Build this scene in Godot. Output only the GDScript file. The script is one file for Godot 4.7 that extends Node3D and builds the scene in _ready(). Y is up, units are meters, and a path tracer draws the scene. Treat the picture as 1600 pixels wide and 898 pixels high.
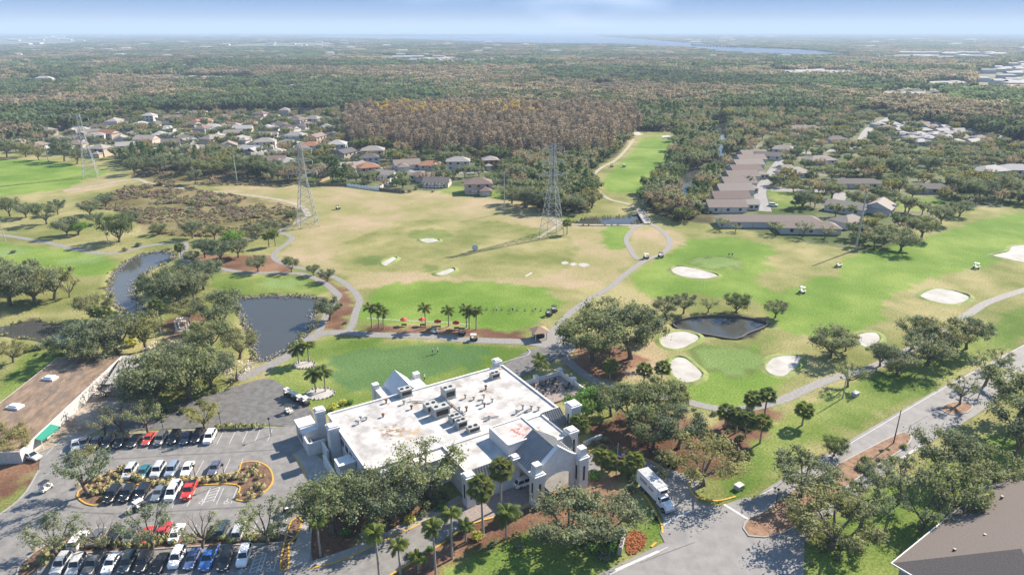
extends Node3D
# A golf club seen from a drone: clubhouse and car park in front, driving range and fairways behind, suburbs, cypress wood and a bay beyond.
# x runs east, -z runs away from the camera, metres.

var rng := RandomNumberGenerator.new()
var M := {}
var taken := {}
const MAPX := -400.0
const MAPZ := -760.0
const MAPW := 1600
const MAPH := 1400
var classes: PackedByteArray


class Mb:
	var v := PackedVector3Array()
	var n := PackedVector3Array()
	var c := PackedColorArray()
	var col := Color(1, 1, 1)

	# corners run counter-clockwise seen from outside
	func tri(a: Vector3, b: Vector3, d: Vector3) -> void:
		var nn := (b - a).cross(d - a).normalized()
		v.append(a); v.append(d); v.append(b)
		n.append(nn); n.append(nn); n.append(nn)
		c.append(col); c.append(col); c.append(col)

	func quad(a: Vector3, b: Vector3, d: Vector3, e: Vector3) -> void:
		tri(a, b, d)
		tri(a, d, e)

	func box(at: Vector3, size: Vector3, turn := 0.0, taper := 1.0) -> void:
		var b := Basis(Vector3.UP, turn)
		var h := size * 0.5
		var p: Array[Vector3] = []
		for y in [-1, 1]:
			for q in [[-1, -1], [1, -1], [1, 1], [-1, 1]]:
				var t := 1.0 if y < 0 else taper
				p.append(at + b * Vector3(q[0] * h.x * t, y * h.y, q[1] * h.z * t))
		quad(p[7], p[6], p[5], p[4])
		quad(p[0], p[1], p[2], p[3])
		for k in 4:
			var m := (k + 1) % 4
			quad(p[m], p[k], p[k + 4], p[m + 4])

	func bar(a: Vector3, b: Vector3, w: float, h := -1.0) -> void:
		# a rectangular bar from a to b
		if h < 0: h = w
		var d := (b - a).normalized()
		var s := d.cross(Vector3.UP)
		s = Vector3.RIGHT if s.length() < 0.01 else s.normalized()
		var u := s.cross(d).normalized()
		s *= w * 0.5
		u *= h * 0.5
		var p := [a - s - u, a + s - u, a + s + u, a - s + u, b - s - u, b + s - u, b + s + u, b - s + u]
		quad(p[3], p[2], p[1], p[0])
		quad(p[4], p[5], p[6], p[7])
		for k in 4:
			var m := (k + 1) % 4
			quad(p[k], p[m], p[m + 4], p[k + 4])

	func tube(a: Vector3, b: Vector3, r0: float, r1: float, seg := 6, caps := false) -> void:
		var d := (b - a).normalized()
		var s := d.cross(Vector3.UP)
		s = Vector3.RIGHT if s.length() < 0.01 else s.normalized()
		var u := d.cross(s).normalized()
		for k in seg:
			var t0 := TAU * k / seg
			var t1 := TAU * (k + 1) / seg
			var e0 := s * cos(t0) + u * sin(t0)
			var e1 := s * cos(t1) + u * sin(t1)
			var i := v.size()
			quad(a + e0 * r0, a + e1 * r0, b + e1 * r1, b + e0 * r1)
			for j in 6:
				var w := v[i + j]
				var f := (w - a) if (w - a).length_squared() < (w - b).length_squared() else (w - b)
				n[i + j] = (f - d * f.dot(d)).normalized() if f.length() > 0.001 else n[i + j]
			if caps:
				tri(b, b + e0 * r1, b + e1 * r1)
				tri(a, a + e1 * r0, a + e0 * r0)

	func prism(poly: PackedVector2Array, y0: float, y1: float, top := true) -> void:
		var p := poly.duplicate()
		if Geometry2D.is_polygon_clockwise(p): p.reverse()
		var ix := Geometry2D.triangulate_polygon(p)
		if top:
			for k in range(0, ix.size(), 3):
				up(Vector3(p[ix[k]].x, y1, p[ix[k]].y), Vector3(p[ix[k + 1]].x, y1, p[ix[k + 1]].y), Vector3(p[ix[k + 2]].x, y1, p[ix[k + 2]].y))
		if y1 - y0 > 0.001:
			for k in p.size():
				var a := p[k]
				var b := p[(k + 1) % p.size()]
				var side := Vector2(-(b.y - a.y), b.x - a.x).normalized() * 0.02
				if Geometry2D.is_point_in_polygon((a + b) * 0.5 + side, p):
					var w := a
					a = b
					b = w
				quad(Vector3(b.x, y0, b.y), Vector3(a.x, y0, a.y), Vector3(a.x, y1, a.y), Vector3(b.x, y1, b.y))

	func up(a: Vector3, b: Vector3, d: Vector3) -> void:
		if (b - a).cross(d - a).y > 0: tri(a, b, d)
		else: tri(a, d, b)

	func ribbon(pts: PackedVector2Array, w0: float, w1: float, y: float, h := 0.0) -> void:
		# a strip along pts between the offsets w0 and w1 to its side, with edges of height h
		var off: Array[Vector2] = []
		for k in pts.size():
			var d := (pts[mini(k + 1, pts.size() - 1)] - pts[maxi(k - 1, 0)]).normalized()
			off.append(Vector2(-d.y, d.x))
		for k in pts.size() - 1:
			var a := pts[k] + off[k] * w0
			var b := pts[k] + off[k] * w1
			var e := pts[k + 1] + off[k + 1] * w1
			var f := pts[k + 1] + off[k + 1] * w0
			var a3 := Vector3(a.x, y, a.y)
			var b3 := Vector3(b.x, y, b.y)
			var e3 := Vector3(e.x, y, e.y)
			var f3 := Vector3(f.x, y, f.y)
			up(a3, b3, e3)
			up(a3, e3, f3)
			if h > 0:
				var dn := Vector3(0, h, 0)
				quad(a3 - dn, a3, f3, f3 - dn)
				quad(b3, b3 - dn, e3 - dn, e3)
				if k == 0: quad(a3 - dn, b3 - dn, b3, a3)
				if k == pts.size() - 2: quad(f3, e3, e3 - dn, f3 - dn)

	func mesh(m: Material = null, into: ArrayMesh = null) -> ArrayMesh:
		var am := into if into else ArrayMesh.new()
		var arr := []
		arr.resize(Mesh.ARRAY_MAX)
		arr[Mesh.ARRAY_VERTEX] = v
		arr[Mesh.ARRAY_NORMAL] = n
		arr[Mesh.ARRAY_COLOR] = c
		am.add_surface_from_arrays(Mesh.PRIMITIVE_TRIANGLES, arr)
		if m: am.surface_set_material(am.get_surface_count() - 1, m)
		return am


func pv(a: Array) -> PackedVector2Array:
	var p := PackedVector2Array()
	for k in range(0, a.size(), 2): p.append(Vector2(a[k], a[k + 1]))
	return p


func smooth(p: PackedVector2Array, closed: bool, step := 3.0) -> PackedVector2Array:
	# Catmull-Rom through the points
	var out := PackedVector2Array()
	var m := p.size()
	for k in (m if closed else m - 1):
		var a := p[(k - 1 + m) % m] if closed or k > 0 else p[0] * 2 - p[1]
		var b := p[k]
		var d := p[(k + 1) % m]
		var e := p[(k + 2) % m] if closed or k < m - 2 else p[m - 1] * 2 - p[m - 2]
		var parts := clampi(int((d - b).length() / step), 1, 24)
		for j in parts: out.append(b.cubic_interpolate(d, a, e, float(j) / parts))
	if not closed: out.append(p[m - 1])
	return out


func v3(p: Vector2, y := 0.0) -> Vector3:
	return Vector3(p.x, y, p.y)


func numbered(called: String) -> String:
	var k: int = taken.get(called, 0)
	taken[called] = k + 1
	return called if k == 0 else "%s_%03d" % [called, k]


func tag(o: Node, label: String, category: String, group := "", kind := "") -> Node:
	if label: o.set_meta("label", label)
	if category: o.set_meta("category", category)
	if group: o.set_meta("group", group)
	if kind: o.set_meta("kind", kind)
	return o


func thing(called: String, label: String, category: String, at := Vector3.ZERO, turn := 0.0, group := "") -> Node3D:
	var o := Node3D.new()
	o.name = numbered(called)
	add_child(o)
	o.position = at
	o.rotation.y = turn
	tag(o, label, category, group)
	return o


func part(called: String, mesh: Mesh, m: Material, parent: Node, at := Vector3.ZERO, turn := 0.0) -> MeshInstance3D:
	var o := MeshInstance3D.new()
	o.mesh = mesh
	if m: o.material_override = m
	o.name = called
	o.position = at
	o.rotation.y = turn
	parent.add_child(o, true)
	return o


func single(called: String, mesh: Mesh, m: Material, label: String, category: String, at := Vector3.ZERO, turn := 0.0, group := "") -> MeshInstance3D:
	var o := part(numbered(called), mesh, m, self, at, turn)
	tag(o, label, category, group)
	return o


func structure(called: String, mesh: Mesh, m: Material, label := "") -> MeshInstance3D:
	var o := part(numbered(called), mesh, m, self)
	o.set_meta("kind", "structure")
	if label: o.set_meta("label", label)
	return o


func sheet(called: String, poly: PackedVector2Array, y: float, m: Material, label := "", thick := 0.0) -> MeshInstance3D:
	var b := Mb.new()
	b.prism(poly, y - thick, y)
	return structure(called, b.mesh(), m, label)


func strip(called: String, pts: PackedVector2Array, width: float, y: float, m: Material, label := "") -> MeshInstance3D:
	var b := Mb.new()
	b.ribbon(pts, -width / 2, width / 2, y)
	return structure(called, b.mesh(), m, label)


func kerb(pts: PackedVector2Array, m: Material, label := "", w := 0.35, h := 0.16) -> MeshInstance3D:
	var b := Mb.new()
	b.ribbon(pts, -w / 2, w / 2, h, h)
	return structure("kerb", b.mesh(), m, label)


func lin(r: float, g: float, b: float) -> Color:
	return Color(r, g, b).linear_to_srgb()


func flat(r: float, g: float, b: float, rough := 0.8, metal := 0.0) -> StandardMaterial3D:
	var m := StandardMaterial3D.new()
	m.albedo_color = lin(r, g, b)
	m.roughness = rough
	m.metallic = metal
	return m


func mottled(a: Color, b: Color, period: float, freq: float, seed_: int, rough := 0.85, size := 256, octaves := 6, contrast := 1.5, cracks := false) -> StandardMaterial3D:
	# linear colours a..b mixed by seamless noise, laid on the world every `period` metres
	var f := FastNoiseLite.new()
	f.seed = seed_
	f.frequency = freq
	f.fractal_octaves = octaves
	f.fractal_gain = 0.62
	var im := f.get_seamless_image(size, size)
	im.convert(Image.FORMAT_L8)
	var d := im.get_data()
	var o := PackedByteArray()
	o.resize(d.size() * 3)
	var lut := PackedByteArray()
	lut.resize(768)
	for k in 256:
		var t := clampf((k / 255.0 - 0.5) * contrast + 0.5, 0, 1)
		var q := a.lerp(b, t).linear_to_srgb()
		lut[k * 3] = int(q.r * 255)
		lut[k * 3 + 1] = int(q.g * 255)
		lut[k * 3 + 2] = int(q.b * 255)
	if cracks:
		# tar-dark cracks and old stains
		var g := FastNoiseLite.new()
		g.seed = seed_ + 500
		g.fractal_type = FastNoiseLite.FRACTAL_RIDGED
		g.frequency = 5.0 / size
		g.fractal_octaves = 3
		var ci := g.get_seamless_image(size, size)
		ci.convert(Image.FORMAT_L8)
		var cd := ci.get_data()
		g.fractal_type = FastNoiseLite.FRACTAL_FBM
		g.seed = seed_ + 900
		g.frequency = 11.0 / size
		var si := g.get_seamless_image(size, size)
		si.convert(Image.FORMAT_L8)
		var sd := si.get_data()
		for k in d.size():
			if cd[k] > 246: d[k] = maxi(0, d[k] - 55)
			if sd[k] > 195: d[k] = maxi(0, d[k] - (sd[k] - 195))
	for k in d.size():
		var q := d[k] * 3
		o[k * 3] = lut[q]
		o[k * 3 + 1] = lut[q + 1]
		o[k * 3 + 2] = lut[q + 2]
	var m := StandardMaterial3D.new()
	m.albedo_texture = ImageTexture.create_from_image(Image.create_from_data(size, size, false, Image.FORMAT_RGB8, o))
	m.uv1_triplanar = true
	m.uv1_world_triplanar = true
	m.uv1_scale = Vector3.ONE / period
	m.roughness = rough
	return m


func tinted(r: float, g: float, b: float, rough := 0.8, back := 0.0) -> StandardMaterial3D:
	# vertex colours times a tint
	var m := flat(r, g, b, rough)
	m.vertex_color_use_as_albedo = true
	if back > 0: m.backlight = Color(back, back, back * 0.85)
	if back > 0:
		m.backlight_enabled = true
		m.metallic_specular = 0.3
	return m


func materials() -> void:
	M.asphalt = mottled(Color(0.144, 0.138, 0.132), Color(0.208, 0.201, 0.190), 31, 0.012, 3, 0.85, 1024, 7, 1.5, true)
	M.dark_asphalt = mottled(Color(0.080, 0.078, 0.076), Color(0.140, 0.136, 0.132), 27, 0.012, 4, 0.85, 1024, 7, 1.5, true)
	M.road = mottled(Color(0.161, 0.156, 0.152), Color(0.214, 0.208, 0.202), 43, 0.01, 5, 0.85, 1024, 7, 1.5, true)
	M.path = mottled(Color(0.159, 0.153, 0.144), Color(0.233, 0.223, 0.208), 23, 0.02, 6, 0.85, 1024, 7, 1.5, true)
	M.concrete = mottled(Color(0.226, 0.214, 0.197), Color(0.309, 0.297, 0.274), 17, 0.02, 7)
	M.pavers = mottled(Color(0.180, 0.143, 0.128), Color(0.270, 0.225, 0.203), 7, 0.04, 8)
	M.dirt = mottled(Color(0.158, 0.115, 0.079), Color(0.331, 0.288, 0.230), 33, 0.014, 9)
	M.trail = mottled(Color(0.240, 0.208, 0.152), Color(0.336, 0.296, 0.232), 23, 0.02, 10)
	M.mulch = mottled(Color(0.068, 0.038, 0.023), Color(0.180, 0.104, 0.063), 13, 0.05, 11, 0.95)
	M.pale_mulch = mottled(Color(0.136, 0.076, 0.044), Color(0.264, 0.160, 0.100), 19, 0.035, 12, 0.95)
	M.lawn = mottled(Color(0.05, 0.09, 0.018), Color(0.2, 0.235, 0.065), 37, 0.014, 13, 0.9, 512)
	M.lip = mottled(Color(0.11, 0.165, 0.035), Color(0.23, 0.25, 0.075), 23, 0.02, 55, 0.95)
	M.putting = mottled(Color(0.06, 0.13, 0.04), Color(0.10, 0.185, 0.06), 41, 0.012, 14, 0.9)
	M.sand = mottled(Color(0.3, 0.285, 0.26), Color(0.4, 0.385, 0.36), 29, 0.015, 15, 0.95)
	M.white_line = mottled(Color(0.351, 0.351, 0.344), Color(0.510, 0.510, 0.503), 5, 0.05, 16)
	M.yellow = mottled(Color(0.375, 0.217, 0.022), Color(0.540, 0.345, 0.060), 5, 0.04, 17)
	M.stone = mottled(Color(0.195, 0.180, 0.150), Color(0.375, 0.345, 0.300), 3, 0.06, 18)
	M.bark = mottled(Color(0.080, 0.064, 0.048), Color(0.192, 0.160, 0.132), 2.3, 0.05, 19, 0.95)
	M.wall = mottled(Color(0.517, 0.508, 0.490), Color(0.620, 0.610, 0.594), 9, 0.03, 20)
	M.trim = mottled(Color(0.566, 0.557, 0.542), Color(0.645, 0.637, 0.621), 5, 0.03, 21)
	M.seam_metal = mottled(Color(0.150, 0.161, 0.169), Color(0.203, 0.214, 0.221), 11, 0.03, 22, 0.45)
	M.shingle = mottled(Color(0.075, 0.062, 0.055), Color(0.185, 0.155, 0.135), 5.3, 0.05, 23, 0.95, 512, 7, 1.8)
	M.dark_glass = flat(0.015, 0.018, 0.022, 0.08)
	M.glass = flat(0.02, 0.025, 0.03, 0.05)
	M.black = flat(0.015, 0.015, 0.016, 0.5)
	M.rubber = flat(0.02, 0.02, 0.02, 0.9)
	M.steel = mottled(Color(0.293, 0.301, 0.301), Color(0.431, 0.440, 0.431), 5, 0.05, 24, 0.5)
	M.pole_concrete = mottled(Color(0.315, 0.300, 0.277), Color(0.413, 0.398, 0.375), 4, 0.05, 25)
	M.rim = flat(0.45, 0.45, 0.46, 0.3, 0.8)
	M.head = flat(0.8, 0.82, 0.85, 0.1)
	M.tail = flat(0.35, 0.01, 0.01, 0.2)
	M.ac = mottled(Color(0.300, 0.307, 0.285), Color(0.413, 0.413, 0.390), 3, 0.05, 26, 0.5)
	M.rust = flat(0.2, 0.11, 0.07, 0.9)
	M.water = flat(0.056, 0.058, 0.052, 0.03)
	var wn := NoiseTexture2D.new()
	var f := FastNoiseLite.new()
	f.seed = 7
	f.frequency = 0.03
	wn.noise = f
	wn.width = 256
	wn.height = 256
	wn.seamless = true
	wn.as_normal_map = true
	wn.bump_strength = 1.0
	M.water.normal_enabled = true
	M.water.normal_texture = wn
	M.water.normal_scale = 0.06
	M.water.uv1_triplanar = true
	M.water.uv1_world_triplanar = true
	M.water.uv1_scale = Vector3.ONE / 9.0
	M.bay = flat(0.05, 0.07, 0.09, 0.25)
	M.person = tinted(1, 1, 1)
	for k in 4:
		M["leaf%d" % k] = tinted([1.0, 0.86, 1.06, 1.12][k], [1.0, 0.92, 1.05, 1.12][k], [1.0, 0.95, 1.0, 0.94][k], 0.65, 1.0)
	M.plain_colour = tinted(1, 1, 1, 0.85)
	M.pale_wall = mottled(Color(0.375, 0.367, 0.352), Color(0.495, 0.488, 0.465), 8, 0.03, 27)
	M.dirt_wall = flat(0.225, 0.203, 0.180,)
	M.walls_tan = flat(0.375, 0.330, 0.270,)
	M.hut_roof = mottled(Color(0.225, 0.150, 0.098), Color(0.315, 0.225, 0.150), 4, 0.06, 28)


func cirrus() -> ImageTexture:
	# thin high cloud all round the sky, stretched along the horizon
	var f := FastNoiseLite.new()
	f.seed = 12
	f.frequency = 0.01
	f.fractal_octaves = 5
	var im := Image.create(1024, 512, false, Image.FORMAT_RGBA8)
	for y in 256:
		for x in 1024:
			var t := TAU * x / 1024.0
			var n := f.get_noise_3d(cos(t) * 130.0, y * 5.0, sin(t) * 130.0)
			im.set_pixel(x, y, Color(0.75, 0.75, 0.75, clampf(n * 1.4 - 0.18, 0, 0.45)))
	return ImageTexture.create_from_image(im)


func _ready() -> void:
	rng.seed = 20
	var cam := Camera3D.new()
	cam.name = "camera"
	cam.position = Vector3(0, 85, 0)
	cam.rotation_degrees.x = -20.644
	cam.fov = 45.643
	cam.far = 90000
	add_child(cam)
	var e := Environment.new()
	e.background_mode = Environment.BG_SKY
	var sky := ProceduralSkyMaterial.new()
	sky.sky_top_color = Color(0.29, 0.41, 0.56)
	sky.sky_horizon_color = Color(0.6, 0.592, 0.58)
	sky.sky_curve = 0.009
	sky.ground_horizon_color = Color(0.6, 0.6, 0.61)
	sky.ground_bottom_color = Color(0.3, 0.33, 0.3)
	sky.sun_angle_max = 1.0
	sky.sky_cover = cirrus()
	e.sky = Sky.new()
	e.sky.sky_material = sky
	e.tonemap_mode = Environment.TONE_MAPPER_LINEAR
	e.tonemap_exposure = 2.7
	e.fog_enabled = true
	e.fog_density = 0.00013
	e.fog_light_color = Color(0.8, 0.9, 1.0)
	e.sdfgi_enabled = true
	e.ssao_enabled = true
	e.ssil_enabled = true
	var we := WorldEnvironment.new()
	we.environment = e
	add_child(we)
	var sun := DirectionalLight3D.new()
	sun.name = "sun"
	sun.light_energy = 1.45
	sun.light_color = Color(1.0, 0.95, 0.88)
	sun.light_angular_distance = 0.6
	sun.shadow_enabled = true
	add_child(sun)
	# the sun stands ahead and to the east, so shadows fall to the west and towards the camera
	sun.look_at_from_position(Vector3(0.786, 0.74, -0.617), Vector3.ZERO)
	materials()
	ground()
	roads()
	proto_plants()
	clubhouse()
	buildings()
	suburbs()
	far_country()
	towers()
	vehicles()
	plant()
	details()
	distinguish()


# ---------- ground ----------
# kinds of ground in the map, each a pair of linear colours mixed by noise
const ROUGH := 0
const FAIRWAY := 1
const DORMANT := 2
const GREEN := 3
const WOOD := 4
const SUBURB := 5
const MULCH := 6
const BRUSH := 7
const POND := 8
const CYPRESS := 9
const LAWN := 10
const COLLAR := 11
const TREELINE := 12
const PUTTING := 13
var pond_mask: PackedByteArray
var ponds: Array = []
var class_im: Image


func paint(kind: int, poly: PackedVector2Array, im: Image = null) -> void:
	# scanline fill of a world polygon into the class map
	if im == null: im = class_im
	var p := PackedVector2Array()
	var lo := 1e9
	var hi := -1e9
	for q in poly:
		var r := Vector2((q.x - MAPX) * 2.0, (q.y - MAPZ) * 2.0)
		p.append(r)
		lo = minf(lo, r.y)
		hi = maxf(hi, r.y)
	var col := Color8(kind, kind, kind)
	for y in range(maxi(0, int(lo)), mini(MAPH - 1, int(hi) + 1) + 1):
		var xs := PackedFloat32Array()
		for k in p.size():
			var a := p[k]
			var b := p[(k + 1) % p.size()]
			if (a.y <= y) != (b.y <= y): xs.append(a.x + (y - a.y) / (b.y - a.y) * (b.x - a.x))
		xs.sort()
		for k in range(0, xs.size() - 1, 2):
			var x0 := clampi(roundi(xs[k]), 0, MAPW)
			var x1 := clampi(roundi(xs[k + 1]), 0, MAPW)
			if x1 > x0: im.fill_rect(Rect2i(x0, y, x1 - x0, 1), col)


func ellipse(at: Vector2, rx: float, rz: float, turn := 0.0) -> PackedVector2Array:
	var p := PackedVector2Array()
	for k in 28:
		var t := TAU * k / 28
		p.append(at + Vector2(cos(t) * rx, sin(t) * rz).rotated(turn) * (1.0 + 0.06 * sin(t * 3.0 + at.x)))
	return p


func class_at(x: float, z: float) -> int:
	var px := int((x - MAPX) * 2.0)
	var pz := int((z - MAPZ) * 2.0)
	if px < 0 or pz < 0 or px >= MAPW or pz >= MAPH: return -1
	return classes[pz * MAPW + px]


func ground() -> void:
	class_im = Image.create(MAPW, MAPH, false, Image.FORMAT_L8)
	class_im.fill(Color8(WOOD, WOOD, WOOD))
	# the golf course: everything this side of the tree line
	paint(ROUGH, pv([-422.2, -527.8, -348.3, -504.6, -286.7, -491.1, -253.5, -449.7, -206.1, -403.1, -175.7, -394.2, -143.2, -397.7, -106.9, -403.1, -65.7, -383.9, -28.7, -377.3, 0, -361.8, 16.3, -340.5, 33.1, -327.6, 41.6, -347.3, 43.1, -377.3, 49.8, -422.2, 58.1, -458.8, 73.4, -491.1, 86.9, -533.9, 106.4, -623.5, 149.5, -623.5, 130.1, -549.8, 104.5, -454.2, 80.4, -394.2, 67.4, -333.9, 79.2, -315.5, 94.4, -309.8, 134.4, -274.4, 156.2, -269.9, 188.7, -304.2, 228.7, -340.5, 266.2, -347.3, 301.7, -350.1, 159.4, -169.9, 89.5, -81.4, -109.4, -81.4, -283, -261.4]))
	# suburbs and villas
	paint(SUBURB, pv([-546.4, -746.7, -464.4, -746.7, -431.1, -845.7, -377.8, -884.5, -264.6, -973.5, -184.7, -845.7, -160.3, -644.9, -125.6, -518.9, -70.6, -504.6, 0, -491.1, 0, -361.8, -28.7, -377.3, -65.7, -383.9, -106.9, -403.1, -140.3, -412.5, -205.8, -478.2, -275.3, -491.1, -376.5, -504.6]))
	paint(SUBURB, pv([101.1, -333.9, 116.6, -394.2, 164.7, -504.6, 205.5, -584.5, 292.2, -692.2, 443.1, -810, 590.8, -810, 587.3, -746.7, 288.3, -350.1, 228.7, -340.5, 188.7, -304.2, 156.2, -269.9, 134.4, -274.4, 94.4, -309.8]))
	paint(LAWN, pv([145.9, -383.9, 163.6, -380.6, 150.6, -344.6, 131.9, -339.2])) 
	paint(LAWN, pv([209.5, -369.4, 233.2, -364.8, 215, -333.9, 193.9, -336.5]))
	paint(LAWN, pv([-45.2, -397.7, 0, -377.3, -3.4, -353, -39.2, -374.1]))
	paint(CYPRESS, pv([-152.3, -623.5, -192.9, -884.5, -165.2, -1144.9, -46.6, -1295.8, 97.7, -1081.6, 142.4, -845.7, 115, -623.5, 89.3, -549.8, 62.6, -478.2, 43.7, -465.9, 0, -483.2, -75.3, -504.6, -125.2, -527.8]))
	paint(WOOD, pv([26.2, -465.9, 62.6, -478.2, 51.8, -422.2, 48.5, -377.3, 31.5, -327.6, 16.3, -340.5, 0, -364.8, 0, -449.7]))
	paint(LAWN, pv([-251.9, -838.3, -225.1, -884.5, -186.3, -853.2, -178, -796.5, -214.6, -783.5]))
	# driving range: dormant turf with greener drifts
	paint(DORMANT, pv([-174.3, -390.7, -105.5, -397.7, -57.4, -377.3, 0, -358.8, 16, -333.9, 30, -309.8, 59.6, -307.5, 53.1, -286.6, 48.9, -261.4, 37, -231.5, 22.5, -225, 11.2, -223.7, -23.1, -231.5, -45.6, -228.2, -53.8, -223.7, -62.5, -237, -73.1, -245.6, -84.6, -251.7, -94, -265.6, -95.5, -283.7, -104.5, -298.9, -99.2, -321.5, -113.1, -347.3, -147.9, -369.4]))
	paint(ROUGH, smooth(pv([-72, -261.4, -67.5, -288.6, -48.8, -315.5, -12.2, -315.5, 17.4, -298.9, 26.9, -274.4, 19.5, -245.6, 0, -234.9, -36, -242, -57.7, -242]), true))
	paint(FAIRWAY, smooth(pv([42.8, -304.2, 52.8, -306.4, 50.9, -286.6, 46.6, -271.7, 39.7, -273.5]), true))
	paint(FAIRWAY, smooth(pv([-46.9, -196.6, -50.2, -208.3, -47.3, -225, -36.9, -230.8, -9.2, -230.8, 11.3, -225, 15.5, -214, 12.7, -201.8, 3.9, -190.7, -7.7, -187.9, -19.8, -193.6, -35.7, -194.1]), true))
	paint(DORMANT, smooth(pv([-56.8, -327.6, -48.8, -339.2, -35.3, -333.9, -37.2, -321.5, -49.3, -319.1]), true))
	paint(COLLAR, smooth(pv([-47.8, -292.6, -43.7, -299.9, -32, -299.9, -26.1, -291.6, -30.6, -284.7, -41.8, -285.7]), true))
	paint(COLLAR, smooth(pv([-63.4, -254.9, -59.2, -261.4, -51.7, -259.7, -52.3, -251.7, -58, -249.4]), true))
	paint(COLLAR, smooth(pv([-35.5, -247.1, -31.8, -251, -27.1, -248.6, -29, -243.4]), true))
	# lawn and practice green before the clubhouse
	paint(LAWN, smooth(pv([-63.9, -158.7, -60.2, -175.9, -52.7, -182.4, -30, -182, -3.7, -178.1, 5.5, -175.9, 4.4, -170.7, -5.2, -166, -16.1, -151.9, -36.2, -139.7, -46, -142.6, -56, -150.3]), true))
	paint(PUTTING, smooth(pv([-50.2, -166.8, -46.2, -174.7, -33.2, -178.1, -18.5, -179.3, -10.1, -177.6, -6.1, -172.7, -9.6, -166.8, -18.7, -161.6, -26.4, -155.9, -33.8, -151.3, -41.4, -153.3, -47, -158]), true))
	# the right-hand holes
	paint(FAIRWAY, smooth(pv([42.8, -231.5, 52.5, -253.3, 67.2, -274.4, 81.1, -286.6, 100.6, -286.6, 108.6, -269.9, 97.4, -245.6, 87.8, -231.5, 92.3, -212.8, 78.7, -186.9, 71.1, -175.9, 68.2, -155.3, 56.7, -142.6, 46, -142.6, 45.2, -155.3, 55.4, -171.9, 74.5, -180.2, 81.2, -196.6, 81.6, -212.8, 63.8, -218.7, 48.2, -217.5]), true))
	paint(FAIRWAY, smooth(pv([88, -212.8, 111.5, -238.4, 136.4, -261.4, 182.8, -288.6, 232.5, -321.5, 294.1, -340.5, 236.7, -261.4, 184.9, -231.5, 155.2, -228.2, 128.8, -212.8, 113, -194.1, 99.9, -186.9, 84.5, -186.9]), true))
	paint(LAWN, pv([65.9, -142.6, 87.1, -155.3, 115.1, -169.9, 168.6, -208.3, 208, -231.5, 180.5, -196.6, 150.4, -182.4, 112.7, -157, 77.3, -134.2, 51.7, -115.3, 43.4, -109.3, 38.9, -111.2, 53.7, -129]))
	paint(DORMANT, smooth(pv([58, -298.9, 70.1, -301, 77.3, -288.6, 65.3, -265.6, 53.3, -257.3, 48.3, -265.6]), true))
	paint(ROUGH, smooth(pv([102.9, -261.4, 121.8, -269.9, 128.7, -261.4, 122.6, -242, 110.9, -237, 99.7, -242]), true))
	paint(ROUGH, smooth(pv([123.1, -210, 147.9, -231.5, 175.3, -245.6, 205.9, -261.4, 204.6, -245.6, 182.6, -228.2, 166, -223.7, 152.8, -208.3, 136.4, -207.2, 118.3, -196.6]), true))
	paint(DORMANT, smooth(pv([26.6, -169.9, 39.5, -182.4, 47.1, -196.6, 50.8, -190.7, 56.4, -182.4, 43.3, -173.9, 37.8, -155.3, 30.7, -151.9, 25.5, -155.3]), true))
	for q in [[Vector2(59.7, -169.5), 9.5, 8.6], [Vector2(79.8, -254.1), 10.0, 6.8]]:
		paint(COLLAR, ellipse(q[0], q[1] + 1.6, q[2] + 1.6))
		paint(GREEN, ellipse(q[0], q[1], q[2]))
	paint(FAIRWAY, smooth(pv([87.1, -504.6, 113.5, -584.5, 139.5, -584.5, 111.9, -478.2, 89.7, -412.5, 75.4, -377.3, 54.3, -380.6, 56.5, -412.5]), true))
	# the left-hand holes
	paint(FAIRWAY, smooth(pv([-375.6, -465.9, -331.1, -478.2, -283.1, -449.7, -252.5, -432.4, -248.1, -403.1, -265.7, -377.3, -306.3, -374.1]), true))
	paint(DORMANT, smooth(pv([-258.4, -428.3, -240.2, -428.3, -222.2, -412.5, -237.1, -383.9, -245.8, -374.1, -255.4, -383.9]), true))
	paint(FAIRWAY, smooth(pv([-234.6, -279, -198.9, -274.4, -172.3, -265.6, -155.1, -253.3, -154.2, -238.4, -177.8, -242, -209.4, -245.6]), true))
	paint(GREEN, ellipse(Vector2(-169.8, -255.7), 8.5, 5.0))
	paint(GREEN, ellipse(Vector2(-207.4, -267.3), 10, 5.0))
	paint(LAWN, smooth(pv([-112.1, -239.8, -95.4, -239.8, -77.9, -237, -67.2, -227.5, -65.7, -217.5, -79.6, -220, -91.9, -217.5, -101.3, -221.8]), true))
	paint(GREEN, ellipse(Vector2(-82.8, -230.2), 9, 4.2))
	paint(BRUSH, smooth(pv([-224.6, -344.6, -222.4, -390.7, -203.5, -397.7, -165.2, -377.3, -120.7, -350.1, -105.9, -333.9, -103.4, -309.8, -107.5, -290.6, -140.6, -288.6, -164.4, -296.8, -195.8, -333.9]), true))
	paint(BRUSH, smooth(pv([-244.5, -436.6, -203.7, -432.4, -146.3, -406.8, -133.5, -390.7, -177.1, -397.7, -214.6, -405]), true))
	paint(LAWN, pv([-133.8, -158.7, -135, -175.9, -120.4, -169.9, -123.8, -158.7, -122.5, -142.6]))
	# mulch beds
	paint(MULCH, smooth(pv([-130.7, -257.3, -121.6, -263, -106.1, -263, -92.1, -259.7, -80.8, -247.1, -86.7, -242.7, -101.2, -242.7, -116, -249.4]), true))
	paint(MULCH, smooth(pv([-70, -238.4, -58.6, -225, -52.6, -212.8, -51.1, -196.6, -53.8, -186.9, -59.5, -194.1, -58.7, -207.2, -61.9, -221.8, -69.3, -231.5]), true))
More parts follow.
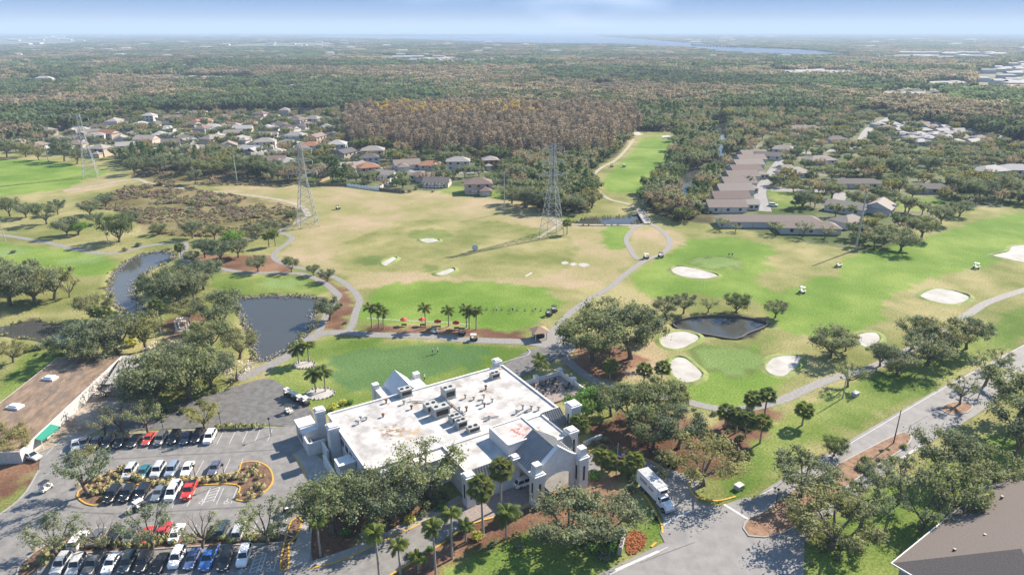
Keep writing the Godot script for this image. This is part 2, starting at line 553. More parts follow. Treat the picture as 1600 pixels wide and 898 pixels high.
	paint(MULCH, smooth(pv([-47.6, -189.3, -39.2, -191.7, -19.5, -190.7, -7.8, -189.3, 2.9, -186, 4.1, -182.4, -11.4, -183.7, -30.7, -186.9, -44.2, -186.9]), true))
	paint(MULCH, smooth(pv([-109.1, -194.1, -104.6, -201.8, -92.2, -196.6, -85.5, -184.6, -94, -182.4, -104.7, -186.9]), true))
	paint(MULCH, smooth(pv([30.9, -158.7, 35.4, -169.9, 27.6, -178.1, 18.4, -178.1, 15.6, -166, 21.7, -158.7]), true))
	paint(MULCH, pv([14.8, -136.9, 32.2, -142.6, 47.4, -136.9, 60.8, -145.6, 61.8, -139.7, 43.3, -117.4, 33.6, -115.3, 27.2, -123, 19.5, -126.6]))
	paint(MULCH, pv([-25.4, -88.7, -18, -96.2, -9.7, -105.5, 6.3, -111.2, 21, -117.4, 23.2, -111.2, 18.1, -97, 8.5, -89.4, -10.3, -85.3]))
	paint(LAWN, smooth(pv([-10.7, -89.7, -4.5, -97, 3.5, -99.4, 11.3, -97, 18.6, -100.2, 22.6, -107.4, 25.7, -107.4, 26.7, -100.2, 24.9, -97, 17.2, -90.8, 10.3, -85.3, -10.2, -84]), true))
	paint(MULCH, pv([-40.2, -95.4, -39.8, -105.5, -42.6, -119.6, -30.6, -113.2, -7.4, -109.3, -27.1, -97, -33.4, -90.8]))
	paint(LAWN, pv([45.3, -81.4, 52, -97, 63.9, -105.5, 83.8, -119.6, 97.4, -126.6, 128.7, -142.6, 114.7, -113.2, 59.7, -81.4]))
	paint(MULCH, pv([-101.6, -109.3, -109.1, -119.6, -104.5, -129, -97.9, -121.9, -95.4, -109.3]))
	# ponds
	var pond_im := Image.create(MAPW, MAPH, false, Image.FORMAT_L8)
	for q in [
		["pond", pv([-93.6, -214, -83.4, -218.1, -66.4, -216.3, -63.2, -201.8, -62.2, -188.3, -63.9, -177.2, -69.5, -168.7, -72.7, -173.1, -78.8, -186, -87.3, -201.8])],
		["pond", pv([-142.1, -269, -137, -263.9, -136.4, -253.3, -137.8, -242.7, -135.7, -231.5, -131.8, -221.8, -125.4, -212.8, -119.5, -204.4, -122.3, -202.3, -129, -207.2, -136.2, -214.6, -146.6, -234.2, -150.8, -247.1, -152.1, -258.9, -148.6, -267.3])],
		["pond", pv([-165.5, -192.6, -156.9, -191.7, -152.7, -197.1, -138.8, -194.1, -129.9, -193.1, -129.1, -186, -132.7, -181.1, -141.6, -183.3, -153, -186, -160, -185.1])],
		["pond", pv([49.8, -194.1, 54.5, -198.1, 61.1, -200.2, 71.3, -200.2, 79.5, -195.6, 76.9, -191.2, 70.5, -186.5, 66, -182.8, 59.2, -185.6, 52.3, -188.8])],
		["canal", pv([29.7, -313.2, 37.2, -321.5, 49.9, -323.9, 63.8, -326.3, 62.4, -313.2, 47.8, -308.7, 31.4, -308.7])],
		["canal", pv([85.2, -347.3, 98.7, -394.2, 110.3, -440.9, 125.9, -449.7, 141.4, -478.2, 158.8, -533.9, 185.2, -644.9, 202, -692.2, 211.7, -682.2, 162.3, -518.9, 138.6, -449.7, 115.2, -408.7, 96.6, -353])],
	]:
		var p := smooth(q[1], true, 2.0)
		ponds.append([q[0], p])
		paint(POND, p)
		paint(255, p, pond_im)
	classes = class_im.get_data()
	# colour of each kind of ground, linear, light and dark turn of the noise
	var tone := {
		ROUGH: [Color(0.193, 0.221, 0.065), Color(0.419, 0.373, 0.183)], FAIRWAY: [Color(0.140, 0.249, 0.038), Color(0.262, 0.352, 0.082)],
		DORMANT: [Color(0.297, 0.292, 0.116), Color(0.484, 0.380, 0.244)], GREEN: [Color(0.182, 0.276, 0.081), Color(0.260, 0.354, 0.122)],
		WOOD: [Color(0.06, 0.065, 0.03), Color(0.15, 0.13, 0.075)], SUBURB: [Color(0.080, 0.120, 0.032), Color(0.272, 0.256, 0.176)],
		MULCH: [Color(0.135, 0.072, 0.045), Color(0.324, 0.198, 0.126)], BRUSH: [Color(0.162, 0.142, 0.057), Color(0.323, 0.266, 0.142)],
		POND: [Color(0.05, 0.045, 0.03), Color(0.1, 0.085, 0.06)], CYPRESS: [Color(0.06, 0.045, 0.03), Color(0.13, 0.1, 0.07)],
		LAWN: [Color(0.112, 0.188, 0.031), Color(0.289, 0.334, 0.101)], COLLAR: [Color(0.13, 0.18, 0.05), Color(0.24, 0.28, 0.09)],
		TREELINE: [Color(0.04, 0.05, 0.02), Color(0.1, 0.1, 0.05)], PUTTING: [Color(0.090, 0.176, 0.053), Color(0.133, 0.230, 0.079)],
	}
	var f := FastNoiseLite.new()
	f.seed = 31
	f.frequency = 0.011
	f.fractal_octaves = 6
	f.fractal_gain = 0.6
	var ni := f.get_image(MAPW, MAPH)
	ni.convert(Image.FORMAT_L8)
	var tone_n := ni.get_data()
	f.seed = 32
	f.frequency = 0.05
	f.fractal_octaves = 4
	var wi := f.get_image(MAPW, MAPH)
	wi.convert(Image.FORMAT_L8)
	var warp := wi.get_data()
	# light and dark colour of every spot, with edges that wander and melt into each other
	var pal_a := PackedByteArray()
	var pal_b := PackedByteArray()
	pal_a.resize(48)
	pal_b.resize(48)
	for k in tone:
		for j in 3:
			var ca: Color = tone[k][0].linear_to_srgb()
			var cb: Color = tone[k][1].linear_to_srgb()
			pal_a[k * 3 + j] = int(ca[j] * 255)
			pal_b[k * 3 + j] = int(cb[j] * 255)
	var o := PackedByteArray()
	o.resize(MAPW * MAPH * 3)
	var ob := PackedByteArray()
	ob.resize(MAPW * MAPH * 3)
	var last := MAPW * MAPH - 1
	for at in MAPW * MAPH:
		var s := clampi(at + (warp[at] - 128) / 14 + ((warp[(at + 777777) % last] - 128) / 16) * MAPW, 0, last)
		var q := classes[s] * 3
		var r := at * 3
		o[r] = pal_a[q]
		o[r + 1] = pal_a[q + 1]
		o[r + 2] = pal_a[q + 2]
		ob[r] = pal_b[q]
		ob[r + 1] = pal_b[q + 1]
		ob[r + 2] = pal_b[q + 2]
	var ia := Image.create_from_data(MAPW, MAPH, false, Image.FORMAT_RGB8, o)
	var ib := Image.create_from_data(MAPW, MAPH, false, Image.FORMAT_RGB8, ob)
	for im in [ia, ib]:
		im.resize(MAPW / 4, MAPH / 4, Image.INTERPOLATE_BILINEAR)
		im.resize(MAPW, MAPH, Image.INTERPOLATE_CUBIC)
	o = ia.get_data()
	ob = ib.get_data()
	for y in MAPH:
		var row := y * MAPW
		for x in MAPW:
			var at := row + x
			var n := (tone_n[at] - 128) * 7 / 4 + 128 + (warp[at] - 128) / 3
			var c := classes[at]
			# mowing stripes
			if c == FAIRWAY: n += 13 if ((x * 2 + y) / 34) % 2 == 0 else -13
			elif c == GREEN or c == PUTTING: n += 12 if ((x + y * 2) / 14) % 2 == 0 else -12
			n = clampi(n, 0, 255)
			var r := at * 3
			o[r] += (ob[r] - o[r]) * n / 255
			o[r + 1] += (ob[r + 1] - o[r + 1]) * n / 255
			o[r + 2] += (ob[r + 2] - o[r + 2]) * n / 255
	var gm := StandardMaterial3D.new()
	gm.albedo_texture = ImageTexture.create_from_image(Image.create_from_data(MAPW, MAPH, false, Image.FORMAT_RGB8, o))
	gm.roughness = 0.95
	gm.metallic_specular = 0.2
	# fine grass grain
	var fine := FastNoiseLite.new()
	fine.seed = 5
	fine.frequency = 0.09
	fine.fractal_octaves = 4
	var fi := fine.get_seamless_image(512, 512)
	fi.convert(Image.FORMAT_L8)
	var fd := fi.get_data()
	for k in fd.size(): fd[k] = clampi(212 + (fd[k] - 128) / 3, 0, 255)
	gm.detail_enabled = true
	gm.detail_blend_mode = BaseMaterial3D.BLEND_MODE_MUL
	gm.detail_uv_layer = BaseMaterial3D.DETAIL_UV_2
	gm.detail_albedo = ImageTexture.create_from_image(Image.create_from_data(512, 512, false, Image.FORMAT_L8, fd))
	gm.uv2_triplanar = true
	gm.uv2_world_triplanar = true
	gm.uv2_scale = Vector3.ONE / 33.0
	# the sheet: a 2 m grid whose ponds dip below the water
	pond_im.resize(MAPW / 4, MAPH / 4, Image.INTERPOLATE_BILINEAR)
	pond_mask = pond_im.get_data()
	var nx := MAPW / 4
	var nz := MAPH / 4
	var vs := PackedVector3Array()
	var uv := PackedVector2Array()
	var nn := PackedVector3Array()
	vs.resize((nx + 1) * (nz + 1))
	uv.resize(vs.size())
	nn.resize(vs.size())
	var hs := PackedFloat32Array()
	hs.resize(vs.size())
	for j in nz + 1:
		for i in nx + 1:
			var d := 0.0
			for s in [[0, 0], [-1, 0], [0, -1], [-1, -1]]:
				var a := clampi(i + s[0], 0, nx - 1)
				var b := clampi(j + s[1], 0, nz - 1)
				d += pond_mask[b * nx + a]
			hs[j * (nx + 1) + i] = -1.7 * smoothstep(0.1, 0.9, d / 1020.0)
	for j in nz + 1:
		for i in nx + 1:
			var k := j * (nx + 1) + i
			vs[k] = Vector3(MAPX + i * 2.0, hs[k], MAPZ + j * 2.0)
			uv[k] = Vector2(float(i) / nx, float(j) / nz)
			var l := hs[maxi(k - 1, 0)]
			var r := hs[mini(k + 1, hs.size() - 1)]
			var u := hs[maxi(k - nx - 1, 0)]
			var w := hs[mini(k + nx + 1, hs.size() - 1)]
			nn[k] = Vector3(l - r, 4.0, u - w).normalized()
	var ix := PackedInt32Array()
	for j in nz:
		for i in nx:
			var k := j * (nx + 1) + i
			ix.append_array([k, k + 1, k + nx + 2, k, k + nx + 2, k + nx + 1])
	var arr := []
	arr.resize(Mesh.ARRAY_MAX)
	arr[Mesh.ARRAY_VERTEX] = vs
	arr[Mesh.ARRAY_NORMAL] = nn
	arr[Mesh.ARRAY_TEX_UV] = uv
	arr[Mesh.ARRAY_INDEX] = ix
	var am := ArrayMesh.new()
	am.add_surface_from_arrays(Mesh.PRIMITIVE_TRIANGLES, arr)
	structure("ground", am, gm, "golf course turf, lawns and woodland floor")
	for q in ponds:
		# each sheet of water reaches a little under its banks
		var wp := Geometry2D.offset_polygon(q[1], 1.2)
		sheet(q[0], wp[0], -0.55, M.water, "still dark water between grass banks")
	# the plain beyond, out to the horizon
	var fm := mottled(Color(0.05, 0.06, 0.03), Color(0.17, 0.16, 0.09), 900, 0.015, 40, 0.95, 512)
	var far := Mb.new()
	var x0 := MAPX
	var x1 := MAPX + MAPW / 2.0
	var z0 := MAPZ
	var z1 := MAPZ + MAPH / 2.0
	var B := 45000.0
	for r in [[-B, -B, B, z0], [-B, z0, x0, z1], [x1, z0, B, z1], [-B, z1, B, 3000.0]]:
		far.quad(Vector3(r[0], 0, r[3]), Vector3(r[2], 0, r[3]), Vector3(r[2], 0, r[1]), Vector3(r[0], 0, r[1]))
	structure("plain", far.mesh(), fm, "flat wooded plain reaching the horizon")
	# rocks along the banks of the ponds
	var rb := rock_mesh()
	for w in [[0, 1.4], [1, 1.2]]:
		var p: PackedVector2Array = ponds[w[0]][1]
		var mm := MultiMesh.new()
		mm.transform_format = MultiMesh.TRANSFORM_3D
		mm.mesh = rb
		var spots: Array[Transform3D] = []
		for k in p.size():
			var a := p[k]
			var b := p[(k + 1) % p.size()]
			var m := maxi(2, int(a.distance_to(b) * 9.0))
			for j in m:
				var q = a.lerp(b, rng.randf()) + Vector2(rng.randfn(0, 0.7), rng.randfn(0, 0.7)) * w[1]
				var s := rng.randf_range(0.08, 0.3)
				spots.append(Transform3D(Basis(Vector3(rng.randf(), 1, rng.randf()).normalized(), rng.randf() * TAU).scaled(Vector3(s, s * 0.7, s)), Vector3(q.x, -0.35 + rng.randf() * 0.3, q.y)))
		mm.instance_count = spots.size()
		for k in spots.size(): mm.set_instance_transform(k, spots[k])
		var mi := MultiMeshInstance3D.new()
		mi.multimesh = mm
		mi.material_override = M.stone
		mi.name = numbered("bank_stones")
		add_child(mi)
		tag(mi, "pale rubble stones lining the bank of the " + ("wide grey pond" if w[0] == 0 else "winding blue pond"), "stones", "", "stuff")
	bunkers()


func reeds() -> void:
	var spots: Array = []
	for q in [ponds[0], ponds[1], ponds[2], ponds[4], ponds[5]]:
		var p: PackedVector2Array = q[1]
		for k in p.size():
			var a := p[k]
			var b := p[(k + 1) % p.size()]
			for j in int(a.distance_to(b) * 1.4):
				if rng.randf() < 0.45 + 0.45 * sin(k * 0.35 + a.x): continue
				var s := a.lerp(b, rng.randf()) + Vector2(rng.randfn(0, 0.6), rng.randfn(0, 0.6))
				spots.append(spot(s.x, s.y, rng.randf_range(0.4, 0.9), 1.0, -0.45))
	stuff("reeds", P.tuft[1], M.plain_colour, spots, "straw green reeds along the edges of the ponds", "reeds")


func rock_mesh() -> ArrayMesh:
	var b := Mb.new()
	var p: Array[Vector3] = []
	for q in [Vector3(1, 0, 0), Vector3(0, 0, 1), Vector3(-1, 0, 0), Vector3(0, 0, -1), Vector3(0, 1, 0), Vector3(0, -1, 0)]:
		p.append(q * rng.randf_range(0.8, 1.2) + Vector3(rng.randf() - 0.5, rng.randf() - 0.5, rng.randf() - 0.5) * 0.4)
	for k in 4:
		b.tri(p[(k + 1) % 4], p[k], p[4])
		b.tri(p[k], p[(k + 1) % 4], p[5])
	return b.mesh()


func bunkers() -> void:
	for q in [
		["beside the round green, oval", pv([43.4, -182, 46.9, -186.5, 51.2, -188.3, 55, -185.6, 54.9, -182.4, 51.8, -178.9, 47.4, -175.9, 43.7, -177.2])],
		["beside the round green, long", pv([43.1, -167.5, 45.2, -170.3, 47.9, -170.3, 49.5, -166, 50.4, -160.8, 48.1, -157, 44.8, -155.9, 42.8, -158.7, 42.4, -163])],
		["beyond the round green, kidney shaped", pv([68.5, -165.2, 72.4, -170.3, 76.9, -171.9, 80.5, -171.1, 78.5, -166.8, 74.6, -162.3, 70.9, -159.4, 68.3, -161.2])],
		["half hidden behind oaks", pv([102, -184.2, 106.8, -187.4, 109.6, -186.5, 108.1, -182, 103.9, -177.6, 100.8, -178.1])],
		["below the upper green", pv([60.5, -244.9, 64, -248.6, 68.6, -247.1, 75.8, -239.8, 75.3, -236.3, 70.1, -234.2, 64.7, -236.3, 61, -239.8])],
		["four sided, on open fairway", pv([139.6, -217.5, 148.4, -224.3, 153.3, -223.1, 156.1, -217.5, 152.5, -212.8, 146.4, -210, 141.4, -212.2])],
		["scalloped, at the edge of the fairway", pv([193.8, -262.2, 203.5, -267.3, 210.2, -274.4, 217.6, -276.2, 215.9, -268.2, 203.7, -254.1, 196.6, -257.3])],
		["small, on the driving range", pv([-50.9, -252.5, -48.9, -258.1, -47.5, -260.5, -45.8, -258.1, -47.4, -252.5, -48.9, -249.4])],
		["narrow, on the driving range", pv([-28.6, -239.8, -26.1, -243.4, -23.2, -246.4, -21.6, -244.2, -23.8, -239.8, -26.6, -238.4])],
		["flat, under a target green", pv([-39.9, -283.7, -36.9, -286.6, -32.2, -284.7, -31.8, -280.9, -36.1, -279.9])],
		["little, at the far green", pv([107.2, -611.3, 112.5, -619.4, 113.8, -607.3, 108.4, -595.7])],
		["thin, at the far green", pv([128, -591.9, 135.7, -599.5, 136.8, -584.5, 129.3, -577.2])],
		["distant, beside a far lawn", pv([-225.2, -838.3, -213.5, -853.2, -204.4, -831, -214.4, -816.9])],
	]:
		var p := smooth(q[1], true, 0.8)
		for k in p.size(): p[k] += Vector2(rng.randfn(0, 0.06), rng.randfn(0, 0.06))
		if Geometry2D.triangulate_polygon(p).is_empty(): p = smooth(q[1], true, 2.5)
		if Geometry2D.triangulate_polygon(p).is_empty(): p = q[1]
		sheet("sand_bunker", p, 0.02, M.sand, "white sand bunker " + q[0])
		# grassy lip: a low ridge that rises and falls round the sand
		var lip := Mb.new()
		var n := p.size()
		if Geometry2D.is_polygon_clockwise(p): p.reverse()
		var ring: Array = []
		for k in n:
			var d := (p[(k + 1) % n] - p[(k - 1 + n) % n]).normalized()
			var out := Vector2(d.y, -d.x)
			if Geometry2D.is_point_in_polygon(p[k] + out * 0.3, p): out = -out
			var h := 0.3 + 0.22 * sin(k * TAU / n * 2.0 + 1.0) + rng.randf() * 0.06
			ring.append([v3(p[k] - out * 0.25, 0.015), v3(p[k] + out * 0.25, h), v3(p[k] + out * 1.7, -0.03)])
		for k in n:
			var e: Array = ring[k]
			var g: Array = ring[(k + 1) % n]
			for j in 2:
				lip.up(e[j], e[j + 1], g[j + 1])
				lip.up(e[j], g[j + 1], g[j])
		structure("bunker_lip", lip.mesh(), M.lip, "grassy lip of the sand bunker " + q[0])
	# three sand letters cut in the range turf
	for q in [pv([19.3, -253.3, 21.1, -254.9, 22.2, -252.5, 20.1, -251]), pv([22.6, -251.7, 24.3, -253.3, 25.3, -251, 23.4, -249.4]), pv([25.6, -251, 27.9, -252.5, 30.2, -250.2, 27.5, -247.9])]:
		sheet("sand_patch", smooth(q, true, 0.6), 0.02, M.sand, "sand patch in a row of three on the range")
	sheet("sand_patch", pv([4.7, -237.7, 7.2, -242, 7.6, -240.5, 5.4, -237]), 0.02, M.sand, "slim sand strip by the range tee")


func roads() -> void:
	var y := 0.03
	# cart paths
	var paths := [
		[pv([-248, -296.8, -227.1, -291.6, -201.1, -280.9, -174.6, -267.3, -163.4, -264.7, -156.7, -270.8, -152.5, -276.2, -139.9, -279, -133.5, -263, -127.8, -254.9, -113.4, -247.1, -101.4, -242, -86.3, -240.5, -78.2, -239.8, -67.6, -230.2, -59.1, -217.5]), 2.6, M.path],
		[pv([-99.9, -322.7, -103.9, -305.3, -105.3, -296.8, -96.1, -286.6, -96.9, -266.4, -93.4, -256.5, -84.7, -248.6, -72.1, -242, -63.5, -234.2, -56.1, -223.7, -51.4, -213.4, -50.3, -202.3, -49.3, -192.2, -49.9, -186.9]), 2.4, M.path],
		[pv([-71.4, -157.7, -65.6, -166, -61.8, -172.7, -58.3, -185.1, -51, -187.4, -41.8, -185.6, -25.7, -184.6, -12.8, -182, 3.2, -180.6, 9.2, -178.1]), 3.6, M.path],
		[pv([-58.3, -185.1, -58.5, -192.6, -59.3, -199.7, -59.6, -207.2, -59.1, -217.5]), 2.2, M.path],
		[pv([9.2, -178.1, 12.7, -174.7, 14.6, -170.7, 17.5, -163.4, 22.3, -156.6, 30.5, -151.3, 40.9, -147.2, 52.1, -142.6, 65, -146.5, 74.5, -152.6, 83.3, -158, 96.3, -164.1, 112.4, -174.7, 132, -189.3, 148.6, -203.4, 161.1, -212.8, 185.7, -226.3, 213.4, -238.4]), 2.8, M.path],
		[pv([11.9, -186.9, 18.5, -201.8, 25.9, -214, 35.1, -226.3, 41.7, -238.4, 52.5, -255.7, 60.7, -263.9, 66.3, -275.3, 68.6, -288.6, 67, -303.1, 64, -312.1]), 2.4, M.path],
		[pv([56.3, -259.7, 50.2, -257.3, 49, -271.7, 50, -286.6, 55.5, -301, 62.6, -310.9]), 2.2, M.path],
		[pv([65.2, -332.7, 61.6, -347.3, 51.8, -361.8, 48.2, -390.7, 50.4, -420.2, 59.1, -449.7, 72.5, -478.2, 88.4, -527.8, 100.9, -573.6]), 2.4, M.trail],
		[pv([-253, -379, -243, -394.2, -230.4, -412.5, -213.5, -399.5, -180.2, -382.3, -166.2, -377.3, -139.7, -366.3, -123.3, -357.3, -107.6, -341.9, -99.3, -323.9]), 3.0, M.trail],
		[pv([11.2, -286.6, 20.8, -307.5, 18.6, -321.5, 27, -309.8, 59.6, -307.5]), 1.8, M.trail],
	]
	for q in paths:
		y += 0.006
		strip("cart_path", smooth(q[0], false, 1.5), q[1], y, q[2], "narrow paved cart path winding over the course")
	# plaza by the starter hut
	sheet("plaza", smooth(pv([2.8, -179.8, 6.7, -185.1, 9.7, -189.3, 15, -187.9, 18.4, -178.1, 15.2, -171.5, 10.9, -175.9]), true, 1.0), 0.1, M.path)
	sheet("service_road", pv([-5.4, -161.2, 0, -169.1, 5.8, -175.9, 10.6, -176.4, 15, -171.5, 10.9, -167.5, 6, -163, 0, -155.9]), 0.105, M.dark_asphalt, "short asphalt road behind the clubhouse")
	# car park
	sheet("cart_yard", smooth(pv([-73.1, -151.3, -69, -155.3, -63.3, -158, -55.5, -151.3, -48.3, -142.6, -45.9, -136.9, -48.3, -134.8, -55.9, -135.6, -68.7, -134.8, -82.8, -133.7, -93, -133.7, -91.1, -141.2, -81, -145.6]), true, 2.0), 0.085, M.dark_asphalt, "dark asphalt yard beside the clubhouse")
	sheet("bare_yard", pv([-103.2, -122.3, -105.6, -153.3, -98.6, -155.3, -88.1, -142.6, -93, -133.7, -97.5, -129, -97.3, -125.4]), 0.075, M.dirt, "bare sandy yard beside the brown flat roof")
	sheet("car_park", pv([-97.4, -100.2, -95.4, -109.3, -97.7, -118.5, -101.7, -125.1, -97.5, -129, -82.3, -132.6, -54.1, -134.8, -48.6, -135.8, -44.5, -129, -39.6, -118.5, -38.5, -107.4, -40.7, -97, -38.1, -85.3, -89.5, -81.4, -100.6, -95.4]), 0.095, M.asphalt, "sunlit grey asphalt car park")
	sheet("forecourt", pv([-38.1, -85.3, -40.7, -97, -35.9, -97.8, -33.4, -90.8, -23.8, -97, -9.9, -108.9, -8.1, -110.2, 0, -105.5, -3.6, -105.5, -7.7, -102.3, -17.4, -92.3, -24.7, -85.3]), 0.11, M.asphalt, "drive leading to the clubhouse porch")
	sheet("pavers", pv([-10.2, -108.3, -8.1, -110.8, 0, -116.4, 6.3, -112.2, 4.6, -107.4, 0.7, -105.5, -4.2, -103.4, -7.7, -102.3]), 0.12, M.pavers, "brown paved drive under the porch")
	sheet("drive", smooth(pv([0, -115.7, 7.9, -117.4, 14.3, -123, 20.7, -125.1, 27.3, -123.7, 31.9, -119.6, 36.4, -116.4, 38.9, -115.7, 35.8, -111.2, 35.7, -108.3, 39.6, -107, 46.4, -110, 41.8, -100.2, 27.1, -97, 28.1, -103.4, 27, -109.3, 25.7, -115.7, 21.8, -118.5, 15.1, -117.4, 8.9, -112.2, 5, -109.3]), true, 2.5), 0.1, M.road, "curved drive from the porch to the avenue")
	# avenue with a planted median, and the cross street
	sheet("avenue", pv([4, -82.7, 15, -90.1, 26.6, -97, 43.7, -106.4, 50.8, -112.8, 75.2, -129.8, 108.9, -153.3, 147.7, -178.5, 206.1, -212.8, 170, -169.9, 136.3, -162.3, 113.3, -142.6, 102.9, -135.6, 84.7, -123.7, 67.4, -110.2, 55.5, -101.1, 51.8, -97, 45.3, -81.4]), 0.09, M.road, "wide grey avenue running past the club")
	for q in [[pv([42.2, -100.9, 43.9, -103.4, 47.6, -105.5, 54.7, -111.2, 73, -123.5, 88.1, -132.6, 89.5, -131.6, 85.4, -126.6, 70.9, -116.4, 57.9, -105.5, 50.6, -100.6, 45.2, -98.6, 42.5, -98.9]), "long planted median of the avenue"], [pv([102.6, -142.6, 105.6, -145, 109.4, -146.2, 111.6, -144.7, 108.1, -141.2, 103.5, -140.3]), "round planted median end in the avenue"]]:
		var p := smooth(q[0], true, 1.5)
		sheet("median", p, 0.2, M.pale_mulch, q[1], 0.2)
		var ring := p.duplicate()
		ring.append(p[0])
		kerb(ring, M.concrete, "pale kerb round a median", 0.3, 0.24)
	for q in [pv([15.6, -90.4, 22.1, -94.1, 26.9, -97]), pv([46.4, -110.2, 51, -113.2, 76, -130.6, 109.8, -154.3, 148.9, -180.2])]:
		var b := Mb.new()
		b.ribbon(smooth(q, false), 0.9, 1.05, 0.104)
		structure("edge_line", b.mesh(), M.white_line, "white line along the avenue")
	for q in [pv([27.7, -101.8, 33.3, -105.7]), pv([40.6, -107.7, 43.8, -103.5]), pv([17.2, -90.5, 25.6, -95.1]), pv([81.7, -121.9, 89.6, -127.6])]:
		strip("stop_line", q, 0.55, 0.115, M.white_line, "white stop line on the road")
	# kerbs, yellow where they edge the clubhouse drives
	for q in [pv([-34.1, -91.1, -30.5, -92.3, -26.7, -94.7, -22.8, -97.8, -17.6, -101.6, -13.2, -105.2, -9.5, -108.7]), pv([-26.8, -83.3, -22.1, -87.7, -17.4, -92.3, -12.4, -97, -7.6, -102, 0, -105.5, 4.3, -108.7]), pv([14.5, -125.1, 19.4, -125.6, 25.4, -124.7, 29.6, -121.4, 31.9, -118.3, 33.3, -120.1, 34, -121.9]), pv([25.8, -111.6, 26.5, -108.3, 27.1, -104.6, 27.5, -102, 27.2, -99.7]), pv([24.5, -96.2, 25.6, -97.3]), pv([38.6, -118.5, 36.4, -116.4, 35.3, -112.2, 36, -109.7, 39.5, -108.7, 43.6, -110]), pv([-46.9, -124.2, -44, -120.1, -41.8, -116.1])]:
		kerb(smooth(q, false, 1.0), M.yellow, "yellow painted kerb of the clubhouse drives")
	for q in [pv([-101.7, -125.1, -97.5, -129, -82.3, -132.6, -54.1, -134.8]), pv([-97.4, -100.2, -95.4, -109.3, -97.7, -118.5]), pv([4.4, -175.9, 5.2, -173.9, 4.3, -171.5, 0, -169.1, -4.3, -165.2])]:
		kerb(smooth(q, false, 2.0), M.concrete, "pale concrete kerb")
	# pavements by the front of the clubhouse
	strip("pavement", smooth(pv([-34.2, -91.7, -26.9, -95.7, -18.8, -102, -13.3, -106.3, -9.7, -109.7]), false, 1.5), 1.8, 0.14, M.concrete, "pale pavement along the clubhouse front")
	sheet("pavement", pv([-38.1, -95.1, -38.8, -102, -38.6, -104.8, -37.3, -104.4, -34.3, -91.7, -33.9, -91.1, -37.9, -92.3]), 0.14, M.concrete, "pale pavement crossing to the car park")
	strip("pavement", pv([-27.1, -99.9, -24.9, -97]), 1.6, 0.145, M.concrete, "short pavement to a side door")
	sheet("loading_apron", pv([-46.9, -124.2, -44.9, -127.1, -40.7, -122.8, -37, -118.5, -36.7, -113.2, -40.8, -114.3]), 0.115, M.concrete, "concrete apron at the service yard")
	# streets among the houses
	var st := [pv([127.1, -333.9, 139.3, -377.3, 155.9, -412.5, 178.7, -458.8, 188.8, -478.2]), pv([147.7, -383.9, 166.5, -380.6, 183.1, -377.3, 170.3, -350.1]), pv([-482.9, -623.5, -407.4, -595.7, -337.4, -559.8, -295.9, -559.8, -287.4, -623.5, -254.1, -692.2, -218.5, -746.7]), pv([-295.9, -559.8, -227.1, -518.9, -183.7, -549.8, -155.7, -559.8]), pv([-126.5, -483.2, -84.5, -449.7, -48.9, -432.4, -16.4, -436.6]), pv([173.4, -488.4, 241.6, -518.9, 275.6, -549.8, 332.5, -644.9, 409.8, -746.7])]
	y = 0.03
	for q in st:
		y += 0.006
		for p in smooth(q, false, 6.0): keep.append([p, 3.5])
		strip("street", smooth(q, false, 2.0), 6.5, y, M.road, "residential street between houses")
	# tar seams and old patches in the asphalt
	for q in [[pv([-86.6, -122.3, -80.1, -122.8, -73.8, -123.7, -64.5, -124.4, -51.2, -125.9]), 0.35], [pv([-83.2, -105.5, -74.5, -105, -66.3, -105.5, -57, -106.3, -45.2, -107.4]), 0.4], [pv([-89.3, -105.5, -86.8, -107.4, -81.3, -106.3]), 0.5], [pv([21.8, -92.3, 31.7, -97, 42.3, -102]), 0.22], [pv([48.3, -105.5, 71.3, -121.4, 97.9, -139.7]), 0.2]]:
		strip("tar_seam", smooth(q[0], false, 1.0), q[1], 0.101 if q[0][0].x < 0 else 0.097, M.dark_asphalt, "dark tar seam in the asphalt")
	# low timber wall holding the far bank of the round pond
	var w := ponds[3][1] as PackedVector2Array
	var wall := Mb.new()
	var ring := w.duplicate()
	ring.append(w[0])
	wall.ribbon(ring, -0.15, 0.2, 0.12, 1.2)
	var pw := single("pond_wall", wall.mesh(), M.bark, "low dark timber wall round the oval pond", "wall")
	parking()


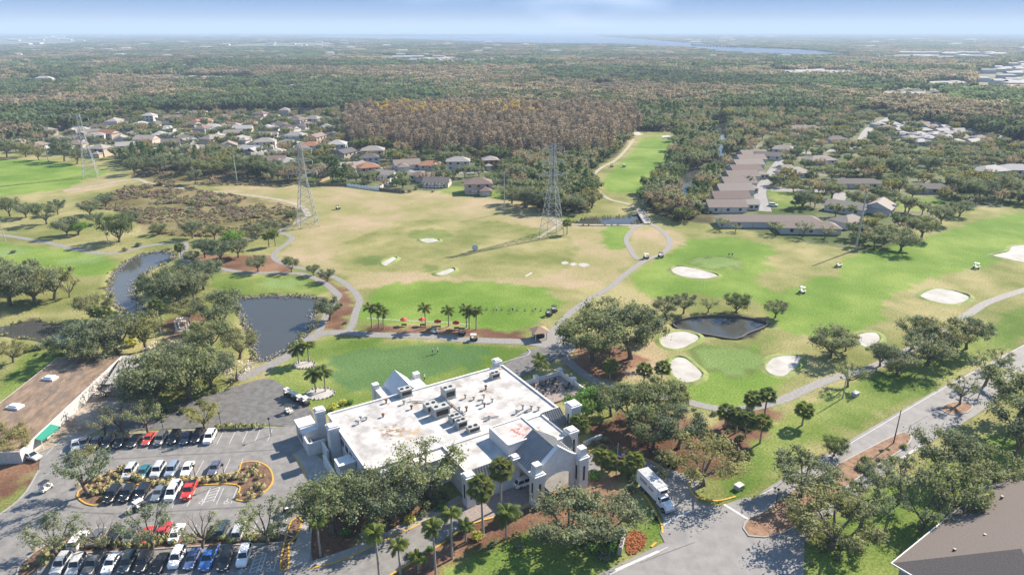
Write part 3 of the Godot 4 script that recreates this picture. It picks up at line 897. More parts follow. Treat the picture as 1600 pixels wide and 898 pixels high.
func parking() -> void:
	# planted islands
	for q in [
		[pv([-84.8, -110.2, -85.1, -112.8, -83, -117, -80.2, -119.2, -78.5, -117.2, -73.1, -114.7, -64.8, -115.7, -58.8, -117, -56.3, -117.9, -56.6, -121, -53.8, -121.4, -50.4, -119.2, -48.2, -114.9, -48.7, -111.2, -51.8, -108.5, -53.3, -108.9, -54, -112.8, -56.3, -113.8, -61.3, -113.6, -71.1, -112.8, -79.9, -114.9, -78.9, -109.7, -78.9, -107.4, -81.5, -107.7]), "planted island between two parking rows"],
		[pv([-83.4, -92.3, -82, -97, -79.2, -98.9, -73.1, -98.3, -57.4, -98.9, -41.5, -99.4, -40.3, -97.3, -56.2, -96.2, -66.9, -95.1, -77.4, -94.1, -79.7, -90.8, -79.5, -87.3, -82, -88.7]), "long planted island behind the last parking row"],
		[pv([-40.8, -102.8, -39.9, -104.1, -38.8, -102.8, -38.7, -98.6, -39.4, -97, -37.9, -91.6, -38.2, -90.5, -39, -90.8, -40.1, -95.7]), "narrow mulch strip at the end of the parking rows"],
	]:
		var p := smooth(q[0], true, 1.0)
		sheet("parking_island", p, 0.22, M.mulch, q[1], 0.22)
		var ring := p.duplicate()
		ring.append(p[0])
		var kb := Mb.new()
		kb.ribbon(ring, -0.15, 0.15, 0.26, 0.26)
		structure("kerb", kb.mesh(), M.concrete if q[1].begins_with("long") else M.yellow, "kerb round a planted parking island")
	# painted stalls: rows run six degrees off the camera's x axis
	var ang := deg_to_rad(6.3)
	var u := Vector2(cos(ang), -sin(ang))
	var w := Vector2(sin(ang), cos(ang))
	for r in [[Vector2(-54.6, -134.0), 27, -1.0], [Vector2(-56.5, -117.9), 9, -1.0], [Vector2(-54.5, -112.8), 8, 1.0], [Vector2(-41.3, -98.9), 13, -1.0], [Vector2(-40.6, -95.1), 14, 1.0]]:
		var b := Mb.new()
		for k in r[1]:
			var a: Vector2 = r[0] - u * (2.7 * k)
			var d: Vector2 = w * 4.9
			if r[0].y < -120: d = w * 4.9
			elif r[2] < 0: d = -w * 4.9
			b.ribbon(PackedVector2Array([a, a + d]), -0.06, 0.06, 0.104)
		structure("stall_lines", b.mesh(), M.white_line, "white painted lines of a parking row")
	# hatched bays for disabled parking
	for q in [Vector2(-58.7, -110.6), Vector2(-43.3, -92.3), Vector2(-44.2, -98.9)]:
		var b := Mb.new()
		b.ribbon(PackedVector2Array([q - u * 0.9 - w * 2.2, q - u * 0.9 + w * 2.2]), -0.08, 0.08, 0.106)
		b.ribbon(PackedVector2Array([q + u * 0.9 - w * 2.2, q + u * 0.9 + w * 2.2]), -0.08, 0.08, 0.106)
		for k in 5:
			var c: Vector2 = q + w * (k * 0.95 - 1.9)
			b.ribbon(PackedVector2Array([c - u * 0.82 + w * 0.35, c + u * 0.82 - w * 0.35]), -0.07, 0.07, 0.106)
		structure("hatched_bay", b.mesh(), M.white_line, "white hatched access bay")
	for q in [Vector2(-59.8, -108.5), Vector2(-55.0, -108.5), Vector2(-45.5, -90.7), Vector2(-40.9, -91.0)]:
		# wheelchair sign: head, body, wheel arc
		var b := Mb.new()
		b.ribbon(PackedVector2Array([q - w * 0.55, q + w * 0.1, q + w * 0.15 + u * 0.4, q + w * 0.5 + u * 0.55]), -0.07, 0.07, 0.106)
		var arc := PackedVector2Array()
		for k in 12: arc.append(q + w * 0.25 + Vector2(cos(0.4 + k * 0.42), sin(0.4 + k * 0.42)) * 0.42)
		b.ribbon(arc, -0.06, 0.06, 0.107)
		b.prism(ellipse(q - w * 0.75, 0.13, 0.13), 0.106, 0.106)
		structure("wheelchair_sign", b.mesh(), M.white_line, "white wheelchair symbol painted in a parking bay")


# ---------- plants ----------
var P := {}


func leaf_quad(b: Mb, at: Vector3, nrm: Vector3, s: float, col: Color) -> void:
	var t := nrm.cross(Vector3(rng.randfn(), rng.randfn(), rng.randfn())).normalized()
	var u := nrm.cross(t).normalized()
	t *= s
	u *= s * rng.randf_range(0.5, 0.8)
	b.col = col
	var i := b.v.size()
	b.quad(at - t, at + u, at + t, at - u)


func crown_leaves(b: Mb, clumps: Array, per: int, size: float, ca: Color, cb: Color) -> void:
	# leaves spread through each clump, most of them near its skin
	for q in clumps:
		var tone := rng.randf_range(1.5, 2.6)
		for k in per:
			var d := Vector3(rng.randfn(), rng.randfn() + 0.25, rng.randfn()).normalized()
			var r: float = q[1] * pow(rng.randf(), 0.45) * (1.0 + 0.35 * rng.randfn())
			var nrm := (d + Vector3(rng.randfn(), rng.randfn() + 0.4, rng.randfn()) * 0.55).normalized()
			var c := ca.lerp(cb, rng.randf()) * tone
			leaf_quad(b, q[0] + Vector3(d.x * r, d.y * r * 0.75, d.z * r), nrm, size * rng.randf_range(0.6, 1.3), c)


func make_tree(R: float, H: float, n_clumps: int, per: int, leaf: float, ca: Color, cb: Color, base := 0.3, limbs := 6, bark := Color(0.9, 0.9, 0.9), clump := 0.24) -> Array:
	# [trunk mesh, crown mesh] of a spreading tree of crown radius R and height H
	var t := Mb.new()
	t.col = bark
	var fork := Vector3(rng.randfn() * 0.3, H * base * 0.8, rng.randfn() * 0.3)
	var r0 := 0.05 * R + 0.08
	t.tube(Vector3(0, -0.15, 0), Vector3(0, 0.5, 0), r0 * 1.5, r0 * 1.1, 7)
	t.tube(Vector3(0, 0.5, 0), fork, r0 * 1.1, r0 * 0.85, 7)
	var tips: Array = []
	for k in limbs:
		var a := TAU * k / limbs + rng.randf() * 0.7
		var reach := R * rng.randf_range(0.35, 0.6)
		var m := Vector3(cos(a) * reach * 0.55, fork.y + (H - fork.y) * rng.randf_range(0.2, 0.35), sin(a) * reach * 0.55)
		var e := Vector3(cos(a) * reach, fork.y + (H - fork.y) * rng.randf_range(0.4, 0.65), sin(a) * reach)
		t.tube(fork, m, r0 * 0.6, r0 * 0.42, 5)
		t.tube(m, e, r0 * 0.42, r0 * 0.25, 5)
		for j in 3:
			var a2 := a + rng.randf_range(-0.8, 0.8)
			var e2 := e + Vector3(cos(a2) * R * 0.3, (H - e.y) * rng.randf_range(0.1, 0.6), sin(a2) * R * 0.3)
			t.tube(e, e2, r0 * 0.22, r0 * 0.08, 4)
			tips.append(e2)
			tips.append(m.lerp(e2, 0.6))
	var clumps: Array = []
	var cy := H * (base + 1.0) * 0.5
	var ry := H * (1.0 - base) * 0.5
	for k in (maxi(n_clumps, tips.size() + 8) if leaf > 0.171 else n_clumps):
		var p: Vector3
		if k < tips.size(): p = tips[k]
		else:
			var d := Vector3(rng.randfn(), rng.randfn() * 0.8 + 0.35, rng.randfn()).normalized()
			var s := pow(rng.randf(), 0.33) * 0.86
			p = Vector3(d.x * R * s, cy + d.y * ry * s, d.z * R * s)
			p += Vector3(rng.randfn(), rng.randfn() * 0.5, rng.randfn()) * R * 0.05
		clumps.append([p, R * clump * rng.randf_range(0.5, 1.45)])
	var c := Mb.new()
	crown_leaves(c, clumps, per, leaf, ca, cb)
	return [t.mesh(), c.mesh()]


func make_conifer(R: float, H: float, per: int, leaf: float, ca: Color, cb: Color, bare := false) -> Array:
	# a tall straight stem with whorls of short boughs: cypress, pine
	var t := Mb.new()
	t.col = Color(1.1, 1.05, 1.0)
	t.tube(Vector3(0, -0.15, 0), Vector3(0, H * 0.9, 0), 0.035 * R + 0.13, 0.04, 6)
	var clumps: Array = []
	var n := 26
	for k in n:
		var f := 0.3 + 0.68 * (k + rng.randf()) / n
		var a := k * 2.4 + rng.randf()
		var reach := R * (1.0 - f) * 1.15 + R * 0.18
		if bare: reach = R * (0.25 + 0.75 * sqrt(1.0 - f)) * rng.randf_range(0.45, 1.05)
		var e := Vector3(cos(a) * reach, H * f + reach * (0.1 if bare else -0.05), sin(a) * reach)
		t.tube(Vector3(0, H * f - 0.3, 0), e, 0.07, 0.02, 3)
		clumps.append([e * Vector3(0.8, 1, 0.8), R * (rng.randf_range(0.2, 0.4) if bare else 0.26)])
	var c := Mb.new()
	crown_leaves(c, clumps, per, leaf, ca, cb)
	return [t.mesh(), c.mesh()]


func joined(q: Array, m: Material) -> ArrayMesh:
	# trunk and crown in one mesh, for woods where the parts are too small to show
	var am := ArrayMesh.new()
	for k in 2:
		am.add_surface_from_arrays(Mesh.PRIMITIVE_TRIANGLES, q[k].surface_get_arrays(0))
		am.surface_set_material(k, M.bark_tint if k == 0 else m)
	return am


func make_frond(L: float, droop: float, ca: Color) -> ArrayMesh:
	# a feather leaf arching out along +z, with leaflets hanging at both sides
	var b := Mb.new()
	var pts: Array[Vector3] = []
	for k in 9:
		var f := k / 8.0
		pts.append(Vector3(0, L * (0.5 * f - droop * f * f), L * (0.92 * f - 0.2 * f * f)))
	b.col = ca * 1.1
	for k in 8: b.bar(pts[k], pts[k + 1], 0.06 * (1.1 - k / 8.0))
	for k in range(1, 25):
		var f := k / 24.5
		var i := mini(int(f * 8), 7)
		var p := pts[i].lerp(pts[i + 1], f * 8 - i)
		var l := L * 0.3 * sin(PI * (0.12 + 0.86 * f)) + 0.1
		var along := (pts[i + 1] - pts[i]).normalized()
		for s in [-1.0, 1.0]:
			b.col = ca * rng.randf_range(0.75, 1.35)
			var tip := p + Vector3(s * l * 0.8, -l * rng.randf_range(0.25, 0.7), 0) + along * l * 0.5
			b.tri(p - along * 0.08, tip, p + along * 0.1)
	return b.mesh()


func make_fan(L: float, ca: Color) -> ArrayMesh:
	# a fan leaf on a stalk, reaching along +z
	var b := Mb.new()
	b.col = ca * 1.2
	var hub := Vector3(0, L * 0.22, L * 0.5)
	b.bar(Vector3.ZERO, hub, 0.05)
	for k in 15:
		var a := (k - 7) * 0.2
		b.col = ca * rng.randf_range(0.75, 1.3)
		var d := Vector3(sin(a), -0.12 - absf(a) * 0.22, cos(a)) * L * 0.55
		var s := Vector3(cos(a), 0, -sin(a)) * 0.11 * L * 0.5
		b.quad(hub, hub + d * 0.6 - s, hub + d + Vector3(0, -0.15 * L, 0), hub + d * 0.6 + s)
	return b.mesh()


func make_crown_of(leaf: ArrayMesh, n: int, up0: float, up1: float) -> ArrayMesh:
	# many leaves joined to one crown, for palms seen from far
	var st := SurfaceTool.new()
	for k in n:
		var f := float(k) / n
		var bs := Basis(Vector3.UP, k * 2.4) * Basis(Vector3.RIGHT, -lerpf(up0, up1, f))
		st.append_from(leaf, 0, Transform3D(bs, Vector3.ZERO))
	return st.commit()


func make_shrub(R: float, n: int, leaf: float, ca: Color, cb: Color) -> ArrayMesh:
	var b := Mb.new()
	var cl: Array = []
	for k in 7:
		var a := TAU * k / 7.0
		cl.append([Vector3(cos(a) * R * 0.5, R * rng.randf_range(0.35, 0.75), sin(a) * R * 0.5), R * 0.5])
	cl.append([Vector3(0, R * 0.7, 0), R * 0.55])
	crown_leaves(b, cl, n, leaf, ca, cb)
	return b.mesh()


func make_tuft(R: float, n: int, ca: Color, cb: Color) -> ArrayMesh:
	# ornamental grass: arching blades
	var b := Mb.new()
	for k in n:
		var a := rng.randf() * TAU
		var d := Vector3(cos(a), 0, sin(a))
		var s := Vector3(-d.z, 0, d.x) * 0.05
		var h := R * rng.randf_range(0.7, 1.2)
		b.col = ca.lerp(cb, rng.randf())
		var m := d * R * 0.35 + Vector3(0, h, 0)
		var e := d * R * rng.randf_range(0.8, 1.1) + Vector3(0, h * 0.55, 0)
		b.quad(-s, s, m + s * 1.4, m - s * 1.4)
		b.tri(m - s * 1.4, m + s * 1.4, e)
	return b.mesh()


func proto_plants() -> void:
	M.bark_tint = M.bark
	M.palm_bark = mottled(Color(0.22, 0.19, 0.165), Color(0.38, 0.34, 0.3), 1.7, 0.06, 51, 0.95)
	var g1 := Color(0.06, 0.073, 0.042)
	var g2 := Color(0.135, 0.148, 0.095)
	var y1 := Color(0.1, 0.102, 0.04)
	var y2 := Color(0.185, 0.175, 0.085)
	var d1 := Color(0.035, 0.052, 0.022)
	var d2 := Color(0.085, 0.105, 0.045)
	var b1 := Color(0.04, 0.09, 0.02)
	var b2 := Color(0.12, 0.19, 0.05)
	# near trees at unit size 6 m crown radius
	P.oak = [make_tree(6, 9, 74, 104, 0.2, g1, g2, 0.3, 6, Color(1, 1, 1), 0.2), make_tree(6, 8.5, 66, 110, 0.2, g1, g2, 0.25, 7, Color(1, 1, 1), 0.22), make_tree(6, 9.5, 80, 96, 0.2, g1, g2, 0.3, 5, Color(1, 1, 1), 0.19), make_tree(6, 8, 64, 112, 0.2, g1 * 1.1, g2 * 1.1, 0.22, 8, Color(1, 1, 1), 0.22), make_tree(6, 9, 58, 100, 0.2, g1 * Color(1.15, 1.05, 0.9), g2 * Color(1.15, 1.05, 0.9), 0.28, 6, Color(1, 1, 1), 0.21), make_tree(6, 10, 62, 100, 0.2, g1 * 0.9, g2 * Color(0.9, 0.95, 0.95), 0.2, 6, Color(1, 1, 1), 0.23)]
	P.open = [make_tree(6, 10, 44, 62, 0.18, g1 * 1.2, g2 * 1.15, 0.3, 7, Color(1, 1, 1), 0.18), make_tree(6, 11, 48, 56, 0.18, g1 * 1.2, g2 * 1.2, 0.35, 8, Color(1, 1, 1), 0.17), make_tree(6, 9.5, 40, 64, 0.18, g1 * 1.1, g2 * 1.2, 0.3, 7, Color(1, 1, 1), 0.19), make_tree(6, 10.5, 36, 48, 0.17, g1 * Color(1.5, 1.3, 1.2), g2 * Color(1.5, 1.3, 1.2), 0.25, 9, Color(1, 1, 1), 0.18)]
	P.yellow = [make_tree(6, 9.5, 58, 84, 0.19, y1, y2, 0.25, 7, Color(1, 1, 1), 0.2), make_tree(6, 10.5, 50, 80, 0.19, y1, y2, 0.3, 7, Color(1, 1, 1), 0.2)]
	P.dark = [make_tree(6, 11, 88, 100, 0.2, d1, d2, 0.12, 6), make_tree(6, 10, 82, 100, 0.2, d1, d2, 0.15, 6)]
	P.bright = [make_tree(6, 9, 76, 56, 0.3, b1, b2, 0.12, 6)]
	var w1 := Color(0.25, 0.22, 0.19)
	P.bare = [make_tree(6, 9, 40, 16, 0.2, w1, w1 * 1.5, 0.2, 9, Color(2.4, 2.2, 2.0), 0.24), make_tree(6, 9, 44, 12, 0.2, w1, w1 * 1.5, 0.15, 10, Color(2.4, 2.2, 2.0), 0.24)]
	# mid-distance trees: fewer and larger leaf clusters
	P.mid = [make_tree(6, 10, 44, 44, 0.45, g1, g2), make_tree(6, 9, 40, 44, 0.45, d1, d2 * 1.1, 0.2), make_tree(6, 10, 42, 42, 0.45, g1 * 1.1, g2 * 1.1), make_tree(6, 11, 40, 40, 0.45, y1 * 0.8, y2 * 0.75), make_tree(6, 11, 34, 30, 0.36, Color(0.13, 0.1, 0.075), Color(0.22, 0.18, 0.14))]
	P.pine = [make_conifer(4, 16, 34, 0.5, Color(0.035, 0.065, 0.028), Color(0.085, 0.125, 0.05)), make_conifer(4.5, 14, 34, 0.5, Color(0.04, 0.07, 0.03), Color(0.1, 0.13, 0.055))]
	var c1 := Color(0.085, 0.067, 0.054)
	var c2 := Color(0.19, 0.155, 0.13)
	P.cypress = [make_conifer(4, 15, 16, 0.48, c1, c2, true), make_conifer(4.4, 14, 18, 0.48, c1 * 0.9, c2 * 0.9, true), make_conifer(3.8, 16, 14, 0.46, c1 * 1.15, c2 * 1.1, true), make_conifer(4.2, 14, 20, 0.5, Color(0.12, 0.078, 0.05), Color(0.22, 0.15, 0.1), true), make_conifer(4.2, 14, 20, 0.5, Color(0.16, 0.12, 0.035), Color(0.3, 0.23, 0.075), true)]
	var fr := Color(0.15, 0.19, 0.05)
	P.frond = [make_frond(3.0, 0.55, fr), make_frond(2.7, 0.8, fr * 0.9), make_frond(2.4, 0.35, fr * 1.2)]
	P.fan = [make_fan(2.4, Color(0.19, 0.23, 0.09)), make_fan(2.1, Color(0.28, 0.28, 0.11))]
	P.palm_crown = make_crown_of(P.frond[0], 15, 0.75, -0.55)
	P.sabal_crown = make_crown_of(P.fan[0], 20, 1.1, -0.7)
	P.shrub = [make_shrub(1, 40, 0.16, g1, g2), make_shrub(1, 40, 0.16, b1, b2), make_shrub(1, 40, 0.16, Color(0.14, 0.15, 0.03), Color(0.3, 0.3, 0.08)), make_shrub(1, 34, 0.2, Color(0.105, 0.08, 0.064), Color(0.2, 0.155, 0.125)), make_shrub(1, 34, 0.2, Color(0.13, 0.125, 0.065), Color(0.25, 0.225, 0.125))]
	P.tuft = [make_tuft(1, 60, Color(0.2, 0.18, 0.07), Color(0.42, 0.36, 0.17)), make_tuft(1, 60, Color(0.13, 0.15, 0.05), Color(0.33, 0.31, 0.12))]
	# low detail for the far woods
	P.far = [make_tree(6, 9, 20, 16, 1.05, g1 * 0.95, g2 * 0.95, 0.1, 5), make_tree(6, 9.5, 20, 15, 1.05, d1 * 1.1, d2 * 1.2, 0.1, 5), make_tree(5.5, 10, 18, 14, 0.95, Color(0.1, 0.085, 0.068), Color(0.2, 0.165, 0.135), 0.1, 5), make_tree(5, 11, 20, 14, 0.95, Color(0.05, 0.075, 0.045), Color(0.1, 0.13, 0.075), 0.2, 5)]


func tree(kind: String, at: Vector2, R: float, label: String, group := "", tall := 1.0, called := "tree") -> Node3D:
	var set_: Array = P[kind]
	var q: Array = set_[rng.randi() % set_.size()]
	var unit := 6.0 if kind not in ["pine"] else 4.0
	var s := R / unit
	var o := thing(called, label, "tree", v3(at), rng.randf() * TAU, group)
	o.scale = Vector3(s, s * tall * rng.randf_range(0.92, 1.08), s * rng.randf_range(0.92, 1.08))
	part("trunk", q[0], M.bark, o)
	part("crown", q[1], M["leaf%d" % (rng.randi() % 4)] if kind != "bare" else M.plain_colour, o)
	return o


func palm(at: Vector2, h: float, kind: String, label: String, group := "", size := 1.0, near := false) -> void:
	var o := thing("palm_tree", label, "palm", v3(at), rng.randf() * TAU, group)
	var t := Mb.new()
	t.col = Color(1, 1, 1)
	var lean := rng.randf_range(-0.05, 0.05) * h
	var r := 0.17 if kind == "queen" else 0.2
	t.tube(Vector3(0, -0.15, 0), Vector3(lean * 0.3, h * 0.5, 0), r * 1.25, r, 8)
	t.tube(Vector3(lean * 0.3, h * 0.5, 0), Vector3(lean, h, 0), r, r * 0.85, 8)
	part("trunk", t.mesh(), M.palm_bark, o)
	var top := Vector3(lean, h, 0)
	var mat: Material = M["leaf%d" % (rng.randi() % 4)]
	if not near:
		var c := part("crown", P.palm_crown if kind == "queen" else P.sabal_crown, mat, o, top)
		c.scale = Vector3.ONE * size
		return
	var n := 16 if kind == "queen" else 26
	for k in n:
		var f := float(k) / n
		var leaves: Array = P.frond if kind == "queen" else P.fan
		var w := part("frond", leaves[k % leaves.size()], mat, o, top)
		w.basis = (Basis(Vector3.UP, k * 2.4 + rng.randf() * 0.3) * Basis(Vector3.RIGHT, -lerpf(0.8 if kind == "queen" else 1.2, -0.6 if kind == "queen" else -0.9, f))).scaled(Vector3.ONE * size)


func stuff(called: String, mesh: Mesh, mat: Material, spots: Array, label: String, category: String, tints := []) -> void:
	var mm := MultiMesh.new()
	mm.transform_format = MultiMesh.TRANSFORM_3D
	mm.use_colors = tints.size() > 0
	mm.mesh = mesh
	mm.instance_count = spots.size()
	for k in spots.size():
		mm.set_instance_transform(k, spots[k])
		if tints.size() > 0: mm.set_instance_color(k, tints[k])
	var o := MultiMeshInstance3D.new()
	o.multimesh = mm
	o.material_override = mat
	o.name = numbered(called)
	add_child(o)
	tag(o, label, category, "", "stuff")


func spot(x: float, z: float, s: float, tall := 1.0, y := 0.0) -> Transform3D:
	return Transform3D(Basis(Vector3.UP, rng.randf() * TAU).scaled(Vector3(s, s * tall, s)), Vector3(x, y, z))


# ---------- clubhouse ----------
func boxm(size: Vector3, taper := 1.0) -> ArrayMesh:
	var b := Mb.new()
	b.box(Vector3(0, size.y / 2, 0), size, 0, taper)
	return b.mesh()


func rect(x0: float, z0: float, x1: float, z1: float) -> PackedVector2Array:
	return PackedVector2Array([Vector2(x0, z0), Vector2(x1, z0), Vector2(x1, z1), Vector2(x0, z1)])


func coping(parent: Node, poly: PackedVector2Array, y: float, m: Material, w := 0.45, h := 0.35, called := "coping") -> void:
	var ring := poly.duplicate()
	ring.append(poly[0])
	var b := Mb.new()
	for k in ring.size() - 1:
		b.bar(v3(ring[k], y + h / 2), v3(ring[k + 1], y + h / 2), w, h + 0.003 * (k % 2))
	part(called, b.mesh(), m, parent)


func pillar(parent: Node, x: float, z: float, w: float, h: float, slots := true) -> void:
	var p := part("pillar", boxm(Vector3(w, h, w)), M.wall, parent, Vector3(x, 0, z))
	part("cap", boxm(Vector3(w + 0.4, 0.55, w + 0.4)), M.trim, p, Vector3(0, h - 0.003, 0))
	part("cap_block", boxm(Vector3(w - 0.2, 0.3, w - 0.2)), M.trim, p, Vector3(0, h + 0.54, 0))
	if slots:
		for q in [[0, 1], [1, 0], [-1, 0]]:
			part("slot_window", boxm(Vector3(0.5 if q[0] == 0 else 0.06, h * 0.5, 0.06 if q[0] == 0 else 0.5)), M.dark_glass, p, Vector3(q[0] * (w / 2), h * 0.3, q[1] * (w / 2)))


func seam_slope(parent: Node, a: Vector3, b: Vector3, c: Vector3, d: Vector3, step := 0.6, called := "metal_roof") -> void:
	# a standing seam roof plane a-b (bottom edge) to d-c (top edge), each seam a raised rib
	var m := Mb.new()
	m.quad(a, b, c, d)
	var nrm := (b - a).cross(d - a).normalized()
	m.quad(b - nrm * 0.12, a - nrm * 0.12, d - nrm * 0.12, c - nrm * 0.12)
	var o := part(called, m.mesh(), M.seam_metal, parent)
	var n := int(a.distance_to(b) / step)
	for k in n + 1:
		var f := float(k) / n
		var r := Mb.new()
		r.bar(a.lerp(b, f) + nrm * 0.04, d.lerp(c, f) + nrm * 0.04, 0.07, 0.09)
		part("seam", r.mesh(), M.seam_metal, o)


func stain_material(w: float, d: float, base_a: Color, base_b: Color, stains: Array, seed_: int) -> StandardMaterial3D:
	# a roof membrane w x d metres with weather stains: [x, z, radius, colour, strength]
	var px := 8.0
	var nx := int(w * px)
	var nz := int(d * px)
	var f := FastNoiseLite.new()
	f.seed = seed_
	f.frequency = 0.022
	f.fractal_octaves = 6
	f.fractal_gain = 0.65
	var im := Image.create(nx, nz, false, Image.FORMAT_RGB8)
	for y in nz:
		for x in nx:
			var n := f.get_noise_2d(x, y)
			var c := base_a.lerp(base_b, clampf(0.5 + n * 1.3, 0, 1))
			im.set_pixel(x, y, c.linear_to_srgb())
	for s in stains:
		var r: int = int(s[2] * px)
		var cx := int(s[0] * px)
		var cy := int(s[1] * px)
		for y in range(maxi(0, cy - r), mini(nz, cy + r)):
			for x in range(maxi(0, cx - r), mini(nx, cx + r)):
				var q := Vector2(x - cx, y - cy).length() / r
				var n := f.get_noise_2d(x * 3.0 + 500, y * 3.0) * 1.3 + 0.45
				var a: float = clampf((1.0 - q) * 1.8 * n + n - 0.5 - q * 0.6, 0, 1) * s[4]
				if a > 0.01: im.set_pixel(x, y, im.get_pixel(x, y).lerp(s[3].linear_to_srgb(), a))
	var m := StandardMaterial3D.new()
	m.albedo_texture = ImageTexture.create_from_image(im)
	m.roughness = 0.8
	m.texture_repeat = false
	return m


func roof_sheet(parent: Node, called: String, r: PackedVector2Array, y: float, m: Material) -> void:
	# a rectangle with texture coordinates 0..1 over it
	var arr := []
	arr.resize(Mesh.ARRAY_MAX)
	arr[Mesh.ARRAY_VERTEX] = PackedVector3Array([v3(r[0], y), v3(r[1], y), v3(r[2], y), v3(r[3], y)])
	arr[Mesh.ARRAY_NORMAL] = PackedVector3Array([Vector3.UP, Vector3.UP, Vector3.UP, Vector3.UP])
	arr[Mesh.ARRAY_TEX_UV] = PackedVector2Array([Vector2(0, 0), Vector2(1, 0), Vector2(1, 1), Vector2(0, 1)])
	arr[Mesh.ARRAY_INDEX] = PackedInt32Array([0, 1, 2, 0, 2, 3])
	var am := ArrayMesh.new()
	am.add_surface_from_arrays(Mesh.PRIMITIVE_TRIANGLES, arr)
	part(called, am, m, parent)


func wallbox(parent: Node, called: String, poly: PackedVector2Array, h: float, m: Material, y0 := 0.0) -> void:
	var b := Mb.new()
	b.prism(poly, y0, h)
	part(called, b.mesh(), m, parent)


func clubhouse() -> void:
	var o := thing("clubhouse", "large white clubhouse with stained flat roof, grey metal gable and arched porch", "clubhouse", v3(Vector2(-3.7, -152.6)), deg_to_rad(31.5))
	var brown := Color(0.16, 0.09, 0.04)
	var dirt := Color(0.22, 0.19, 0.16)
	# main hall and front rooms
	wallbox(o, "wall", rect(-43, 0, 1.5, 24.4), 6.2, M.wall)
	var rm := stain_material(44.5, 24.4, Color(0.281, 0.269, 0.257), Color(0.484, 0.472, 0.456), [[9.5, 13.5, 4.4, brown, 1.0], [12.5, 16.5, 4.5, Color(0.34, 0.23, 0.13), 0.75], [6.5, 10.5, 1.6, dirt, 0.8], [17, 3.5, 2.6, dirt, 0.75], [12.5, 1.8, 2.4, dirt, 0.7], [18.5, 5.5, 1.8, brown, 0.7], [33.5, 10, 3.2, brown, 0.75], [36, 13.5, 2.2, dirt, 0.7], [30, 3, 2.4, dirt, 0.75], [40, 4, 2.2, dirt, 0.5], [26, 16, 3, dirt, 0.6], [38, 18.5, 2.2, dirt, 0.7], [24, 20, 3.6, dirt, 0.5], [31, 19, 2.2, Color(0.35, 0.2, 0.16), 0.6], [20, 10, 3.2, dirt, 0.4], [4, 4, 3, dirt, 0.4], [43, 1.2, 1.4, brown, 0.8], [29, 8.5, 2.2, Color(0.4, 0.26, 0.22), 0.55]], 61)
	roof_sheet(o, "flat_roof", rect(-43, 0, 1.5, 24.4), 6.215, rm)
	coping(o, rect(-42.9, 0.1, 1.4, 24.3), 6.2, M.trim)
	wallbox(o, "wall", rect(-43, 24.42, -27.02, 27.5), 6.0, M.wall)
	wallbox(o, "wall", rect(-27, 24.42, -3, 34.6), 6.1, M.wall)
	roof_sheet(o, "flat_roof", rect(-27, 24.42, -3, 34.6), 6.115, stain_material(24, 10, Color(0.312, 0.304, 0.292), Color(0.484, 0.476, 0.460), [[5, 4, 2.5, dirt, 0.4], [20, 4, 1.8, brown, 0.5]], 62))
	coping(o, PackedVector2Array([Vector2(-26.9, 34.5), Vector2(-26.9, 24.6), Vector2(-3.1, 24.6), Vector2(-3.1, 34.5)]), 6.12, M.trim, 0.4, 0.3)
	# raised lobby behind the porch gable
	wallbox(o, "lobby_wall", rect(-17.3, 26.2, -9.2, 33.9), 8.4, M.wall, 6.13)
	roof_sheet(o, "lobby_roof", rect(-17.3, 26.2, -9.2, 33.9), 8.415, stain_material(8.1, 7.7, Color(0.328, 0.312, 0.296), Color(0.468, 0.452, 0.437), [[4.4, 4.2, 3.4, Color(0.3, 0.11, 0.09), 1.0], [6.0, 3.0, 1.8, Color(0.3, 0.13, 0.11), 0.8]], 63))
	coping(o, rect(-17.15, 26.35, -9.35, 33.75), 8.4, M.trim, 0.35, 0.25)
	# metal mansards
	seam_slope(o, Vector3(-26.2, 4.1, 36.2), Vector3(-17.2, 4.1, 36.2), Vector3(-17.2, 6.75, 34.75), Vector3(-26.2, 6.75, 34.75))
	wallbox(o, "wall", rect(-26.2, 34.62, -17.2, 35.9), 4.1, M.wall)
	seam_slope(o, Vector3(-3.2, 3.4, 27.0), Vector3(2.4, 3.4, 27.0), Vector3(1.6, 6.8, 24.6), Vector3(-3.2, 6.8, 24.6))
	seam_slope(o, Vector3(2.6, 3.6, 27.0), Vector3(2.6, 3.6, 1.0), Vector3(1.6, 6.4, 1.0), Vector3(1.6, 6.4, 24.6), 0.6)
	seam_slope(o, Vector3(-4.6, 4.2, 35.6), Vector3(-2.6, 4.2, 35.6), Vector3(-2.8, 6.6, 34.7), Vector3(-4.6, 6.6, 34.7))
	seam_slope(o, Vector3(-2.2, 4.2, 34.6), Vector3(-2.2, 4.2, 27.2), Vector3(-2.9, 6.6, 27.2), Vector3(-2.9, 6.6, 34.6))
	# pillars
	pillar(o, 3.6, 27.0, 2.5, 7.6)
	pillar(o, -1.9, 33.9, 2.0, 6.6)
	pillar(o, -27.3, 36.0, 1.9, 6.3)
	pillar(o, -16.2, 42.6, 2.1, 6.6)
	pillar(o, -5.7, 42.4, 2.1, 6.6)
	pillar(o, -44.6, -0.6, 1.9, 7.2, false)
	pillar(o, -44.2, 7.4, 2.1, 7.2, false)
	pillar(o, 0.4, -0.8, 1.7, 7.2, false)
	pillar(o, -16.6, 35.2, 1.5, 6.0, false)
	# porch: gabled metal roof, arched front
	var zf := 41.4
	var zb := 33.2
	var apex := 9.9
	seam_slope(o, Vector3(-16.5, 6.1, zb), Vector3(-16.5, 6.1, zf), Vector3(-11, apex, zf), Vector3(-11, apex, zb))
	seam_slope(o, Vector3(-5.5, 6.1, zf), Vector3(-5.5, 6.1, zb), Vector3(-11, apex, zb), Vector3(-11, apex, zf))
	var back := Mb.new()
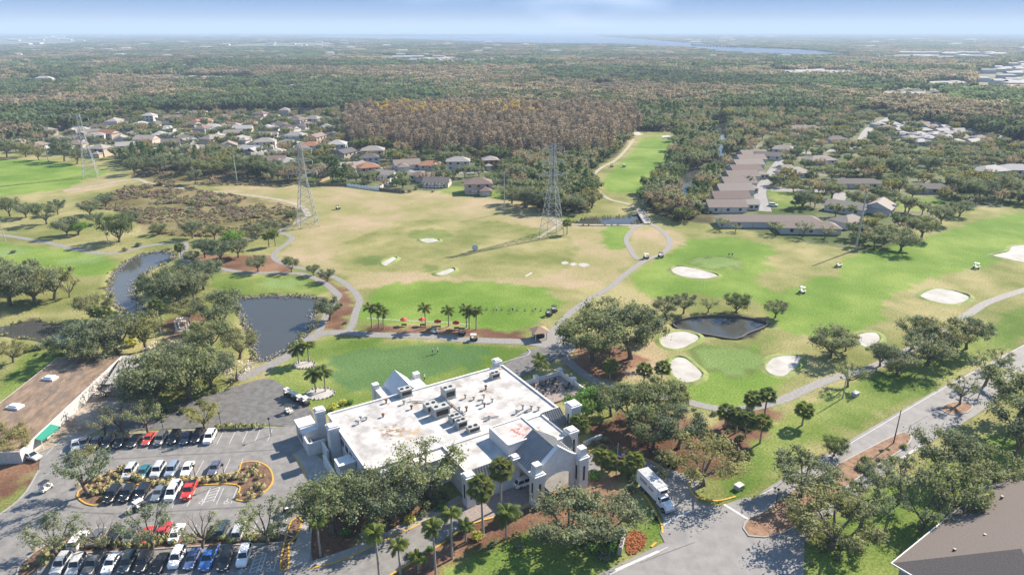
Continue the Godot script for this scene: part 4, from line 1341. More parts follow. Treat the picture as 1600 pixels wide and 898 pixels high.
	back.tri(Vector3(-16.4, 6.1, zb + 0.3), Vector3(-5.6, 6.1, zb + 0.3), Vector3(-11, apex - 0.05, zb + 0.3))
	back.tri(Vector3(-5.6, 6.1, zb + 0.1), Vector3(-16.4, 6.1, zb + 0.1), Vector3(-11, apex - 0.05, zb + 0.1))
	part("gable_back", back.mesh(), M.wall, o)
	# front gable wall with an arched opening
	var arch := Mb.new()
	var op: Array[Vector2] = []
	for k in 13:
		var t := PI - PI * k / 12.0
		op.append(Vector2(-11 + cos(t) * 3.1, 3.6 + sin(t) * 1.5))
	var left := -15.2
	var right := -6.8
	for side in [0.0, 0.6]:
		var z: float = zf + side
		var outline := PackedVector2Array([Vector2(left, 0), Vector2(-14.1, 0), Vector2(-14.1, 3.6)])
		for q in op: outline.append(q)
		outline.append_array([Vector2(-7.9, 3.6), Vector2(-7.9, 0), Vector2(right, 0), Vector2(right, 7.2), Vector2(-8.2, 8.3), Vector2(-11, apex + 0.7), Vector2(left, 7.2)])
		var ix := Geometry2D.triangulate_polygon(outline)
		for k in range(0, ix.size(), 3):
			var tri := [outline[ix[k]], outline[ix[k + 1]], outline[ix[k + 2]]]
			var p0 := Vector3(tri[0].x, tri[0].y, z)
			var p1 := Vector3(tri[1].x, tri[1].y, z)
			var p2 := Vector3(tri[2].x, tri[2].y, z)
			if ((p1 - p0).cross(p2 - p0).z > 0) == (side > 0): arch.tri(p0, p1, p2)
			else: arch.tri(p0, p2, p1)
		if side > 0:
			for k in outline.size():
				var a := outline[k]
				var b := outline[(k + 1) % outline.size()]
				arch.quad(Vector3(a.x, a.y, zf + 0.6), Vector3(a.x, a.y, zf), Vector3(b.x, b.y, zf), Vector3(b.x, b.y, zf + 0.6))
	var ga := part("arched_gable", arch.mesh(), M.wall, o)
	var cop := Mb.new()
	for q in [[Vector2(left, 7.2), Vector2(-11, apex + 0.7)], [Vector2(-11, apex + 0.7), Vector2(-8.2, 8.3)], [Vector2(-8.2, 8.3), Vector2(right, 7.2)]]:
		cop.bar(Vector3(q[0].x, q[0].y + 0.12, zf + 0.3), Vector3(q[1].x, q[1].y + 0.12, zf + 0.3), 0.95, 0.25)
	part("gable_coping", cop.mesh(), M.trim, ga)
	var rim := Mb.new()
	for k in 12: rim.bar(Vector3(op[k].x, op[k].y, zf + 0.66), Vector3(op[k + 1].x, op[k + 1].y, zf + 0.66), 0.1, 0.3)
	part("arch_trim", rim.mesh(), M.trim, ga)
	var med := Mb.new()
	med.tube(Vector3(-11, 7.6, zf + 0.55), Vector3(-11, 7.6, zf + 0.7), 0.55, 0.55, 18, true)
	part("medallion", med.mesh(), M.trim, ga)
	for x in [-16.2, -5.7]:
		part("porch_beam", boxm(Vector3(0.7, 1.0, 7.4)), M.trim, o, Vector3(x, 5.05, 37.6))
		part("shoulder_block", boxm(Vector3(1.5, 1.6, 1.5)), M.wall, o, Vector3(x, 7.45, 42.4))
	# garden bay at the back: flat wings, a gable between
	wallbox(o, "bay_wall", rect(-29, -9.5, -17.5, -0.02), 4.2, M.wall)
	roof_sheet(o, "bay_roof", rect(-29, -9.5, -17.5, -0.02), 4.215, stain_material(11.5, 9.5, Color(0.390, 0.382, 0.374), Color(0.515, 0.507, 0.499), [], 64))
	for s in [-1.0, 1.0]:
		var g := Mb.new()
		var xm := -23.2
		g.quad(Vector3(xm + s * 3.2, 4.25, -1.2), Vector3(xm + s * 3.2, 4.25, -10.0), Vector3(xm, 7.4, -10.0), Vector3(xm, 7.4, -1.2))
		g.tri(Vector3(xm, 4.25, -1.2), Vector3(xm + s * 3.2, 4.25, -1.2), Vector3(xm, 7.4, -1.2))
		g.tri(Vector3(xm, 4.25, -10.0), Vector3(xm + s * 3.2, 4.25, -10.0), Vector3(xm, 7.4, -10.0))
		part("bay_gable", g.mesh(), M.wall, o)
	for x in [-28.6, -17.9]:
		part("bay_pillar", boxm(Vector3(1.5, 5.4, 1.5)), M.trim, o, Vector3(x, 0, -9.3))
	for k in 5: part("window", boxm(Vector3(1.4, 2.2, 0.08)), M.dark_glass, o, Vector3(-39 + k * 2.2, 1.2, -0.03))
	# stair wing and service yard at the west end
	wallbox(o, "stair_wing", rect(-49, -5.2, -45.6, 0.6), 3.8, M.wall)
	wallbox(o, "stair_roof", rect(-49.2, -5.4, -45.5, -1.6), 4.1, M.trim, 3.81)
	for q in [[-49, 0.7, -48.6, 4.2, 3.2], [-48.6, 3.8, -45.2, 4.2, 3.0], [-47.8, 1.0, -47.5, 3.6, 2.2], [-47.2, 8.6, -46.8, 18, 2.4], [-47.2, 18.02, -43.1, 18.4, 2.4], [-46.2, 4.4, -45.8, 8.5, 2.9]]:
		wallbox(o, "yard_wall", rect(q[0], q[1], q[2], q[3]), q[4], M.wall)
	for k in 6: part("step", boxm(Vector3(2.2, 0.3 + k * 0.3, 0.45)), M.concrete, o, Vector3(-46.9, 0, 3.2 - k * 0.46))
	wallbox(o, "store_wall", rect(-46.4, 14.2, -43.02, 17.9), 4.4, M.wall)
	wallbox(o, "store_coping", rect(-46.6, 17.2, -43.04, 18.0), 4.9, M.trim, 4.41)
	for q in [[-49.03, -4, 1.0], [-49.03, -2.3, 1.0], [-49.03, -0.6, 1.0]]:
		part("window", boxm(Vector3(0.08, 2.0, 0.9)), M.dark_glass, o, Vector3(q[0], 0.9, q[1]))
	for k in 4: part("window", boxm(Vector3(0.08, 1.3, 1.6)), M.dark_glass, o, Vector3(-43.03, 3.6, 9.5 + k * 2.6))
	for k in 4: part("window", boxm(Vector3(1.7, 2.1, 0.08)), M.dark_glass, o, Vector3(-40.5 + k * 3.6, 1.4, 27.53))
	for k in 3: part("door", boxm(Vector3(1.1, 2.4, 0.08)), M.dark_glass, o, Vector3(-13 + k * 1.25, 0.05, 34.65))
	# plant on the roof
	for q in [[-17, 6.8, 2.6, 2.6, 2.3], [-22.1, 13.2, 3.6, 2.2, 2.2], [-23.0, 10.2, 2.8, 2.4, 1.6], [-25.2, -1.2 + 2.2, 2.8, 2.0, 1.6], [-20.6, 17.2, 2.2, 2.0, 1.5], [-20.4, 19.6, 2.2, 1.8, 1.5], [-19.0, 22.4, 2.6, 1.5, 1.0], [-3.4, 4.6, 2.2, 1.4, 1.3]]:
		var a := part("rooftop_unit", boxm(Vector3(q[2], q[4], q[3])), M.ac, o, Vector3(q[0], 6.45, q[1]))
		part("base", boxm(Vector3(q[2] + 0.3, 0.24, q[3] + 0.3)), M.steel, a, Vector3(0, -0.245, 0))
		var fan := Mb.new()
		for s in [-0.25, 0.25]: fan.tube(Vector3(s * q[2], q[4], 0), Vector3(s * q[2], q[4] + 0.12, 0), 0.42, 0.42, 12, true)
		part("fan_cowl", fan.mesh(), M.black, a)
		part("louvre", boxm(Vector3(q[2] * 0.8, q[4] * 0.55, 0.05)), M.black, a, Vector3(0, q[4] * 0.2, q[3] / 2))
	for q in [[-14, 9.5], [-12.6, 11], [-11.8, 13.6], [-10.4, 11.8], [-12.2, 15.2], [-9.6, 14.2], [-37.5, 5.6], [-38.6, 7.2], [-36.5, 6.4], [-33, 7.2], [-18.6, 11.5], [-17.6, 13.5], [-16.4, 14.6], [-27, 4.6], [-26.4, 7.4], [-5.4, 20.5], [-7.4, 21.2], [-4, 21.8], [-2.6, 22.6], [-8, 8.4], [-30.2, 2.0], [-13.8, 20.2]]:
		var b := Mb.new()
		var hh := rng.randf_range(0.5, 1.1)
		b.tube(Vector3(0, 0, 0), Vector3(0, hh, 0), 0.2, 0.2, 8)
		b.tube(Vector3(0, hh, 0), Vector3(0, hh + 0.3, 0), 0.4, 0.28, 10, true)
		part("roof_vent", b.mesh(), M.steel if rng.randf() < 0.6 else M.rust, o, Vector3(q[0], 6.216, q[1]))
	for q in [[-38.5, 6.4, -35.6, 5.0], [-14.8, 19.2, -11.5, 20.4], [-18, 8.4, -17.4, 16], [-25.6, 4.2, -20, 8.4], [-7.6, 22.2, -3.2, 21.0]]:
		var b := Mb.new()
		b.bar(Vector3(q[0], 6.5, q[1]), Vector3(q[2], 6.5, q[3]), 0.22, 0.2)
		part("roof_duct", b.mesh(), M.steel, o)
	# terrace on the east side
	var t := Mb.new()
	t.prism(rect(3, 2.5, 17.5, 13.5), 0, 0.45)
	part("terrace", t.mesh(), M.pavers, o)
	for q in [[3, 2.3, 17.7, 2.7], [17.3, 2.72, 17.7, 13.5]]:
		wallbox(o, "terrace_wall", rect(q[0], q[1], q[2], q[3]), 1.5, M.trim)
	for q in [[10, 2.5], [17.5, 2.5], [17.5, 8.5], [4, 2.5]]:
		part("terrace_pier", boxm(Vector3(1.1, 2.3, 1.1)), M.trim, o, Vector3(q[0], 0, q[1]))
	var base: Vector3 = o.position
	for q in [[7, 5.5], [10.5, 5.5], [13.5, 5.6], [8, 9], [11.5, 9], [15, 9.5]]:
		var p := base + Basis(Vector3.UP, deg_to_rad(31.5)) * Vector3(q[0], 0.46, q[1])
		patio_set(p)


func patio_set(at: Vector3) -> void:
	var o := thing("patio_table", "dark round patio table with four chairs on the clubhouse terrace", "table", at, rng.randf() * TAU, "tables on the terrace")
	var b := Mb.new()
	b.tube(Vector3(0, 0.7, 0), Vector3(0, 0.75, 0), 0.65, 0.65, 14, true)
	part("table_top", b.mesh(), M.black, o)
	var l := Mb.new()
	l.tube(Vector3.ZERO, Vector3(0, 0.7, 0), 0.06, 0.06, 6)
	l.tube(Vector3.ZERO, Vector3(0, 0.04, 0), 0.3, 0.3, 10, true)
	part("leg", l.mesh(), M.black, o)
	for k in 4:
		var a := TAU * k / 4 + 0.4
		var c := thing("patio_chair", "dark patio chair drawn up to a terrace table", "chair", at + Vector3(cos(a), 0, sin(a)) * 1.0, -a - PI / 2, "chairs on the terrace")
		part("seat", boxm(Vector3(0.5, 0.06, 0.5)), M.black, c, Vector3(0, 0.42, 0))
		part("backrest", boxm(Vector3(0.5, 0.5, 0.06)), M.black, c, Vector3(0, 0.48, -0.25))
		for s in [[-1, -1], [1, -1], [1, 1], [-1, 1]]: part("leg", boxm(Vector3(0.04, 0.42, 0.04)), M.black, c, Vector3(s[0] * 0.21, 0, s[1] * 0.21))


# ---------- other buildings ----------
func hip_roof(b: Mb, w: float, d: float, y: float, h: float, over := 0.5, gable := false) -> void:
	# ridge along x; hip ends, or gable ends
	var x := w / 2 + over
	var z := d / 2 + over
	var r := maxf(w / 2 - (0.0 if gable else d / 2), 0.05) + (over if gable else 0.0)
	if gable: r = x
	var p := [Vector3(-x, y, -z), Vector3(x, y, -z), Vector3(x, y, z), Vector3(-x, y, z), Vector3(-r, y + h, 0), Vector3(r, y + h, 0)]
	b.quad(p[3], p[2], p[5], p[4])
	b.quad(p[1], p[0], p[4], p[5])
	if not gable:
		b.tri(p[0], p[3], p[4])
		b.tri(p[2], p[1], p[5])
	b.quad(p[0], p[1], p[2], p[3])


func house_colours() -> void:
	M.roofs = []
	for q in [[0.14, 0.12, 0.11], [0.24, 0.19, 0.16], [0.27, 0.23, 0.2], [0.11, 0.1, 0.1], [0.34, 0.16, 0.09], [0.32, 0.3, 0.28], [0.2, 0.14, 0.12], [0.32, 0.285, 0.26], [0.4, 0.385, 0.37]]:
		M.roofs.append(mottled(Color(q[0], q[1], q[2]) * 0.65, Color(q[0], q[1], q[2]) * 0.9, 6, 0.06, 70 + M.roofs.size(), 0.9, 128))
	M.walls = []
	for q in [[0.6, 0.56, 0.5], [0.66, 0.65, 0.63], [0.55, 0.46, 0.36], [0.45, 0.5, 0.55], [0.62, 0.5, 0.42], [0.5, 0.26, 0.14]]:
		M.walls.append(flat(q[0] * 0.72, q[1] * 0.72, q[2] * 0.72, 0.85))
	M.garage = flat(0.52, 0.51, 0.5, 0.6)
	M.screen = flat(0.05, 0.05, 0.055, 0.6)


func house(at: Vector2, w: float, d: float, storeys: int, roof: int, wall: int, turn: float, label: String, group: String, gable := false, lanai := false, garage := true, called := "house") -> Node3D:
	keep.append([at, maxf(w, d) * 0.62])
	var o := thing(called, label, "house", v3(at), turn, group)
	var h := 2.9 * storeys
	part("wall", boxm(Vector3(w, h, d)), M.walls[wall], o)
	var b := Mb.new()
	hip_roof(b, w, d, h, d * 0.24, 0.5, gable)
	var r := part("roof", b.mesh(), M.roofs[roof], o)
	if gable:
		for s in [-1.0, 1.0]:
			var g := Mb.new()
			var x: float = s * w / 2
			if s > 0: g.tri(Vector3(x, h, d / 2), Vector3(x, h, -d / 2), Vector3(x, h + d * 0.22, 0))
			else: g.tri(Vector3(x, h, -d / 2), Vector3(x, h, d / 2), Vector3(x, h + d * 0.22, 0))
			part("gable_wall", g.mesh(), M.walls[wall], o)
	# a cross wing breaks the outline
	if rng.randf() < 0.7 and not called.begins_with("villa"):
		var s := -1.0 if rng.randf() < 0.5 else 1.0
		part("wing_wall", boxm(Vector3(w * 0.42, 2.9, d * 0.5)), M.walls[wall], o, Vector3(s * w * 0.24, 0, d * 0.72))
		var wr := Mb.new()
		hip_roof(wr, d * 0.7, w * 0.42, 2.9, w * 0.12, 0.4, rng.randf() < 0.5)
		part("wing_roof", wr.mesh(), M.roofs[roof], o, Vector3(s * w * 0.24, 0.004, d * 0.66), PI / 2)
		if garage: part("garage_door", boxm(Vector3(w * 0.28, 2.2, 0.08)), M.garage, o, Vector3(s * w * 0.24, 0.02, d * 0.97))
	for k in 3:
		for f in storeys:
			part("window", boxm(Vector3(1.4, 1.3, 0.1)), M.dark_glass, o, Vector3(-w * 0.32 + k * w * 0.32, 1.0 + f * 2.9, d / 2))
	part("door", boxm(Vector3(1.0, 2.1, 0.1)), M.walls[(wall + 3) % 5], o, Vector3(-w * 0.18, 0.02, d / 2))
	if lanai:
		# screened pool cage on the garden side
		var c := Mb.new()
		var lw := w * 0.7
		for k in 6:
			var x := -lw / 2 + lw * k / 5.0
			c.bar(Vector3(x, 0, d / 2 + 4), Vector3(x, 2.6, d / 2 + 4), 0.1)
			c.bar(Vector3(x, 2.6, d / 2 + 4), Vector3(x, 2.8, d / 2), 0.1)
		c.bar(Vector3(-lw / 2, 2.6, d / 2 + 4), Vector3(lw / 2, 2.6, d / 2 + 4), 0.12)
		c.bar(Vector3(-lw / 2, 1.2, d / 2 + 4), Vector3(lw / 2, 1.2, d / 2 + 4), 0.1)
		part("pool_cage", c.mesh(), M.garage, o)
		part("lanai", boxm(Vector3(lw, 0.15, 4)), M.screen, o, Vector3(0, 0, d / 2 + 2.06))
	return o


func suburbs() -> void:
	house_colours()
	# [x, z, width, depth, storeys, roof, wall, turn, gable, lanai]
	var named := [
		[Vector2(-19.0, -377.3), 15, 11, 2, 6, 4, 0.1, false, true, "two storey house with dark brown hip roof and wide pool cage"],
		[Vector2(-43.7, -394.2), 15, 10, 1, 0, 0, -0.12, true, true, "low house with charcoal gable roof and white pool cage"],
		[Vector2(-14.4, -449.7), 10, 9, 2, 7, 5, 0.2, false, false, "orange walled two storey house before the cypress wood"],
		[Vector2(-35.2, -445.3), 15, 10, 2, 5, 0, 0.05, false, false, "beige two storey house with pale grey hip roof"],
		[Vector2(-53.8, -447.5), 14, 10, 1, 4, 0, 0.1, false, false, "cream house with terracotta roof beside the beige house"],
		[Vector2(-69.7, -449.7), 17, 12, 1, 1, 1, 0.35, true, false, "house with broad brown gable roof and white gable end"],
		[Vector2(-56.5, -412.5), 10, 8, 1, 6, 1, -0.2, false, false, "small white house with dull red roof behind bare shrubs"],
		[Vector2(-99.0, -488.4), 16, 11, 2, 7, 4, 0.1, false, false, "pink two storey house with chimney"],
		[Vector2(-95.6, -458.8), 12, 9, 2, 3, 3, 0.3, false, false, "blue walled house with dark roof"],
		[Vector2(-118.3, -428.3), 15, 11, 1, 3, 0, 0.15, false, true, "house with black roof and pool cage near the pylon"],
	]
	for q in named:
		house(q[0], q[1], q[2], q[3], q[4], q[5], q[6], q[9], "houses along the driving range", q[7], q[8])
	var more := [[-89.6, -424.2], [-101.2, -440.9], [-130.7, -516], [-77.5, -416.3], [-300.8, -653.9], [-273.1, -631.9], [-262.1, -559.8], [-244.3, -573.6], [-218.5, -513.1], [-236.7, -543.4], [-198.7, -540.2], [-192.6, -510.2], [-221, -627.6], [-286, -777.1], [-243.7, -713.1], [-242.4, -746.7], [-217.1, -702.5], [-190.9, -672.5], [-156.5, -553.1], [-169.6, -496.4], [-151.5, -458.8], [-230.8, -473.2], [-249.3, -663.1], [-332.6, -746.7], [-447.3, -619.4], [-396.7, -591.9], [-384.3, -615.3], [-358.1, -559.8], [-337.4, -559.8], [-333.6, -573.6], [-316.6, -559.8], [-347.1, -627.6], [-311.5, -510.2], [-297.5, -496.4], [-362.1, -697.3], [-286, -540.2], [-260.9, -499.1], [-363.3, -527.8], [-386.4, -540.2], [-309.3, -623.5], [-341.4, -702.5], [-261.2, -644.9], [-290.3, -746.7], [-198.3, -623.5], [-155.3, -504.6], [-190, -644.9], [-151.4, -584.5], [-294.1, -713.1], [-297.4, -584.5], [-205.5, -584.5], [-417.9, -644.9], [-322, -595.7], [-301.9, -682.2], [-239.5, -595.7], [-241.5, -623.5], [-256.2, -713.1], [-216.7, -644.9], [-201.2, -663.1], [-174.6, -540.2], [-189, -527.8], [-220.6, -559.8], [-217, -527.8], [-268.6, -603.4], [-240.3, -516], [-267, -540.2], [-333.9, -653.9], [-373, -653.9], [-370.3, -627.6], [-363.3, -595.7], [-369.6, -559.8], [-409, -588.1], [-433.9, -627.6], [-422.3, -573.6], [-336.4, -516], [-337.5, -533.9], [-348.9, -653.9], [-349.7, -746.7], [-341.5, -796.5], [-327, -796.5], [-288, -810], [-225.3, -770.8], [-187.4, -692.2], [-166.6, -627.6], [-154.2, -527.8], [-116.3, -478.2], [-111.2, -440.9], [-181.7, -580.8], [-160.8, -463.5], [-177.1, -483.2], [-294.6, -527.8]]
	var words := ["dark grey", "brown", "tan", "black", "terracotta", "pale grey", "red brown", "rosy tan", "near white"]
	for k in more.size():
		var q: Array = more[k]
		var roof := rng.randi() % 9
		house(Vector2(q[0], q[1]), rng.randf_range(12, 18), rng.randf_range(9, 12), 2 if rng.randf() < 0.25 else 1, roof, rng.randi() % 5, rng.randf_range(-0.5, 0.5) + (PI / 2 if rng.randf() < 0.3 else 0.0), words[roof] + " roofed house among trees in the suburb past the brush field", "suburban houses with " + words[roof] + " roofs", rng.randf() < 0.35, rng.randf() < 0.2)
	# terrace of stepped villas beside the canal
	var a := Vector2(107.3, -336.5)
	var b := Vector2(171.2, -488.4)
	for k in 9:
		var p: Vector2 = a.lerp(b, k / 8.0)
		house(p, 19, 11.5, 1, [1, 6, 2, 1][k % 4], 1, 0.02 + 0.02 * k, "pinkish gable roofed villa in the stepped terrace by the canal", "stepped terrace of villas", true, false, false, "villa")
	for q in [[Vector2(119.1, -307.5), 46, 9, 1, -0.03, "long low villa row with brown roof facing the fairway"], [Vector2(133.2, -296.8), 26, 9, 1, -0.08, "second length of the low brown villa row"], [Vector2(156.4, -307.5), 14, 10, 2, 0.5, "villa with tan gable at the end of the long row"], [Vector2(167.5, -333.9), 18, 10, 2, -0.7, "villa with pale brown hip roof among palms"], [Vector2(183.9, -333.9), 14, 13, 7, 0.9, "villa with rosy hip roof under oaks"], [Vector2(175.3, -422.2), 18, 12, 7, 0.35, "broad villa with rosy gable roof beyond the street"], [Vector2(209.6, -465.9), 20, 11, 2, 0.2, "wide villa with tan roof and shaded porch"], [Vector2(202.1, -510.2), 16, 11, 7, -0.4, "villa with pink hip roof at the street's end"], [Vector2(180.8, -483.2), 18, 9, 0, -0.3, "villa with grey gable roof next to the terrace"], [Vector2(198.3, -390.7), 30, 9, 0, 0.0, "long dark roofed villa row behind the lawn"], [Vector2(132.8, -377.3), 8, 7, 7, 0.1, "small carport with tan roof beside the street"], [Vector2(152.2, -416.3), 8, 7, 2, 0.2, "small carport with brown gable near the hedge"], [Vector2(175.5, -436.6), 7, 7, 2, 0.2, "little brown roofed garage across the street"], [Vector2(120.9, -340.5), 8, 8, 7, 0.0, "tan roofed garage at the street mouth"], [Vector2(234.4, -377.3), 20, 9, 3, 0.0, "dark blue roofed building with dark timber wall"], [Vector2(300.8, -428.3), 20, 12, 8, 0.3, "pale roofed house behind the oak row"], [Vector2(319.7, -432.4), 20, 12, 8, -0.1, "pale roofed bungalow at the fairway corner"], [Vector2(261.6, -623.5), 30, 10, 1, 0.0, "long brown roofed block in the woods"], [Vector2(262.1, -559.8), 16, 10, 0, 0.1, "grey roofed house in the clearing"]]:
		house(q[0], q[1], q[2], 1, q[3], 1 if q[3] != 3 else 2, q[4], q[5], "", q[1] < 20 and rng.randf() < 0.5, false, false, "villa")
	# close-packed mobile homes further right
	for r in 6:
		for k in 6:
			if rng.randf() < 0.12: continue
			var p := Vector2(365.6, -611.3) + Vector2((k - 3) * 14.0 + r * 4.0, (r - 3) * -21.0 + rng.randf_range(-2, 2))
			house(p, 12, 8, 1, [8, 5, 1, 8][rng.randi() % 4], 1, rng.randf_range(-0.1, 0.1) + 0.25, "small pale roofed home in the tightly packed estate", "tightly packed estate of small homes", rng.randf() < 0.5, false, false, "cottage")
	for k in 10:
		var p := Vector2(451.3, -623.5) + Vector2((k % 4) * 20.0 - 20, (k / 4) * -30.0)
		house(p, 13, 9, 1, [8, 7, 5][k % 3], 1, 0.1, "pale roofed home at the edge of the packed estate", "pale homes beside the estate", true, false, false, "cottage")
	# garden fences
	for q in [[pv([-96.4, -392.4, -75.3, -380.6]), flat(0.7, 0.72, 0.73, 0.7), "white vinyl garden fence by the driving range"], [pv([-75.3, -380.6, -59.8, -374.1]), flat(0.13, 0.1, 0.085, 0.9), "dark wooden garden fence by the driving range"], [pv([-75.6, -382.3, -72.7, -408.7]), flat(0.66, 0.68, 0.68, 0.7), "white fence between two gardens"], [pv([-116.4, -395.9, -111.1, -412.5]), flat(0.42, 0.29, 0.17, 0.9), "tan wooden garden fence near the pylon"], [pv([-114, -394.2, -96.4, -392.4]), flat(0.15, 0.12, 0.1, 0.9), "low dark hedge-side fence near the pylon"]]:
		var o := thing("garden_fence", q[2], "fence")
		var p: PackedVector2Array = q[0]
		var n := int(p[0].distance_to(p[1]) / 2.4)
		for k in n:
			var m := Mb.new()
			m.bar(v3(p[0].lerp(p[1], (k + 0.06) / n), 0.9), v3(p[0].lerp(p[1], (k + 0.96) / n), 0.9), 0.06, 1.75)
			part("panel", m.mesh(), q[1], o)
		var posts := Mb.new()
		for k in n + 1: posts.bar(v3(p[0].lerp(p[1], float(k) / n), 0), v3(p[0].lerp(p[1], float(k) / n), 2.0), 0.13)
		part("posts", posts.mesh(), q[1], o)


func buildings() -> void:
	# long hall with a brown flat roof, west of the car park
	var roofm := stain_material(40, 40, Color(0.13, 0.09, 0.06), Color(0.25, 0.175, 0.115), [[25, 8, 7, Color(0.11, 0.1, 0.1), 0.8], [30, 20, 6, Color(0.1, 0.09, 0.085), 0.8], [16, 26, 8, Color(0.12, 0.1, 0.09), 0.7], [33, 4, 5, Color(0.1, 0.085, 0.07), 0.8], [26, 33, 6, Color(0.11, 0.095, 0.085), 0.6], [10, 12, 8, Color(0.1, 0.085, 0.075), 0.7], [20, 16, 9, Color(0.09, 0.08, 0.075), 0.7], [6, 30, 7, Color(0.1, 0.085, 0.075), 0.6]], 65)
	var c0 := Vector2(-102.7, -121.0)
	var c1 := Vector2(-105.2, -165.4)
	var c2 := Vector2(-121.7, -164.2)
	var c3: Vector2 = c0 + (c2 - c1)
	var o := thing("flat_roofed_hall", "long pale walled hall with brown stained flat roof beside the car park", "building")
	var quad_ := PackedVector2Array([c3, c2, c1, c0])
	var b := Mb.new()
	b.prism(quad_, 0, 2.9)
	part("wall", b.mesh(), M.pale_wall, o)
	roof_sheet(o, "flat_roof", PackedVector2Array([c2, c1, c0, c3]), 3.02, roofm)
	var edge := Mb.new()
	for k in 4: edge.bar(v3(quad_[k], 2.9), v3(quad_[(k + 1) % 4], 2.9), 0.3, 0.2 + 0.003 * k)
	part("roof_edge", edge.mesh(), M.trim, o)
	for q in [Vector2(-116.1, -152.4), Vector2(-115.4, -138.5)]:
		var s := part("skylight", boxm(Vector3(3.2, 0.5, 2.0)), M.trim, o, v3(q, 3.03), -0.2)
		part("dome", boxm(Vector3(2.6, 0.35, 1.5), 0.8), flat(0.75, 0.77, 0.78, 0.3), s, Vector3(0, 0.497, 0))
	var low := thing("low_shed", "low grey flat roofed shed behind bare trees", "building")
	var lb := Mb.new()
	lb.prism(pv([-103.8, -164, -92.2, -164.8, -87.9, -151.5, -100, -148.9]), 0, 3.5)
	part("wall", lb.mesh(), M.dirt_wall, low)
	var lr := Mb.new()
	lr.prism(pv([-104.2, -164.4, -92.2, -165.2, -87.6, -151.2, -100.1, -148.5]), 3.504, 3.65)
	part("roof", lr.mesh(), M.concrete, low)
	var aw := thing("market_awning", "green canvas awning on posts against the pale hall wall", "awning", v3(Vector2(-102.8, -129.0)), 1.45)
	var am := Mb.new()
	am.quad(Vector3(-2.8, 2.3, 1.6), Vector3(2.8, 2.3, 1.6), Vector3(2.8, 3.0, -1.6), Vector3(-2.8, 3.0, -1.6))
	am.quad(Vector3(-2.8, 2.0, 1.6), Vector3(2.8, 2.0, 1.6), Vector3(2.8, 2.3, 1.6), Vector3(-2.8, 2.3, 1.6))
	part("canopy", am.mesh(), flat(0.02, 0.22, 0.15, 0.8), aw)
	for s in [-2.7, 2.7]: part("post", boxm(Vector3(0.1, 2.3, 0.1)), M.trim, aw, Vector3(s, 0, 1.5))
	# hip roofed block at the lower right
	var e := thing("hip_roofed_block", "large block with brown shingled hip roof beside the avenue", "building", v3(Vector2(61.4, -87.6)), deg_to_rad(35.2))
	# local x runs along the avenue, z towards the camera
	part("wall", boxm(Vector3(41, 4.4, 23)), M.walls_tan, e, Vector3(21.5, 0, 12.5))
	var r := Mb.new()
	hip_roof(r, 41, 23, 0, 5.6, 1.0)
	part("roof", r.mesh(), M.shingle, e, Vector3(21.5, 4.4, 12.5))
	var f := Mb.new()
	f.bar(Vector3(0, 4.32, 0), Vector3(43, 4.32, 0), 0.18, 0.25)
	f.bar(Vector3(0, 4.32, 25), Vector3(0, 4.32, 0), 0.18, 0.252)
	part("gutter", f.mesh(), M.trim, e)
	var cr := Mb.new()
	hip_roof(cr, 12, 10, 0, 3.0, 0.6, true)
	part("cross_roof", cr.mesh(), M.shingle, e, Vector3(26, 5.0, 20), PI / 2)
	for q in [Vector3(8, 6.7, 5.5), Vector3(15, 7.2, 7), Vector3(30, 6.2, 4)]:
		part("roof_vent", boxm(Vector3(0.4, 0.5, 0.4)), M.black, e, q)
	# arbour between the ponds
	var ar := thing("white_arbour", "white square wedding arbour on mulch between two ponds", "arbour", v3(Vector2(-100.0, -189.3)), 0.15)
	for s in [[-1, -1], [1, -1], [1, 1], [-1, 1]]:
		var pl := part("post", boxm(Vector3(0.4, 3.0, 0.4)), M.trim, ar, Vector3(s[0] * 1.4, 0, s[1] * 1.2))
		part("foot", boxm(Vector3(0.6, 0.3, 0.6)), M.trim, pl, Vector3(0, 0.002, 0))
	for k in 7: part("rafter", boxm(Vector3(0.14, 0.2, 3.4)), M.trim, ar, Vector3(-1.5 + k * 0.5, 3.22, 0))
	for s in [-1.2, 1.2]: part("beam", boxm(Vector3(3.8, 0.24, 0.2)), M.trim, ar, Vector3(0, 3.0, s))
	part("floor_slab", boxm(Vector3(4.2, 0.12, 3.6)), M.concrete, ar)
	# starter hut
	var hut := thing("starter_hut", "open hut with tan hip roof where cart paths meet", "hut", v3(Vector2(8.1, -183.3)), 0.3)
	for s in [[-1, -1], [1, -1], [1, 1], [-1, 1]]: part("post", boxm(Vector3(0.22, 2.5, 0.22)), M.trim, hut, Vector3(s[0] * 1.7, 0, s[1] * 1.5))
	part("counter", boxm(Vector3(3.0, 1.05, 1.6)), M.black, hut, Vector3(0, 0.1, -0.4))
	var hr := Mb.new()
	hip_roof(hr, 4.2, 3.8, 2.5, 1.3, 0.5)
	part("roof", hr.mesh(), M.hut_roof, hut)
	# footbridge over the canal
	var br := thing("cart_bridge", "narrow pale cart bridge crossing the canal", "bridge", v3(Vector2(63.6, -320.3)), -0.02)
	part("deck", boxm(Vector3(3.2, 0.3, 22)), M.concrete, br, Vector3(0, 0.15, 0))
	for s in [-1.5, 1.5]:
		part("rail", boxm(Vector3(0.12, 0.12, 22)), M.trim, br, Vector3(s, 1.3, 0))
		for k in 9: part("baluster", boxm(Vector3(0.12, 1.0, 0.12)), M.trim, br, Vector3(s, 0.4, -10.4 + k * 2.6))


